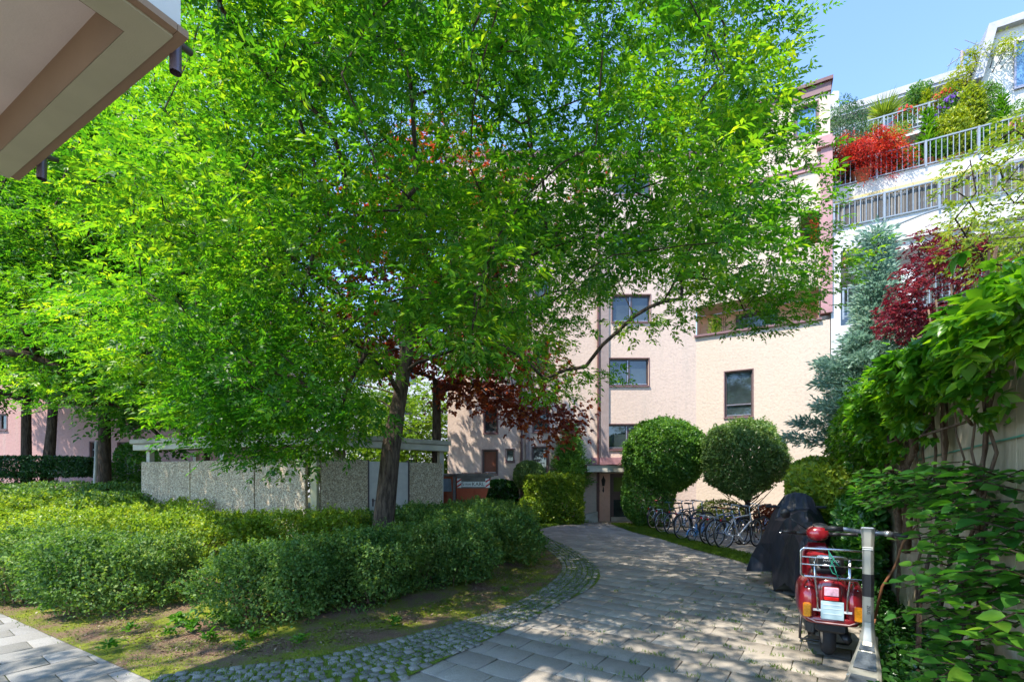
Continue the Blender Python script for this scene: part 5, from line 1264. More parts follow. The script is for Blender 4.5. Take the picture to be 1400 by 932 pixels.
zf1 = lambda tt, r2: 1.38 + .24 * r2.random() - (.10 if tt > 3 else 0)
mb, P, D, N = sprays(230, (-2.0, 6.5), zf1, None, (.25, .48), 8, .1, 3)
mb2, P2, D2, N2 = sprays(130, (-2.3, -1.0), lambda tt, r2: r2.uniform(.1, 1.45), None, (.25, .48), 8, .1, 4)
mb.v += []; base_n = len(mb.v); mb.v += mb2.v; mb.f += [tuple(i + base_n for i in q_) for q_ in mb2.f]
for tt in (-1.6, -1.1, -.55): mb.tube([WB + WD * tt + WN2 * .25, WB + WD * (tt + .2) + WN2 * .2 + Vector((0, 0, .7)), WB + WD * (tt + .1) + WN2 * .1 + Vector((0, 0, 1.45))], [.022, .016, .01], 6)
mb.build('stems', M['bark2'], sh)
P = np.concatenate([P, P2]); D = np.concatenate([D, D2]); N = np.concatenate([N, N2]); L = rng.uniform(.055, .12, len(P))
leaves('foliage', P, D, N + rng.normal(0, .25, N.shape), L, L * .66, G['shrub'], sh, full=2)
# bright hedge behind the covered motorcycle
p_ = gp(1128, 745); 
clump('leafy_hedge', 'bright leaved hedge behind the covered motorcycle at the foot of the wall', (6.2, 9.4), (.6, 2.3), 2.0, G['hedge_lit_y'], 22000, ll=.08, lw=.05, e=2.5, z0=.1, wob=.25, stems=10, rz=-.55, cat='hedge', jit=.08, full=True)
clump('leafy_hedge', 'dark leaved undergrowth between the red scooter and the wall', (5.0, 6.8), (.30, 1.3), 1.35, G['shrub'], 8000, ll=.085, lw=.055, e=3, z0=.1, wob=.15, stems=12, rz=-.55, cat='hedge', jit=.1, full=True)
# ivy ground cover between scooter and wall
def cover(name, label, poly, n, leafm, ll, z=.12, parentless=True):
    xs = [p[0] for p in poly]; ys = [p[1] for p in poly]; P = []
    while len(P) < n:
        x, y = rng.uniform(min(xs), max(xs)), rng.uniform(min(ys), max(ys))
        if inpoly(x, y, poly): P.append((x, y, rng.uniform(.02, z) * (1 + .5 * math.sin(x * 9) * math.sin(y * 8))))
    P = np.array(P); L = ll * rng.uniform(.6, 1.3, n)
    o = leaves(name, P, rdir(n, .2), nrm(np.array([0, 0, 1.]) + rng.normal(0, .5, (n, 3))), L, L * .85, leafm, None, full=True); props(o, label, kind='stuff'); return o
cpoly = [tuple((WB + WD * t_ + WN2 * o_)[:2]) for t_, o_ in ((-1.8, .0), (4.5, .0), (4.5, .35), (1.2, .42), (.4, .38), (-.2, .55), (-1.8, .5))]
cover('ivy_ground_cover', 'glossy ivy covering the strip along the wall foot', cpoly, 6500, G['ivy'], .055, .24)
# bare brown stick leaning on the wall
f = MB(); pA = at(1196, 845, 4.6); pB = at(1234, 742, 4.3); f.tube([pA, pA.lerp(pB, .4) + Vector((-.03, 0, .03)), pA.lerp(pB, .7) + Vector((.01, 0, 0)), pB, at(1255, 715, 4.4)], [.013, .012, .011, .009, .006], 7)
pz = Vector((pA.x - .08, pA.y, .0)); f.tube([pz, pA], [.014, .013], 7); o = f.build('bare_stick', simple('orange_brown_stem', (0.30, 0.13, 0.06), .8), None, smooth=True); props(o, 'bare orange brown stick leaning to the wall behind the kick scooter', 'stick')

# ------------------------------------------------------------------ weeds, litter, grass
def blades(name, label, spots, leafm, per=6, h=.07, w=.006, r_=.03):
    P = np.repeat(np.array(spots), per, 0); n = len(P); P = P + np.stack([rng.normal(0, r_, n), rng.normal(0, r_, n), np.zeros(n)], 1)
    D = nrm(np.stack([rng.normal(0, .45, n), rng.normal(0, .45, n), np.ones(n)], 1)); L = h * rng.uniform(.5, 1.3, n)
    o = leaves(name, P, D, rdir(n), L, np.full(n, w), leafm, None); return props(o, label, kind='stuff')
def scatter(poly, n, z=.02):
    xs = [p[0] for p in poly]; ys = [p[1] for p in poly]; out = []
    while len(out) < n:
        x, y = rng.uniform(min(xs), max(xs)), rng.uniform(min(ys), max(ys))
        if inpoly(x, y, poly): out.append((x, y, z))
    return out
blades('grass', 'short grass of the strip by the bicycles', scatter(strip1, 5200, .01), G['grass'], 7, .06, .010, .05)
blades('grass', 'short grass before the pink house', scatter(strip2, 2600, .01), G['grass'], 6, .07, .016, .08)
bedf = [tuple(gp(x, y)[:2]) for x, y in [(0, 838), (205, 926), (320, 915), (430, 901), (520, 881), (600, 859), (680, 837), (735, 811), (768, 785), (768, 768), (740, 752), (715, 770), (650, 805), (560, 838), (400, 872), (250, 866), (120, 835), (0, 806)]]
bx0, bx1 = min(p[0] for p in bedf), max(p[0] for p in bedf)
sp = scatter(bedf, 900); sp = [(x, y, bedz(x, y)) for x, y, z in sp if math.sin(x * 2.1) * math.sin(y * 2.7 + 1) > -.15]
blades('moss_and_grass', 'mossy grass on the mulch edge of the bed', sp, G['grass'], 8, .03, .007, .05)
sp = scatter(bedf, 9000); n = len(sp); P = np.array([(x, y, bedz(x, y) + .006) for x, y, z in sp])
o = leaves('leaf_litter', P, rdir(n) * np.array([1, 1, .2]), nrm(np.array([0, 0, 1.]) + rng.normal(0, .3, (n, 3))), rng.uniform(.012, .042, n), rng.uniform(.008, .022, n), G['dead'], None); props(o, 'dry leaves and bark bits on the mulch', kind='stuff')
# joint weeds on the drive (denser near the parked scooters)
js = []
for _ in range(240):
    t_ = random.random(); x = 700 + 420 * random.random() ** .5; y = 760 + 170 * random.random(); p = gp(x, y)
    if not inpoly(p.x, p.y, drive_poly) or inpoly(p.x, p.y, band): continue
    a = (Vector((p.x, p.y, 0)) - Vector((1.398, 5.01, 0))); b_ = Vector((-SA.y, SA.x, 0)); r_ = round(a.dot(b_) / .305) * .305; q_ = Vector((1.398, 5.01, 0)) + SA * a.dot(SA) + b_ * r_
    js.append((q_.x, q_.y, -.008))
blades('joint_weeds', 'grass tufts growing in the paving joints', js, G['grass'], 9, .045, .006, .022)
cs = [(p[0], p[1], .012) for p in scatter(band, 2600)]
blades('cobble_moss', 'moss and grass between the cobbles', cs, G['grass'], 7, .024, .007, .02)
fs_ = scatter([(p[0], p[1]) for p in drive_poly], 500); n = len(fs_)
P = np.array(fs_); P[:, 2] = .004; o = leaves('fallen_leaves', P, rdir(n) * np.array([1, 1, .05]), nrm(np.array([0, 0, 1.]) + rng.normal(0, .1, (n, 3))), rng.uniform(.01, .03, n), rng.uniform(.006, .015, n), G['dead'], None); props(o, 'small dry leaves on the paving', kind='stuff')
# broad leaved weeds on the bed edge: individual plants
wp_ = [(262, 868, .16), (285, 880, .12), (245, 858, .18), (322, 862, .15), (232, 874, .10), (150, 892, .10), (410, 884, .10), (540, 858, .12), (180, 868, .1), (60, 838, .1), (330, 893, .09), (690, 812, .1), (300, 856, .2), (350, 878, .12)]
words_ = ['tallest upright weed', 'broad leaved weed', 'bushy weed', 'leafy weed', 'small pale weed', 'lone weed next to the footpath slabs', 'low weed', 'weed', 'creeping weed', 'weed near the left picture edge', 'small rosette weed', 'weed near the right end of the bed', 'dark rosette weed', 'spreading weed']
near_ = ['at the shrub foot, second from the cobbles end', 'near the cobbles start', 'under the gap between the front shrubs', 'under the third front shrub', 'on the moss by the tyre worn edge', '', 'in front of the third front shrub, close to the cobbles', 'under the shrub right of the tree trunk', 'on moss below the second front shrub', '', 'touching the cobbles left end', '', 'deepest between the front shrubs', 'between the third shrub and the cobbles']
for (x, y, s_), a_, b_ in zip(wp_, words_, near_):
    p = gp(x, y); rt = root('weed_plant', (a_ + ' ' + b_).strip() if len((a_ + ' ' + b_).split()) >= 4 else a_ + ' on the mulch edge', 'weed', (p.x, p.y, .04), group='weeds on the bed edge')
    n = 34; a = rng.uniform(0, 6.28, n); P = np.stack([rng.normal(0, s_ * .25, n), rng.normal(0, s_ * .25, n), rng.uniform(0, s_ * .6, n)], 1)
    _lv('leaves', P, nrm(np.stack([np.cos(a), np.sin(a), rng.uniform(0, 1.0, n)], 1)), nrm(np.array([0, 0, 1.]) + rng.normal(0, .3, (n, 3))), rng.uniform(.4, .8, n) * s_, rng.uniform(.12, .22, n) * s_ * 1.5, G['weed'], rt, True)
# ------------------------------------------------------------------ rusty skip
def skip_():
    s = root('waste_skip', 'rusty red brown skip with white lettered plate beyond the bin enclosure', 'skip', (at(640, 0, 15.6).x, 15.9, 0))
    rust = NT('rusty_red_paint'); co = rust.coord((1, 1, .5), obj=False); f_ = rust.noise(co, 3.2, 6, .75)
    rust.l(rust.ramp(f_, [(.3, (0.30, 0.045, 0.015)), (.5, (0.42, 0.075, 0.025)), (.62, (0.24, 0.07, 0.03)), (.75, (0.12, 0.05, 0.03))]), rust.b.inputs['Base Color']); rust.b.inputs['Roughness'].default_value = .7; rust.bump(f_, .3, .02)
    gr = simple('worn_grey_paint', (0.15, 0.13, 0.12), .7, var=.3, scale=4)
    x0, x1 = at(624, 0, 15.2).x, at(672, 0, 15.2).x; xl = at(588, 0, 16.6).x
    # near end plate (trapezoid), leaning
    zt_, zb = 1.78, .72; yn = 15.2
    A = Vector((x0, yn, zt_)); B = Vector((x1, yn, zt_)); bb = Vector((x1 - .42, yn + .05, .1)); ab = Vector((x0 + .0, yn + .05, .1))
    back = Vector((-.9, 2.2, 0))
    f = MB(); f.ext([A, B, bb, ab], back * .9); f.build('body', rust.m, s)
    f = MB(); f.box((A + B) / 2 + Vector((.02, -.03, .0)), ((B - A).length + .12, .12, .10)); f.tube([A, A + back * .9], .055, 6); f.tube([B, B + back * .9], .055, 6); f.build('rim', gr, s)
    f = MB(); f.ext([Vector((x0 + .02, yn - .012, zt_ - .05)), Vector((x1 - .03, yn - .012, zt_ - .05)), Vector((x1 - .14, yn - .008, zt_ - .42)), Vector((x0 + .02, yn - .008, zt_ - .42))], (0, .008, 0)); f.build('upper_band', gr, s)
    f = MB(); px0 = x0 + .17; px1 = x1 - .19; f.box(((px0 + px1) / 2, yn - .024, zt_ - .29), (px1 - px0, .012, .17)); pl_ = f.build('name_plate', simple('white_plate', (0.72, 0.72, 0.70), .5), s)
    for txt, xx, sz, cc_ in (('S', px0 + .04, .17, 0), ('chutt', px0 + .20, .10, 0), ('KARL', px1 - .24, .17, 0)):
        text_mesh('lettering', txt, sz, simple('black_lettering', (0.01, 0.01, 0.01), .5, var=0), pl_, basis((xx, yn - .034, zt_ - .29), (1, 0, 0), (0, 0, 1)), .001)
    for xx in (x0 + .09, x1 - .13):
        f = MB(); f.box((xx, yn - .02, zt_ - .25), (.14, .008, .30)); wpl = f.build('warning_plate', simple('white_reflector', (0.75, 0.72, 0.70), .4), s)
        for dz_ in (-.06, .09):
            f = MB(); f.ext([(xx - .07, yn - .026, zt_ - .25 + dz_ - .09), (xx + .07, yn - .026, zt_ - .25 + dz_ + .0), (xx + .07, yn - .026, min(zt_ - .1, zt_ - .25 + dz_ + .06)), (xx - .07, yn - .026, zt_ - .25 + dz_ - .03)], (0, .003, 0)); f.build('red_stripe', simple('red_reflector', (0.55, 0.02, 0.02), .4, var=0), wpl)
    # long side to the left
    C_ = A + Vector((-1.25, .75, .0)); D_ = Vector((C_.x, C_.y, .1))
    f = MB(); f.ext([A + Vector((-.02, 0, -.02)), C_, D_, ab + Vector((-.02, 0, 0))], Vector((.1, .4, 0))); f.build('side_panel', rust.m, s)
    for k in (.05, .42, .8):
        f = MB(); p = A.lerp(C_, k); f.box((p.x, p.y - .06, 1.0), (.09, .1, 1.5)); f.build('rib', gr, s)
    f = MB(); p = A.lerp(C_, .22); f.box((p.x - .02, p.y - .05, zt_ - .32), (.30, .02, .42)); f.build('grey_panel', simple('blue_grey_sheet', (0.16, 0.20, 0.24), .5, var=.2), s)
    f = MB(); f.tube([A + Vector((0, -.02, .01)), C_ + Vector((0, -.02, .01))], .05, 6); f.build('side_rim', gr, s)
    f = MB()
    for k in range(9): f.box((x0 + .15 + k * .1, yn + .4 + .1 * (k % 3), zt_ + .0 + .03 * (k % 2)), (.22, .15, .1), rz=k * .7, rx=.3 * (k % 3)); 
    f.build('rubble', simple('brown_rubble', (0.25, 0.16, 0.12), .9), s)
skip_()

# ------------------------------------------------------------------ bicycles
M['tyre'] = simple('black_rubber', (0.018, 0.018, 0.02), .8, var=.1)
M['alu'] = simple('silver_alloy', (0.52, 0.53, 0.55), .3, .85, var=.05)
M['blackp'] = simple('black_plastic', (0.015, 0.015, 0.017), .45, var=0)
M['chrome'] = simple('chrome', (0.62, 0.62, 0.64), .16, 1.0, var=0)
def bike(label, loc, rz, col, R=.34, saddle=None, kind='road', rim='alu', group='bicycles parked in a row', basket=False, light=True, steer=.25, name='bicycle', cat='bicycle'):
    fm = simple('bicycle_paint', col, .3, .3, var=.05, coat=.5); b = root(name, label, cat, loc, rz, group); s = R / .34; wbse = 1.05 * (s if R < .3 else 1)
    W = False
    def wheel(cx, st):
        t = MB().torus((0, 0, 0), R - .018, .018 * s ** .5, 'Y', 34, 7); Mx = Matrix.Translation((cx, 0, R)) @ Matrix.Rotation(st, 4, 'Z'); t.xform(Mx)
        to = t.build('wheel', M['tyre'], b, W, True)
        r_ = MB().torus((0, 0, 0), R - .045, .011, 'Y', 34, 5).xform(Mx); r_.build('rim', M[rim] if rim in M else rim, to, W, True)
        p = MB(); p.lathe([(.02, -.035), (.02, .035)], (0, 0, 0), 8, 'Y')
        for k in range(20):
            a = k * math.pi / 10; sd = .03 if k % 2 else -.03; p.tube([(.018 * math.cos(a + .4), sd, .018 * math.sin(a + .4)), ((R - .05) * math.cos(a), 0, (R - .05) * math.sin(a))], .0016, 3, False)
        p.xform(Mx).build('spokes', M['chrome'], to, W)
    wheel(0, 0); wheel(wbse, steer)
    bb = Vector((.43 * wbse, 0, .29 * max(s, .7))); st_ = Vector((.28 * wbse, 0, .78 * max(s, .6))); hd = Vector((.80 * wbse, 0, .80 * max(s, .62))); hl = Vector((.845 * wbse, 0, .64 * max(s, .62))); rw_ = Vector((0, 0, R)); fw = Vector((wbse, 0, R))
    f = MB(); tr = .019 * max(s, .8)
    f.tube([bb, st_], tr * .9, 8); f.tube([st_ - Vector((0, 0, .06)), hd - Vector((0, 0, .02))] if kind != 'low' else [st_ - Vector((-.03, 0, .28)), hl], tr * .95, 8); f.tube([bb, hl], tr * 1.1, 8); f.tube([hd + Vector((0, 0, .03)), hl], tr * 1.15, 8)
    for y in (-.055, .055):
        f.tube([rw_ + Vector((0, y, 0)), st_ + Vector((.01, y * .3, -.08))], tr * .5, 6); f.tube([rw_ + Vector((0, y, 0)), bb + Vector((0, y * .6, 0))], tr * .55, 6)
    f.build('frame', fm, b, W, True)
    f = MB(); Rm = Matrix.Translation(hl) @ Matrix.Rotation(steer, 4, 'Z') @ Matrix.Translation(-hl); 
    for y in (-.05, .05): f.tube([hl + Vector((.0, y * .9, -.03)), fw + Vector((-.03, y, .12)), fw + Vector((0, y, 0))], tr * .6, 6)
    f.tube([hl + Vector((0, -.05, -.03)), hl + Vector((0, .05, -.03))], tr, 6); f.build('fork', M['blackp'] if kind == 'mtb' else fm, b, W, True)
    f = MB(); top = hd + Vector((-.02, 0, .14)); f.tube([hd, top], .015, 6)
    q_ = [top + Vector((.06, 0, .03)), top + Vector((.06, .22, .06)), top + Vector((-.06 if kind != 'mtb' else .03, .30, .06))]; f.tube([Vector((p.x, -p.y, p.z)) for p in reversed(q_)] + q_[0:], .011, 6); f.tube([top, q_[0]], .014, 6)
    hb2 = f.build('handlebar', M['alu'], b, W, True)
    for sg_ in (-1, 1):
        e_ = Vector((q_[2].x, q_[2].y * sg_, q_[2].z)); m_2 = Vector((q_[1].x, q_[1].y * sg_, q_[1].z)); g = MB().tube([e_, e_.lerp(m_2, .7)], .017, 6); g.build('grip', M['blackp'], hb2, W, True)
    f = MB(); sp_ = st_ + Vector((-.035, 0, .13)); f.tube([st_, sp_], .013, 6); f.build('seat_post', M['alu'], b, W, True)
    f = MB(); f.loft([ring(0, x, z, w_, h_, 10, 2.2) for x, z, w_, h_ in ((-.13, .035, .03, .01), (-.11, .035, .075, .022), (-.03, .028, .06, .024), (.06, .022, .028, .02), (.14, .02, .018, .012))])
    f.v = [Vector((p.y, p.x, p.z)) + sp_ for p in f.v]; f.build('saddle', saddle or M['blackp'], b, W, True)
    f = MB(); f.torus(bb + Vector((0, -.06, 0)), .085 * max(s, .6), .006, 'Y', 22, 4); f.lathe([(.03, -.07), (.03, .07)], bb, 8, 'Y')
    for k in range(5): a = k * 1.2566; f.tube([bb + Vector((0, -.06, 0)), bb + Vector((.085 * math.cos(a), -.06, .085 * math.sin(a)))], .006, 4)
    f.tube([bb + Vector((0, -.075, 0)), bb + Vector((.06, -.08, -.15 * max(s, .6)))], .010, 5); f.tube([bb + Vector((0, .075, 0)), bb + Vector((-.06, .08, .15 * max(s, .6)))], .010, 5)
    f.box(bb + Vector((.06, -.12, -.155 * max(s, .6))), (.09, .07, .018)); f.box(bb + Vector((-.06, .12, .155 * max(s, .6))), (.09, .07, .018)); f.build('crankset', M['alu'], b, W, True)
    if kind in ('city', 'low'):
        f = MB(); 
        for cx_, a0_, a1_ in ((0, .3, 3.0), (wbse, .5, 2.9)):
            n_ = 16; pa = []
            for k in range(n_ + 1):
                a = a0_ + (a1_ - a0_) * k / n_; pa.append((cx_ + (R + .022) * math.cos(a), (R + .022) * math.sin(a) + R))
            f = MB()
            for (xa, za), (xb, zb) in zip(pa[:-1], pa[1:]): f.add([(xa, -.028, za), (xa, .028, za), (xb, .028, zb), (xb, -.028, zb)], [(0, 1, 2, 3)])
            f.build('mudguard', fm if kind == 'low' else M['blackp'], b, W, True)
        f = MB(); 
        if s > .7:
            for y in (-.06, .0, .06): f.tube([(.18, y, .72), (-.24, y, .74)], .006, 5)
            f.tube([(-.24, -.06, .74), (-.24, .06, .74)], .006, 5)
            for y in (-.06, .06): f.tube([(-.1, y, .73), (0, y, R)], .006, 5)
            f.build('luggage_rack', M['chrome'], b, W, True)
    if light:
        f = MB(); f.lathe([(.02, 0), (.026, .01), (.02, .03)], (0, 0, 0), 8, 'X').xform(Matrix.Translation((-.12 if kind != 'city' else -.27, 0, .68 * max(s, .6)))); f.build('rear_light', simple('red_reflector_plastic', (0.5, 0.01, 0.01), .3, var=0), b, W)
    return b
def bpos(px, py): p = gp(px, py); return (p.x, p.y, 0)
BA = math.radians(26)
tan_s = simple('tan_leather', (0.35, 0.13, 0.03), .5); red_s = simple('red_brown_saddle', (0.25, 0.05, 0.04), .5)
bike('silver grey bicycle with light rims at the left end of the row', bpos(893, 722.5), BA + .25, (0.35, 0.36, 0.38), R=.34, saddle=red_s, kind='city', steer=-.2)
bike('dark green bicycle, second from the left end of the row', bpos(906, 728.5), BA + .05, (0.03, 0.06, 0.06), saddle=simple('green_saddle', (.03, .12, .09), .5), kind='city', steer=.3)
bike('blue grey mountain bicycle third from the left, its frame level', bpos(919, 731), BA, (0.12, 0.16, 0.20), kind='mtb', steer=.1)
bike('bicycle with large pale rims standing before the little blue one', bpos(933, 737.5), BA + .1, (0.08, 0.08, 0.09), R=.36, kind='city', steer=-.25)
bike('little light blue child bicycle with small wheels and mudguards', bpos(946, 740.5), BA, (0.09, 0.30, 0.62), R=.165, kind='low', saddle=simple('navy_saddle', (.02, .04, .12), .5), light=False, steer=.1, group=None)
bike('white framed city bicycle with upright handlebar and dark saddle', bpos(969, 744.5), BA + .02, (0.45, 0.47, 0.50), kind='city', steer=.35)
bike('dark blue bicycle with tan orange saddle, second from the right', bpos(978, 747.5), BA, (0.03, 0.06, 0.16), saddle=tan_s, kind='city', steer=.1)
bike('silver bicycle with straight top tube nearest to the covered motorcycle', bpos(990, 750), BA - .05, (0.50, 0.52, 0.56), kind='mtb', steer=.3)
bike('black bicycle half hidden behind the nearest silver one', bpos(1012, 744), BA + .12, (0.02, 0.02, 0.025), kind='mtb', steer=-.2)
# bike stand
f = MB(); a = gp(930, 733); b = gp(1040, 745)
for k in range(7):
    p = a.lerp(b, k / 6) + Vector((.35, .25, 0)); f.tube([p, p + Vector((0, 0, .35)), p + Vector((.25, .12, .45)), p + Vector((.5, .25, .35)), p + Vector((.5, .25, 0))], .01, 5)
f.tube([a + Vector((.35, .25, .02)), b + Vector((.35, .25, .02))], .015, 5); o = f.build('bicycle_stand', M['rail'], None, smooth=True); props(o, 'low steel bicycle stand of bent hoops under the parked bicycles', 'bicycle stand')

# ------------------------------------------------------------------ covered motorcycle
def covered():
    loc = Vector((4.22, 6.9, 0)); hd = math.atan2(.92, .42)
    r = root('covered_motorcycle', 'motorcycle under a black rain cover parked before the red scooter', 'motorcycle', loc, hd)
    # local x forward, y left ; profile rings
    prof = [(-1.00, .34, .10, .10, .74), (-.92, .24, .15, .16, .92), (-.6, .10, .24, .22, 1.00), (-.25, .06, .28, .26, .98), (.0, .14, .40, .28, 1.10), (.26, .28, .60, .44, 1.22), (.40, .34, .54, .34, 1.42), (.62, .32, .40, .22, 1.20), (.85, .25, .26, .20, 1.02), (1.02, .28, .16, .12, .82)]
    rings = []; N_ = 13
    for (x, zb, wb_, wt, zt_) in prof:
        rg = []
        for k in range(N_):
            f_ = k / (N_ - 1); a = math.pi * f_     # from left hem over top to right hem
            y = math.cos(a); hgt = max(0.0, math.sin(a)) ** .95
            wdt = wt + (wb_ - wt) * (1 - hgt) ** .9
            fold = 1 + (1 - hgt) * (.34 * abs(math.sin(x * 6.5 + f_ * 5)) - .17 + .08 * math.sin(x * 23 + f_ * 7))
            z = -.30 * y * wt * hgt + zb + (.05 + .06 * (1 - hgt)) * math.sin(x * 11 + 2) + (zt_ - zb) * hgt + .012 * math.sin(k * 2.1 + x * 23)
            rg.append(Vector((x + .02 * math.sin(k * 1.3), math.copysign(abs(y) ** .7, y) * wdt * fold, z)))
        rings.append(rg)
    mb = MB(); m = len(rings); mb.v = [p for rg in rings for p in rg]
    mb.f = [(i * N_ + k, (i + 1) * N_ + k, (i + 1) * N_ + k + 1, i * N_ + k + 1) for i in range(m - 1) for k in range(N_ - 1)]
    mb.f += [tuple(range(N_)), tuple((m - 1) * N_ + k for k in range(N_ - 1, -1, -1))]
    cl = NT('black_nylon_cover'); co = cl.coord((1.0, 2.2, .7)); fn = cl.noise(co, 2.0, 2, .5)
    cl.b.inputs['Base Color'].default_value = (0.020, 0.020, 0.028, 1); cl.b.inputs['Roughness'].default_value = .42; cl.b.inputs['Specular IOR Level'].default_value = .4; cl.bump(fn, .7, .12)
    o = mb.build('cover', cl.m, r, False, False)
    for x in (-.72, .74):
        t = MB().torus((x, 0, .30), .24, .06, 'Y', 28, 8).build('tyre', M['tyre'], r, False, True)
    f = MB(); f.tube([(.34, -.40, 1.2), (.34, .40, 1.2)], .02, 6); f.tube([(-.1, .1, .5), (-.15, .30, .03)], .015, 6); f.build('side_stand', M['blackp'], r, False)
covered()

# ------------------------------------------------------------------ red scooter (seen from behind)
def scooter():
    loc = gp(1131, 893); fwd = Vector((.47, .88, 0)).normalized(); rz = math.atan2(-fwd.x, fwd.y)   # local y = forward
    s = root('motor_scooter', 'dark red motor scooter with chrome rear rack seen from behind', 'motor scooter', loc, rz)
    red = simple('glossy_dark_red_paint', (0.20, 0.008, 0.014), .25, .1, var=.06, scale=3, coat=1.0)
    B = lambda mb, n_, m_, p_=None, sm=True, **k_: mb.build(n_, m_, p_ or s, False, sm, **k_)
    # local coordinates: x right, y forward, z up; rear wheel centre at (0,0,.21)
    for y, nm in ((0, 'rear'), (1.22, 'front')):
        t = MB().torus((0, y, .215), .165, .052, 'X', 30, 10); w = B(t, 'wheel', M['tyre'])
        h = MB().lathe([(.02, -.05), (.12, -.045), (.125, 0), (.12, .045), (.02, .05)], (0, y, .215), 18, 'X'); B(h, 'hub', M['alu'], w)
    # tail centre
    c = MB().loft([ring(0, y, z, w_, h_, 24, 3.0) for y, z, w_, h_ in ((-.30, .56, .085, .15), (-.28, .56, .115, .19), (-.15, .60, .135, .19), (.10, .60, .15, .19), (.38, .58, .14, .18), (.46, .56, .10, .16))]); B(c, 'tail_body', red)
    # side cowls
    for sx in (-1, 1):
        c = MB().loft([ring(sx * x, y, z, w_, h_, 24, 2.3) for x, y, z, w_, h_ in ((.15, -.33, .50, .035, .10), (.165, -.29, .52, .07, .165), (.175, -.12, .53, .08, .195), (.175, .05, .53, .08, .19), (.165, .24, .50, .06, .14), (.15, .34, .48, .03, .08))]); co_ = B(c, 'side_cowl', red)
        st = MB(); st.tube([(sx * .185, -.30, .665), (sx * .232, -.22, .60), (sx * .256, -.05, .50), (sx * .256, .10, .46), (sx * .21, .27, .44)], .005, 5); B(st, 'chrome_strip', M['chrome'], co_)
        i_ = MB().box((sx * .185, -.365, .475), (.062, .05, .125), bev=.012); io = B(i_, 'indicator', simple('amber_lens', (0.85, 0.25, 0.01), .18, var=.1, scale=30), sm=False)
        i_ = MB().box((sx * .185, -.392, .475), (.05, .008, .105), bev=.003); B(i_, 'lens', simple('amber_lens_front', (0.9, 0.32, 0.02), .12, var=.25, scale=60, coat=.5), io, sm=False)
    # lower trim / bumper
    c = MB().loft([ring(0, y, z, w_, h_, 20, 4) for y, z, w_, h_ in ((-.34, .385, .15, .02), (-.33, .385, .185, .032), (-.22, .375, .20, .035), (-.10, .38, .17, .03))]); B(c, 'bumper_lip', red)
    c = MB(); c.tube([(-.185, -.33, .40), (-.12, -.355, .375), (.12, -.355, .375), (.185, -.33, .40)], .006, 6); B(c, 'trim_line', simple('pale_trim', (.55, .35, .33), .3), None)
    c = MB().box((0, -.25, .32), (.24, .08, .10), bev=.02); B(c, 'mud_flap', M['blackp'], sm=False)
    # rear lamp, plate
    l = MB().box((-.005, -.325, .625), (.13, .05, .12), bev=.012); lo = B(l, 'rear_lamp', simple('dark_red_housing', (.16, .006, .01), .3), sm=False)
    l = MB().box((-.005, -.352, .645), (.105, .012, .075), bev=.004); B(l, 'clear_lens', simple('pinkish_clear_lens', (.62, .36, .45), .12, var=.3, scale=40), lo, sm=False)
    l = MB().box((-.005, -.353, .585), (.105, .014, .030), bev=.004); B(l, 'brake_lens', simple('red_lens', (.6, .01, .01), .15, var=.1), lo, sm=False)
    p = MB().box((.0, -.352, .485), (.165, .006, .155), bev=.002); po = B(p, 'number_plate', simple('pale_blue_plate', (.36, .50, .55), .4, var=.06, scale=10), sm=False)
    p = MB()
    for z_ in (.535, .50, .455): p.box((0, -.3565, z_), (.13, .002, .010 if z_ != .50 else .006))
    B(p, 'plate_smear', simple('whitish_plate_bands', (.55, .66, .70), .4), po, sm=False)
    p = MB(); p.box((-.11, -.345, .478), (.06, .006, .018)); B(p, 'white_bracket', simple('white_bracket', (.7, .7, .7), .4), sm=False); p = MB(); p.box((.11, -.345, .478), (.06, .006, .018)); B(p, 'white_bracket', simple('white_bracket', (.7, .7, .7), .4), sm=False)
    # chrome rack
    r = MB(); W2, z0, z1, yb = .232, .765, 1.01, -.36
    def rr_(w_, a0, a1, rad=.03, y0=yb, y1=yb, n_=5):
        pts = []
        for (cx_, cz_, s0) in ((w_ - rad, a1 - rad, 0), (-w_ + rad, a1 - rad, 1), (-w_ + rad, a0 + rad, 2), (w_ - rad, a0 + rad, 3)):
            for k in range(n_): a = (s0 + k / (n_ - 1)) * math.pi / 2; pts.append(Vector((cx_ + rad * math.cos(a), y0, cz_ + rad * math.sin(a))))
        return pts + [pts[0]]
    r.tube(rr_(W2, z0, z1), .0095, 8); r.tube([(-W2, yb, .935), (W2, yb, .935)], .007, 8); r.tube([(-W2, yb, .87), (W2, yb, .87)], .007, 8)
    r.tube(rr_(.12, .76, .945, .03, yb + .025), .0075, 8)
    r.tube([(-.14, yb + .01, .765), (.18, yb + .01, .755)], .011, 8)
    for sx in (-1, 1): r.tube([(sx * .13, yb + .02, .94), (sx * .125, yb + .01, .75), (sx * .11, yb + .02, .62), (sx * .105, -.35, .49)], .0085, 8)
    B(r, 'rear_rack', M['chrome'])
    # tying cord
    g = MB(); g.tube([(-.03, yb - .012, 1.01), (-.02, yb - .015, .93), (.01, yb - .015, .87), (.03, yb - .014, .80), (.045, yb - .01, .75)], .004, 5); g.tube([(-.03, yb - .012, .99), (.005, yb - .016, .93), (-.02, yb - .016, .86), (.0, yb - .016, .81), (.06, yb - .016, .79)], .004, 5); g.tube([(-.03, yb - .01, 1.0), (.02, yb - .017, .91), (.05, yb - .017, .87)], .004, 5)
    go = B(g, 'green_cord', simple('green_cord', (.02, .25, .16), .7)); 
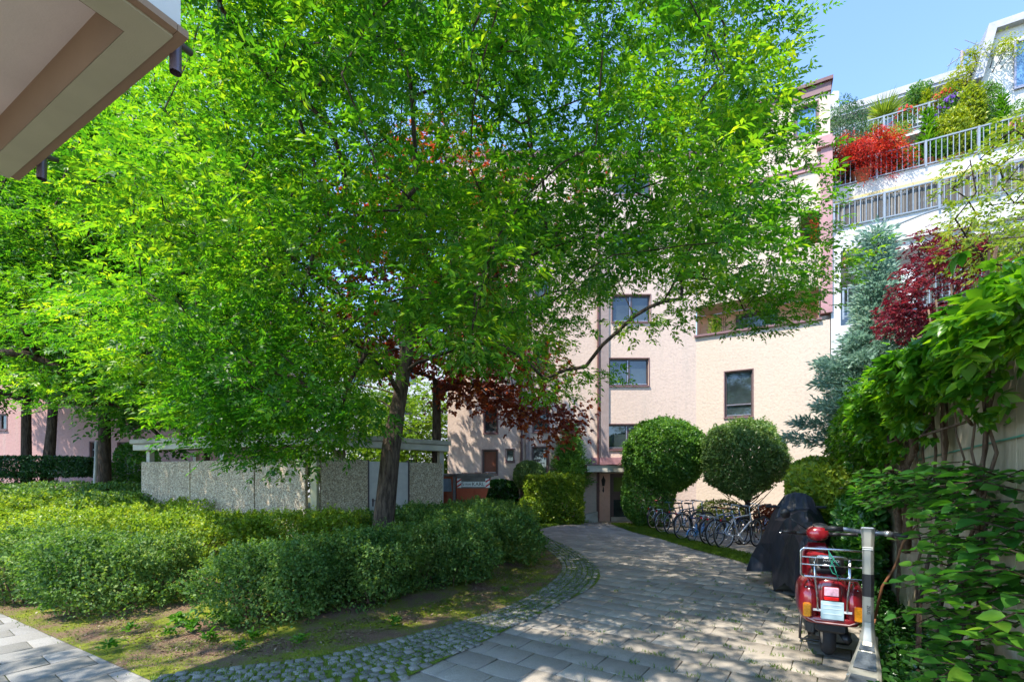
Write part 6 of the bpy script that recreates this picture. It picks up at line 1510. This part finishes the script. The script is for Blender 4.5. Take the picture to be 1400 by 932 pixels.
    # seat, pillion pad
    c = MB().loft([ring(0, y, z, w_, h_, 20, 3) for y, z, w_, h_ in ((-.20, .80, .10, .03), (-.16, .81, .125, .05), (.1, .82, .135, .055), (.36, .81, .12, .05), (.42, .79, .07, .03))]); B(c, 'seat', M['blackp'])
    c = MB().box((0, -.25, .885), (.19, .05, .12), bev=.03); bo = B(c, 'backrest', M['blackp'], sm=False)
    text_mesh('lettering', 'PIAGGIO', .027, simple('pale_lettering', (.75, .75, .75), .5, var=0), bo, basis((0, -.278, .90), (1, 0, 0), (0, 0, 1)), .001, world=False, sx=1.1)
    # floor, leg shield
    c = MB().box((0, .65, .27), (.30, .52, .05), bev=.015); B(c, 'footboard', red, sm=False)
    c = MB().loft([[Vector((x, y + .06 * (1 - (x / .24) ** 2) + dy, z)) for x in np.linspace(-w_, w_, 9)] + [Vector((x, y + .06 * (1 - (x / .24) ** 2) + dy - .02, z)) for x in np.linspace(w_, -w_, 9)] for z, y, w_, dy in ((.27, .96, .12, 0), (.45, .98, .15, 0), (.65, .96, .16, 0), (.82, .93, .14, 0), (.92, .91, .08, 0))]); B(c, 'leg_shield', red)
    c = MB().box((.0, .90, .66), (.20, .12, .34), bev=.03); B(c, 'glove_box', red, sm=False)
    c = MB().loft([ring(0, y, z, w_, h_, 16, 2.2) for y, z, w_, h_ in ((.96, .43, .03, .03), (1.02, .46, .06, .07), (1.2, .47, .075, .09), (1.40, .40, .065, .06), (1.47, .33, .03, .03))]); B(c, 'front_mudguard', red)
    # headset with speedometer
    c = MB().loft([ring(x, 0, 0, 1, 1, 4) for x in ()] or [ring(0, y, z, w_, h_, 22, 2.3) for y, z, w_, h_ in ((.77, 1.02, .05, .04), (.79, 1.03, .095, .07), (.87, 1.03, .108, .085), (.96, 1.02, .095, .08), (1.03, 1.0, .06, .05), (1.05, 1.0, .03, .03))]); ho = B(c, 'headset', red)
    c = MB().loft([ring(0, 0, z, w_, h_, 20, 2.2, 'Z') for z, w_, h_ in ((0, .066, .045), (.012, .07, .048), (.018, .058, .040))]); c.xform(Matrix.Translation((.02, .85, 1.108)) @ Matrix.Rotation(.5, 4, 'X')); B(c, 'speedometer', M['blackp'], ho)
    for sx in (-1, 1):
        h = MB(); h.tube([(sx * .08, .88, 1.02), (sx * .20, .85, 1.03)], .022, 8); B(h, 'handlebar_arm', M['blackp'], ho)
        h = MB(); h.tube([(sx * .20, .85, 1.03), (sx * .335, .80, 1.04)], .018, 8); h.tube([(sx * .335, .80, 1.04), (sx * .345, .80, 1.04)], .022, 8); B(h, 'grip', M['blackp'], ho)
        h = MB(); h.tube([(sx * .14, .93, 1.03), (sx * .22, .90, 1.03), (sx * .34, .86, 1.025), (sx * .36, .85, 1.02)], .007, 6); B(h, 'brake_lever', M['chrome'], ho)
    m_ = MB(); m_.tube([(-.09, .92, 1.06), (-.17, .92, 1.12), (-.28, .90, 1.20)], .006, 6); m_.lathe([(.0, -.012), (.05, -.010), (.052, .0), (.045, .010)], (0, 0, 0), 18, 'Y').v; 
    k0 = len(m_.v) - 18 * 4
    for i in range(k0, len(m_.v)): m_.v[i] = m_.v[i] + Vector((-.305, .89, 1.23))
    B(m_, 'mirror', M['blackp'], ho)
    c = MB(); c.tube([(.12, -.25, .22), (.13, .1, .2), (.1, .3, .22)], [.035, .045, .03], 10); B(c, 'exhaust', M['blackp'])
    c = MB(); c.box((-.13, -.02, .27), (.10, .30, .16), bev=.04); B(c, 'engine_block', simple('dark_alloy', (.06, .06, .06), .5, .5), sm=False)
    c = MB(); c.tube([(.0, .98, .9), (.0, 1.08, .5), (-.05, 1.2, .22)], .022, 8); B(c, 'steering_column', M['blackp'])
    c = MB(); c.tube([(-.18, .38, .33), (-.20, .28, .03)], .012, 6); c.tube([(.18, .38, .33), (.20, .28, .03)], .012, 6); c.tube([(-.20, .28, .03), (.20, .28, .03)], .012, 6); B(c, 'stand', M['blackp'])
    c = MB().box((0, .06, .36), (.16, .5, .16), bev=.03); B(c, 'inner_body', M['blackp'], sm=False)
scooter()

# ------------------------------------------------------------------ kick scooter
def kick():
    d = 3.66; X = at(1187, 0, d).x; fwd = Vector((.66, .75, 0)).normalized(); rz = math.atan2(-fwd.x, fwd.y)
    s = root('kick_scooter', 'silver grey electric kick scooter with black band on its stem', 'kick scooter', (X, d, 0), rz)
    sil = simple('satin_silver_paint', (.38, .37, .32), .4, .5, var=.08); W = False
    # stem leans very slightly; local y forward
    def sec(z, w_, dp, y): 
        return [Vector((x, y + yy, z)) for x, yy in ((-w_, -dp * .4), (-w_ * .55, -dp), (w_ * .55, -dp), (w_, -dp * .4), (w_, dp * .6), (w_ * .6, dp), (-w_ * .6, dp), (-w_, dp * .6))]
    f = MB().loft([sec(z, w_, dp, y) for z, w_, dp, y in ((.50, .037, .028, .0), (.70, .036, .028, -.004), (.86, .036, .028, -.008), (1.07, .037, .028, -.012), (1.14, .040, .029, -.015), (1.235, .046, .031, -.018))]); st = f.build('stem', sil, s, W, False, bevel=.004)
    f = MB().loft([sec(z, w_ + .0012, dp + .0012, y) for z, w_, dp, y in ((.70, .036, .028, -.004), (.86, .036, .028, -.008), (.875, .036, .028, -.0084))]); f.build('black_band', M['blackp'], st, W, False)
    f = MB(); f.box((0, -.046, 1.085), (.066, .003, .006)); f.box((0, -.045, 1.07), (.066, .003, .005)); f.build('white_stripe', simple('white_line', (.8, .8, .78), .4, var=0), st, W)
    f = MB(); f.box((0, -.050, 1.236), (.085, .03, .012), bev=.004); f.build('stem_cap', M['alu'], st, W)
    mt = basis((.004, -.0335, .60), (0, 0, -1), (1, 0, 0)); text_mesh('lettering', 'ZEUS', .030, M['blackp'], st, mt, .0006, world=False)
    # neck flaring into the deck
    def dk(y, z, w_, h_): return [Vector((x, y, zz)) for x, zz in ((-w_, z - h_), (w_, z - h_), (w_, z + h_ * .4), (w_ * .8, z + h_), (-w_ * .8, z + h_), (-w_, z + h_ * .4))]
    rings = []
    for (z, y, w_, dp) in ((.50, 0, .037, .028), (.44, -.004, .040, .032), (.36, -.02, .052, .045), (.29, -.06, .068, .07), (.235, -.13, .080, .10)): rings.append(sec(z, w_, dp, y))
    rings[1] = sec(.46, .038, .03, -.002); f = MB().loft(rings); f.build('neck', sil, s, W, False, bevel=.004)
    f = MB().loft([dk(y, z, w_, h_) for y, z, w_, h_ in ((-.05, .20, .07, .05), (-.14, .17, .088, .045), (-.28, .15, .105, .035), (-.56, .145, .105, .035), (-.66, .145, .085, .03))]); dko = f.build('deck', sil, s, W, False, bevel=.006)
    # grip plates on the sloped neck and the deck
    def pad(pts): 
        f = MB(); f.ext(pts, (0, -.001, .004)); return f.build('grip_mat', simple('dark_rubber_mat', (.09, .11, .13), .5, var=.25, scale=60, bump=.5, bscale=120), dko, W, False)
    pad([(-.036, -.055, .354), (.036, -.055, .354), (.050, -.12, .308), (-.050, -.12, .308)])
    pad([(-.054, -.137, .296), (.054, -.137, .296), (.070, -.29, .216), (-.070, -.29, .216)])
    pad([(-.075, -.37, .190), (.075, -.37, .190), (.075, -.56, .186), (-.075, -.56, .186)])
    f = MB().loft([dk(y, z, w_, h_) for y, z, w_, h_ in ((-.035, .33, .056, .03), (-.11, .275, .072, .03), (-.22, .215, .094, .02), (-.36, .17, .104, .014))]); f.build('deck_ramp', sil, s, W, False, bevel=.004)
    for y in (.12, -.74):
        t = MB().torus((0, y, .115), .09, .026, 'X', 26, 8).build('wheel', M['tyre'], s, W, True); MB().lathe([(.02, -.03), (.065, -.028), (.065, .028), (.02, .03)], (0, y, .115), 16, 'X').build('hub', sil, t, W, True)
        f = MB(); 
        for k in range(9):
            a0, a1 = math.radians(30 + k * 14), math.radians(30 + (k + 1) * 14); R_ = .135
            f.ext([(-.035, y - R_ * math.cos(a0), .115 + R_ * math.sin(a0)), (.035, y - R_ * math.cos(a0), .115 + R_ * math.sin(a0)), (.035, y - R_ * math.cos(a1), .115 + R_ * math.sin(a1)), (-.035, y - R_ * math.cos(a1), .115 + R_ * math.sin(a1))], (0, 0, .006))
        f.build('fender', M['blackp'], s, W, True)
    f = MB(); f.tube([(-.045, .12, .115), (-.045, .03, .38), (.045, .03, .38), (.045, .12, .115)], .014, 6); f.build('fork', sil, s, W, True)
    f = MB(); f.tube([(-.05, -.01, 1.20), (-.15, -.015, 1.215), (-.17, -.017, 1.215)], .017, 10); f.tube([(-.05, -.01, 1.20), (.05, -.01, 1.20), (.15, -.02, 1.195)], .017, 10); hb_o = f.build('handlebar', simple('grey_bar', (.22, .25, .30), .35, .6), s, W, True)
    f = MB(); f.tube([(-.16, -.016, 1.215), (-.28, -.03, 1.215)], .020, 10); f.build('grip', M['blackp'], hb_o, W, True); f = MB(); f.tube([(.15, -.02, 1.195), (.27, -.035, 1.185)], .020, 10); f.build('grip', M['blackp'], hb_o, W, True)
    f = MB(); f.tube([(-.10, .03, 1.205), (-.14, .06, 1.195), (-.22, .055, 1.19)], .006, 6); f.build('brake_lever', M['blackp'], hb_o, W, True)
    f = MB(); f.lathe([(.022, -.018), (.022, .018)], (.12, -.018, 1.198), 12, 'X'); f.lathe([(.022, -.01), (.022, .01)], (.17, -.018, 1.193), 12, 'X'); f.build('clamp', M['alu'], hb_o, W, True)
    f = MB(); f.box((.045, -.01, 1.20), (.03, .03, .05), bev=.004); f.build('switch', M['blackp'], hb_o, W)
    f = MB(); f.tube([(-.07, -.35, .13), (-.16, -.33, .01)], .009, 6); f.build('side_stand', M['blackp'], s, W, True)
kick()

# ------------------------------------------------------------------ balcony plants
def tuft(name, label, p, r, h, leafm, n, ll, lw, pot='terra', pot_h=.3, pot_r=.16, flowers=None, shape='bush', cat='potted plant', group=None, z0=0.0):
    rt = root(name, label, cat, p, group=group); f = MB()
    if pot: f.lathe([(pot_r * .75, 0), (pot_r, pot_h), (pot_r * 1.06, pot_h), (pot_r * 1.06, pot_h - .03), (pot_r * .8, pot_h - .02)], (0, 0, 0), 14); f.build('pot', M[pot], rt, False, True)
    else: pot_h = 0
    if shape == 'bush':
        clump(None, None, (0, 0), (r, r), h, leafm, n, ll=ll, lw=lw, e=2.1, z0=pot_h * .8 + z0, wob=.2, stems=4, parent=rt, jit=.06, inner=.35, freq=7 / max(r, .3))
    elif shape == 'spiky':
        a = rng.uniform(0, 6.28, n); el = rng.uniform(.1, 1.3, n); D = np.stack([np.cos(a) * np.cos(el), np.sin(a) * np.cos(el), np.sin(el)], 1)
        c0 = np.array([0, 0, h * .55]); P = c0 + rng.normal(0, .03, (n, 3)) ; _lv('leaves', P, D, rdir(n), r * rng.uniform(.7, 1.2, n), np.full(n, lw), leafm, rt); f = MB(); f.tube([(0, 0, pot_h * .8), (0, 0, h * .55)], .03, 6); f.build('stem', M['bark2'], rt, False)
    elif shape == 'upright':
        t = rng.uniform(.05, 1, n); a = rng.uniform(0, 6.28, n); P = np.stack([.03 * np.cos(a), .03 * np.sin(a), pot_h + (h - pot_h) * t], 1)
        _lv('leaves', P, nrm(np.stack([np.cos(a), np.sin(a), np.full(n, .55)], 1)), nrm(np.array([0, 0, 1.]) + rng.normal(0, .3, (n, 3))), r * rng.uniform(.7, 1.2, n) * (1.15 - t * .7), np.full(n, lw), leafm, rt, True); f = MB(); f.tube([(0, 0, pot_h * .8), (0, 0, h)], [.02, .008], 5); f.build('stem', M['bark2'], rt, False)
    if flowers:
        m = 90; v = rdir(m, .6); P = v * r * .98 * np.array([1, 1, .7]) + np.array([0, 0, (h + pot_h) * .55]); _lv('flowers', P, rdir(m), v, np.full(m, .12), np.full(m, .11), flowers, rt)
    return rt
def onb(px, py, s, z=None):
    p = wpt(px, py, s); 
    if z is not None: p.z = z
    return p
F1, F2, F3 = 10.4, 12.87, 15.46
# scarlet maple hanging over the rail
p = onb(1178, 230, 2.15, F2)
rt = root('scarlet_maple', 'scarlet lace leaved maple hanging over the third balcony rail beside the pink house', 'potted tree', p); rt.scale = (1.05,) * 3
f = MB(); f.lathe([(.25, 0), (.32, .4), (.34, .4), (.34, .36)], (0, 0, 0), 14); f.build('pot', M['terra'], rt, False, True)
f = MB(); P = []; D = []
r5 = random.Random(2)
for k in range(60):
    a = r5.uniform(0, 6.28); R_ = r5.uniform(.3, 1.45); top = Vector((math.cos(a) * R_ * .55, math.sin(a) * R_ * .55, r5.uniform(1.0, 1.65))); end = Vector((math.cos(a) * R_, math.sin(a) * R_, r5.uniform(.3, 1.75) - .25 * R_))
    if k < 16: end = Vector((r5.uniform(-.6, .9), -r5.uniform(.3, .75), r5.uniform(-.35, .7)))
    f.tube([(0, 0, .4), top * .6 + Vector((0, 0, .2)), top, end], [.03, .018, .01, .004], 4)
    for q_ in range(170):
        t_ = r5.random(); c_ = top.lerp(end, t_) + Vector((r5.gauss(0, .13), r5.gauss(0, .13), r5.gauss(0, .07))); P.append(list(c_)); D.append([r5.gauss(0, .6) + math.cos(a) * .5, r5.gauss(0, .6) + math.sin(a) * .5, -.5])
f.build('branches', M['bark2'], rt, False)
P = np.array(P); _lv('foliage', P, nrm(np.array(D)), nrm(np.array([0, 0, 1.]) + rng.normal(0, .5, (len(P), 3))), rng.uniform(.07, .13, len(P)), rng.uniform(.02, .035, len(P)), G['red'], rt)
T_ = tuft
T_('olive_bush', 'tall dark olive bush rising in the corner beside the pink roof edge', onb(1154, 225, 2.6, F2), .78, 3.6, G['olive'], 9000, .085, .03, 'terra', .4, .25)
T_('potted_bush', 'olive bush with pale leaf tips between the dark corner bush and the scarlet maple', onb(1172, 200, 3.0, F2), .5, 2.3, G['olive'], 3500, .09, .03, 'terra', .35, .22)
T_('potted_bush', 'lime green bush behind the scarlet maple on the third balcony', onb(1215, 215, 3.0, F2), .55, 2.1, G['lime'], 3500, .08, .03, 'terra', .35, .22)
T_('potted_cane_plant', 'tall upright light green plant left of the golden ball bush', onb(1268, 220, 2.35, F2), .42, 2.15, G['weed'], 240, .4, .075, 'terra', .35, .2, shape='upright')
T_('golden_bush', 'golden green ball bush on the third balcony', onb(1301, 205, 2.6, F2), .55, 2.0, G['gold'], 4200, .10, .055, 'pot_dark', .4, .28)
T_('golden_bush', 'tall golden bush in two tiers behind the golden ball', onb(1328, 190, 3.1, F2), .42, 3.1, G['gold'], 4200, .10, .055, 'pot_dark', .4, .28)
T_('potted_bush', 'fresh green bush right of the golden bushes below the attic rail', onb(1352, 180, 3.2, F2), .42, 3.0, G['globe'], 5000, .08, .04, 'terra', .35, .22)
T_('potted_cane_plant', 'upright light green plant before the dormer wall', onb(1371, 190, 2.6, F2), .36, 2.1, G['weed'], 200, .36, .07, 'terra', .3, .18, shape='upright')
T_('round_bush', 'dark round bush at the right picture edge on the third balcony', onb(1404, 180, 2.6, F2), .55, 1.75, G['globe'], 4000, .06, .035, 'terra', .35, .25)
for k, (px, m_, n_, w_, fl) in enumerate(((1228, 'weed', 500, 'small leafy pot plant with orange blossom left of the tall upright plant', 'fl_orange'), (1246, 'lime', 500, 'low leafy pot plant just right of the scarlet maple', None), (1285, 'weed', 900, 'leafy pot plant behind the rail under the golden ball', None), (1310, 'lime', 700, 'light green pot plant behind the rail under the golden tiers', None), (1340, 'weed', 700, 'dark leafy pot plant behind the rail near a terracotta bowl', None), (1362, 'globe', 700, 'bushy pot plant behind the rail before the dormer', None), (1388, 'weed', 600, 'pot plant with pink blossoms at the right end of the third balcony', 'fl_pink'))):
    T_('pot_plant', w_, onb(px, 200, 2.3, F2), .28, .95, G[m_], n_ * 2, .08, .045, 'terra', .25, .15, flowers=G[fl] if fl else None, group='pot plants along the third balcony rail')
# fourth level
T_('potted_palm', 'spiky fan palm on the upper terrace', onb(1208, 175, 4.4, F3), .85, 2.0, G['lime'], 260, .5, .045, 'terra', .35, .2, shape='spiky')
T_('pot_plant', 'pot of red flowers right of the fan palm', onb(1238, 165, 4.25, F3), .36, 1.15, G['weed'], 900, .08, .045, 'pot_dark', .3, .18, flowers=G['fl_red'])
T_('pot_plant', 'pot of red flowers left of the airy golden tree', onb(1290, 150, 4.25, F3), .42, 1.35, G['lime'], 1400, .08, .045, 'pot_dark', .35, .2, flowers=G['fl_red'])
T_('potted_tree', 'small dark round headed tree on a bare stem above the deck chair', onb(1256, 150, 5.0, F3), .42, 2.35, G['globe'], 1600, .10, .05, 'pot_white', .4, .2, z0=1.2)
T_('pot_plant', 'purple flowering pot plant before the golden bushes', onb(1303, 160, 3.75, F3 - .3), .46, 1.15, G['weed'], 900, .07, .04, None, 0, 0, flowers=G['fl_purple'])
T_('pot_plant', 'variegated pale pot plant above the purple flowers', onb(1312, 140, 4.3, F3), .42, 1.25, G['olive'], 1500, .08, .04, 'pot_dark', .3, .18)
T_('pot_plant', 'low yellow green plant at the left end of the upper terrace', onb(1188, 185, 4.3, F3), .42, .8, G['lime'], 1200, .09, .04, 'pot_dark', .25, .16)
T_('pot_plant', 'blue green pot plant left of the fan palm', onb(1198, 182, 4.25, F3), .26, .75, G['olive'], 600, .08, .04, 'pot_dark', .25, .14)
T_('pot_plant', 'upright striped pot plant beside the deck chair', onb(1266, 160, 4.2, F3), .3, 1.5, G['gold'], 140, .3, .05, 'pot_dark', .3, .15, shape='upright')
T_('hanging_plant', 'yellow green trailing plant under the upper rail behind the scarlet maple', onb(1225, 185, 3.9, F3 - .45), .5, .7, G['lime'], 1500, .08, .03, None, 0, 0)
# airy golden tree
p = onb(1345, 125, 4.0, F3)
rt = root('golden_tree', 'airy yellow green potted tree with spreading bare twigs on the upper terrace', 'potted tree', p)
f = MB(); f.lathe([(.22, 0), (.3, .4), (.32, .4), (.3, .36)], (0, 0, 0), 14); f.build('pot', M['terra'], rt, False, True)
f = MB(); P = []; D = []
for k in range(34):
    a = r5.uniform(0, 6.28); R_ = r5.uniform(.3, 1.15); end = Vector((math.cos(a) * R_, math.sin(a) * R_, 1.25 + r5.uniform(-.2, .6) + .2 * (1 - R_)))
    f.tube([(0, 0, .4), (math.cos(a) * R_ * .3, math.sin(a) * R_ * .3, 1.0), end], [.035, .018, .005], 5)
    for q_ in range(75): c_ = end + Vector((r5.gauss(0, .17), r5.gauss(0, .17), r5.gauss(0, .09))); P.append(list(c_)); D.append([r5.gauss(0, 1), r5.gauss(0, 1), -.3])
f.build('branches', M['bark2'], rt, False); P = np.array(P); _lv('foliage', P, nrm(np.array(D)), nrm(np.array([0, 0, 1.]) + rng.normal(0, .4, (len(P), 3))), rng.uniform(.09, .15, len(P)), rng.uniform(.03, .045, len(P)), G['gold'], rt)
# deck chair
p = onb(1250, 168, 4.6, F3); rt = root('garden_chair', 'pale garden chair with arched back on the upper terrace', 'chair', p, math.radians(-28))
f = MB(); f.loft([ring(0, .25 + .02, .45 + z, w_, .02, 12, 3) for z, w_ in ((0, .25),)] * 2) if False else None
pts = [(-.26, .22, .42), (-.26, .28, .8), (-.15, .3, .98), (0, .31, 1.03), (.15, .3, .98), (.26, .28, .8), (.26, .22, .42)]
f.ext(pts, (0, .02, 0)); f.build('backrest', simple('pale_grey_blue_plastic', (.38, .45, .48), .4), rt, False)
f = MB(); f.box((0, 0, .42), (.5, .48, .03), bev=.01); f.build('seat', simple('pale_grey_blue_seat', (.38, .45, .48), .4), rt, False)
for sx in (-1, 1):
    for sy in (-1, 1): MB().tube([(sx * .22, sy * .2, 0), (sx * .21, sy * .19, .41)], .02, 6).build('leg', M['rail'], rt, False, True)
# wall creeper dry plant at the left end of the second railing and loggia pot plant
T_('pot_plant', 'small dry yellowish plant at the left end of the reed screened railing', onb(1141, 300, .15, 10.95), .22, .45, G['gold'], 500, .06, .03, None, 0, 0)
T_('pot_plant', 'light green climbing plant on the trellis of the lower pink balcony', (P0 + UO * .62 - NO * .35 + Vector((0, 0, 6.9))), .22, 1.25, G['lime'], 420, .09, .05, 'terra', .3, .14)
T_('hanging_plant', 'reddish climber on the upper loggia side wall', (P0 + UO * (lo2[1] - .18) - NO * .12 + Vector((0, 0, 10.1))), .13, 1.0, G['redmaple'], 700, .06, .04, None, 0, 0)
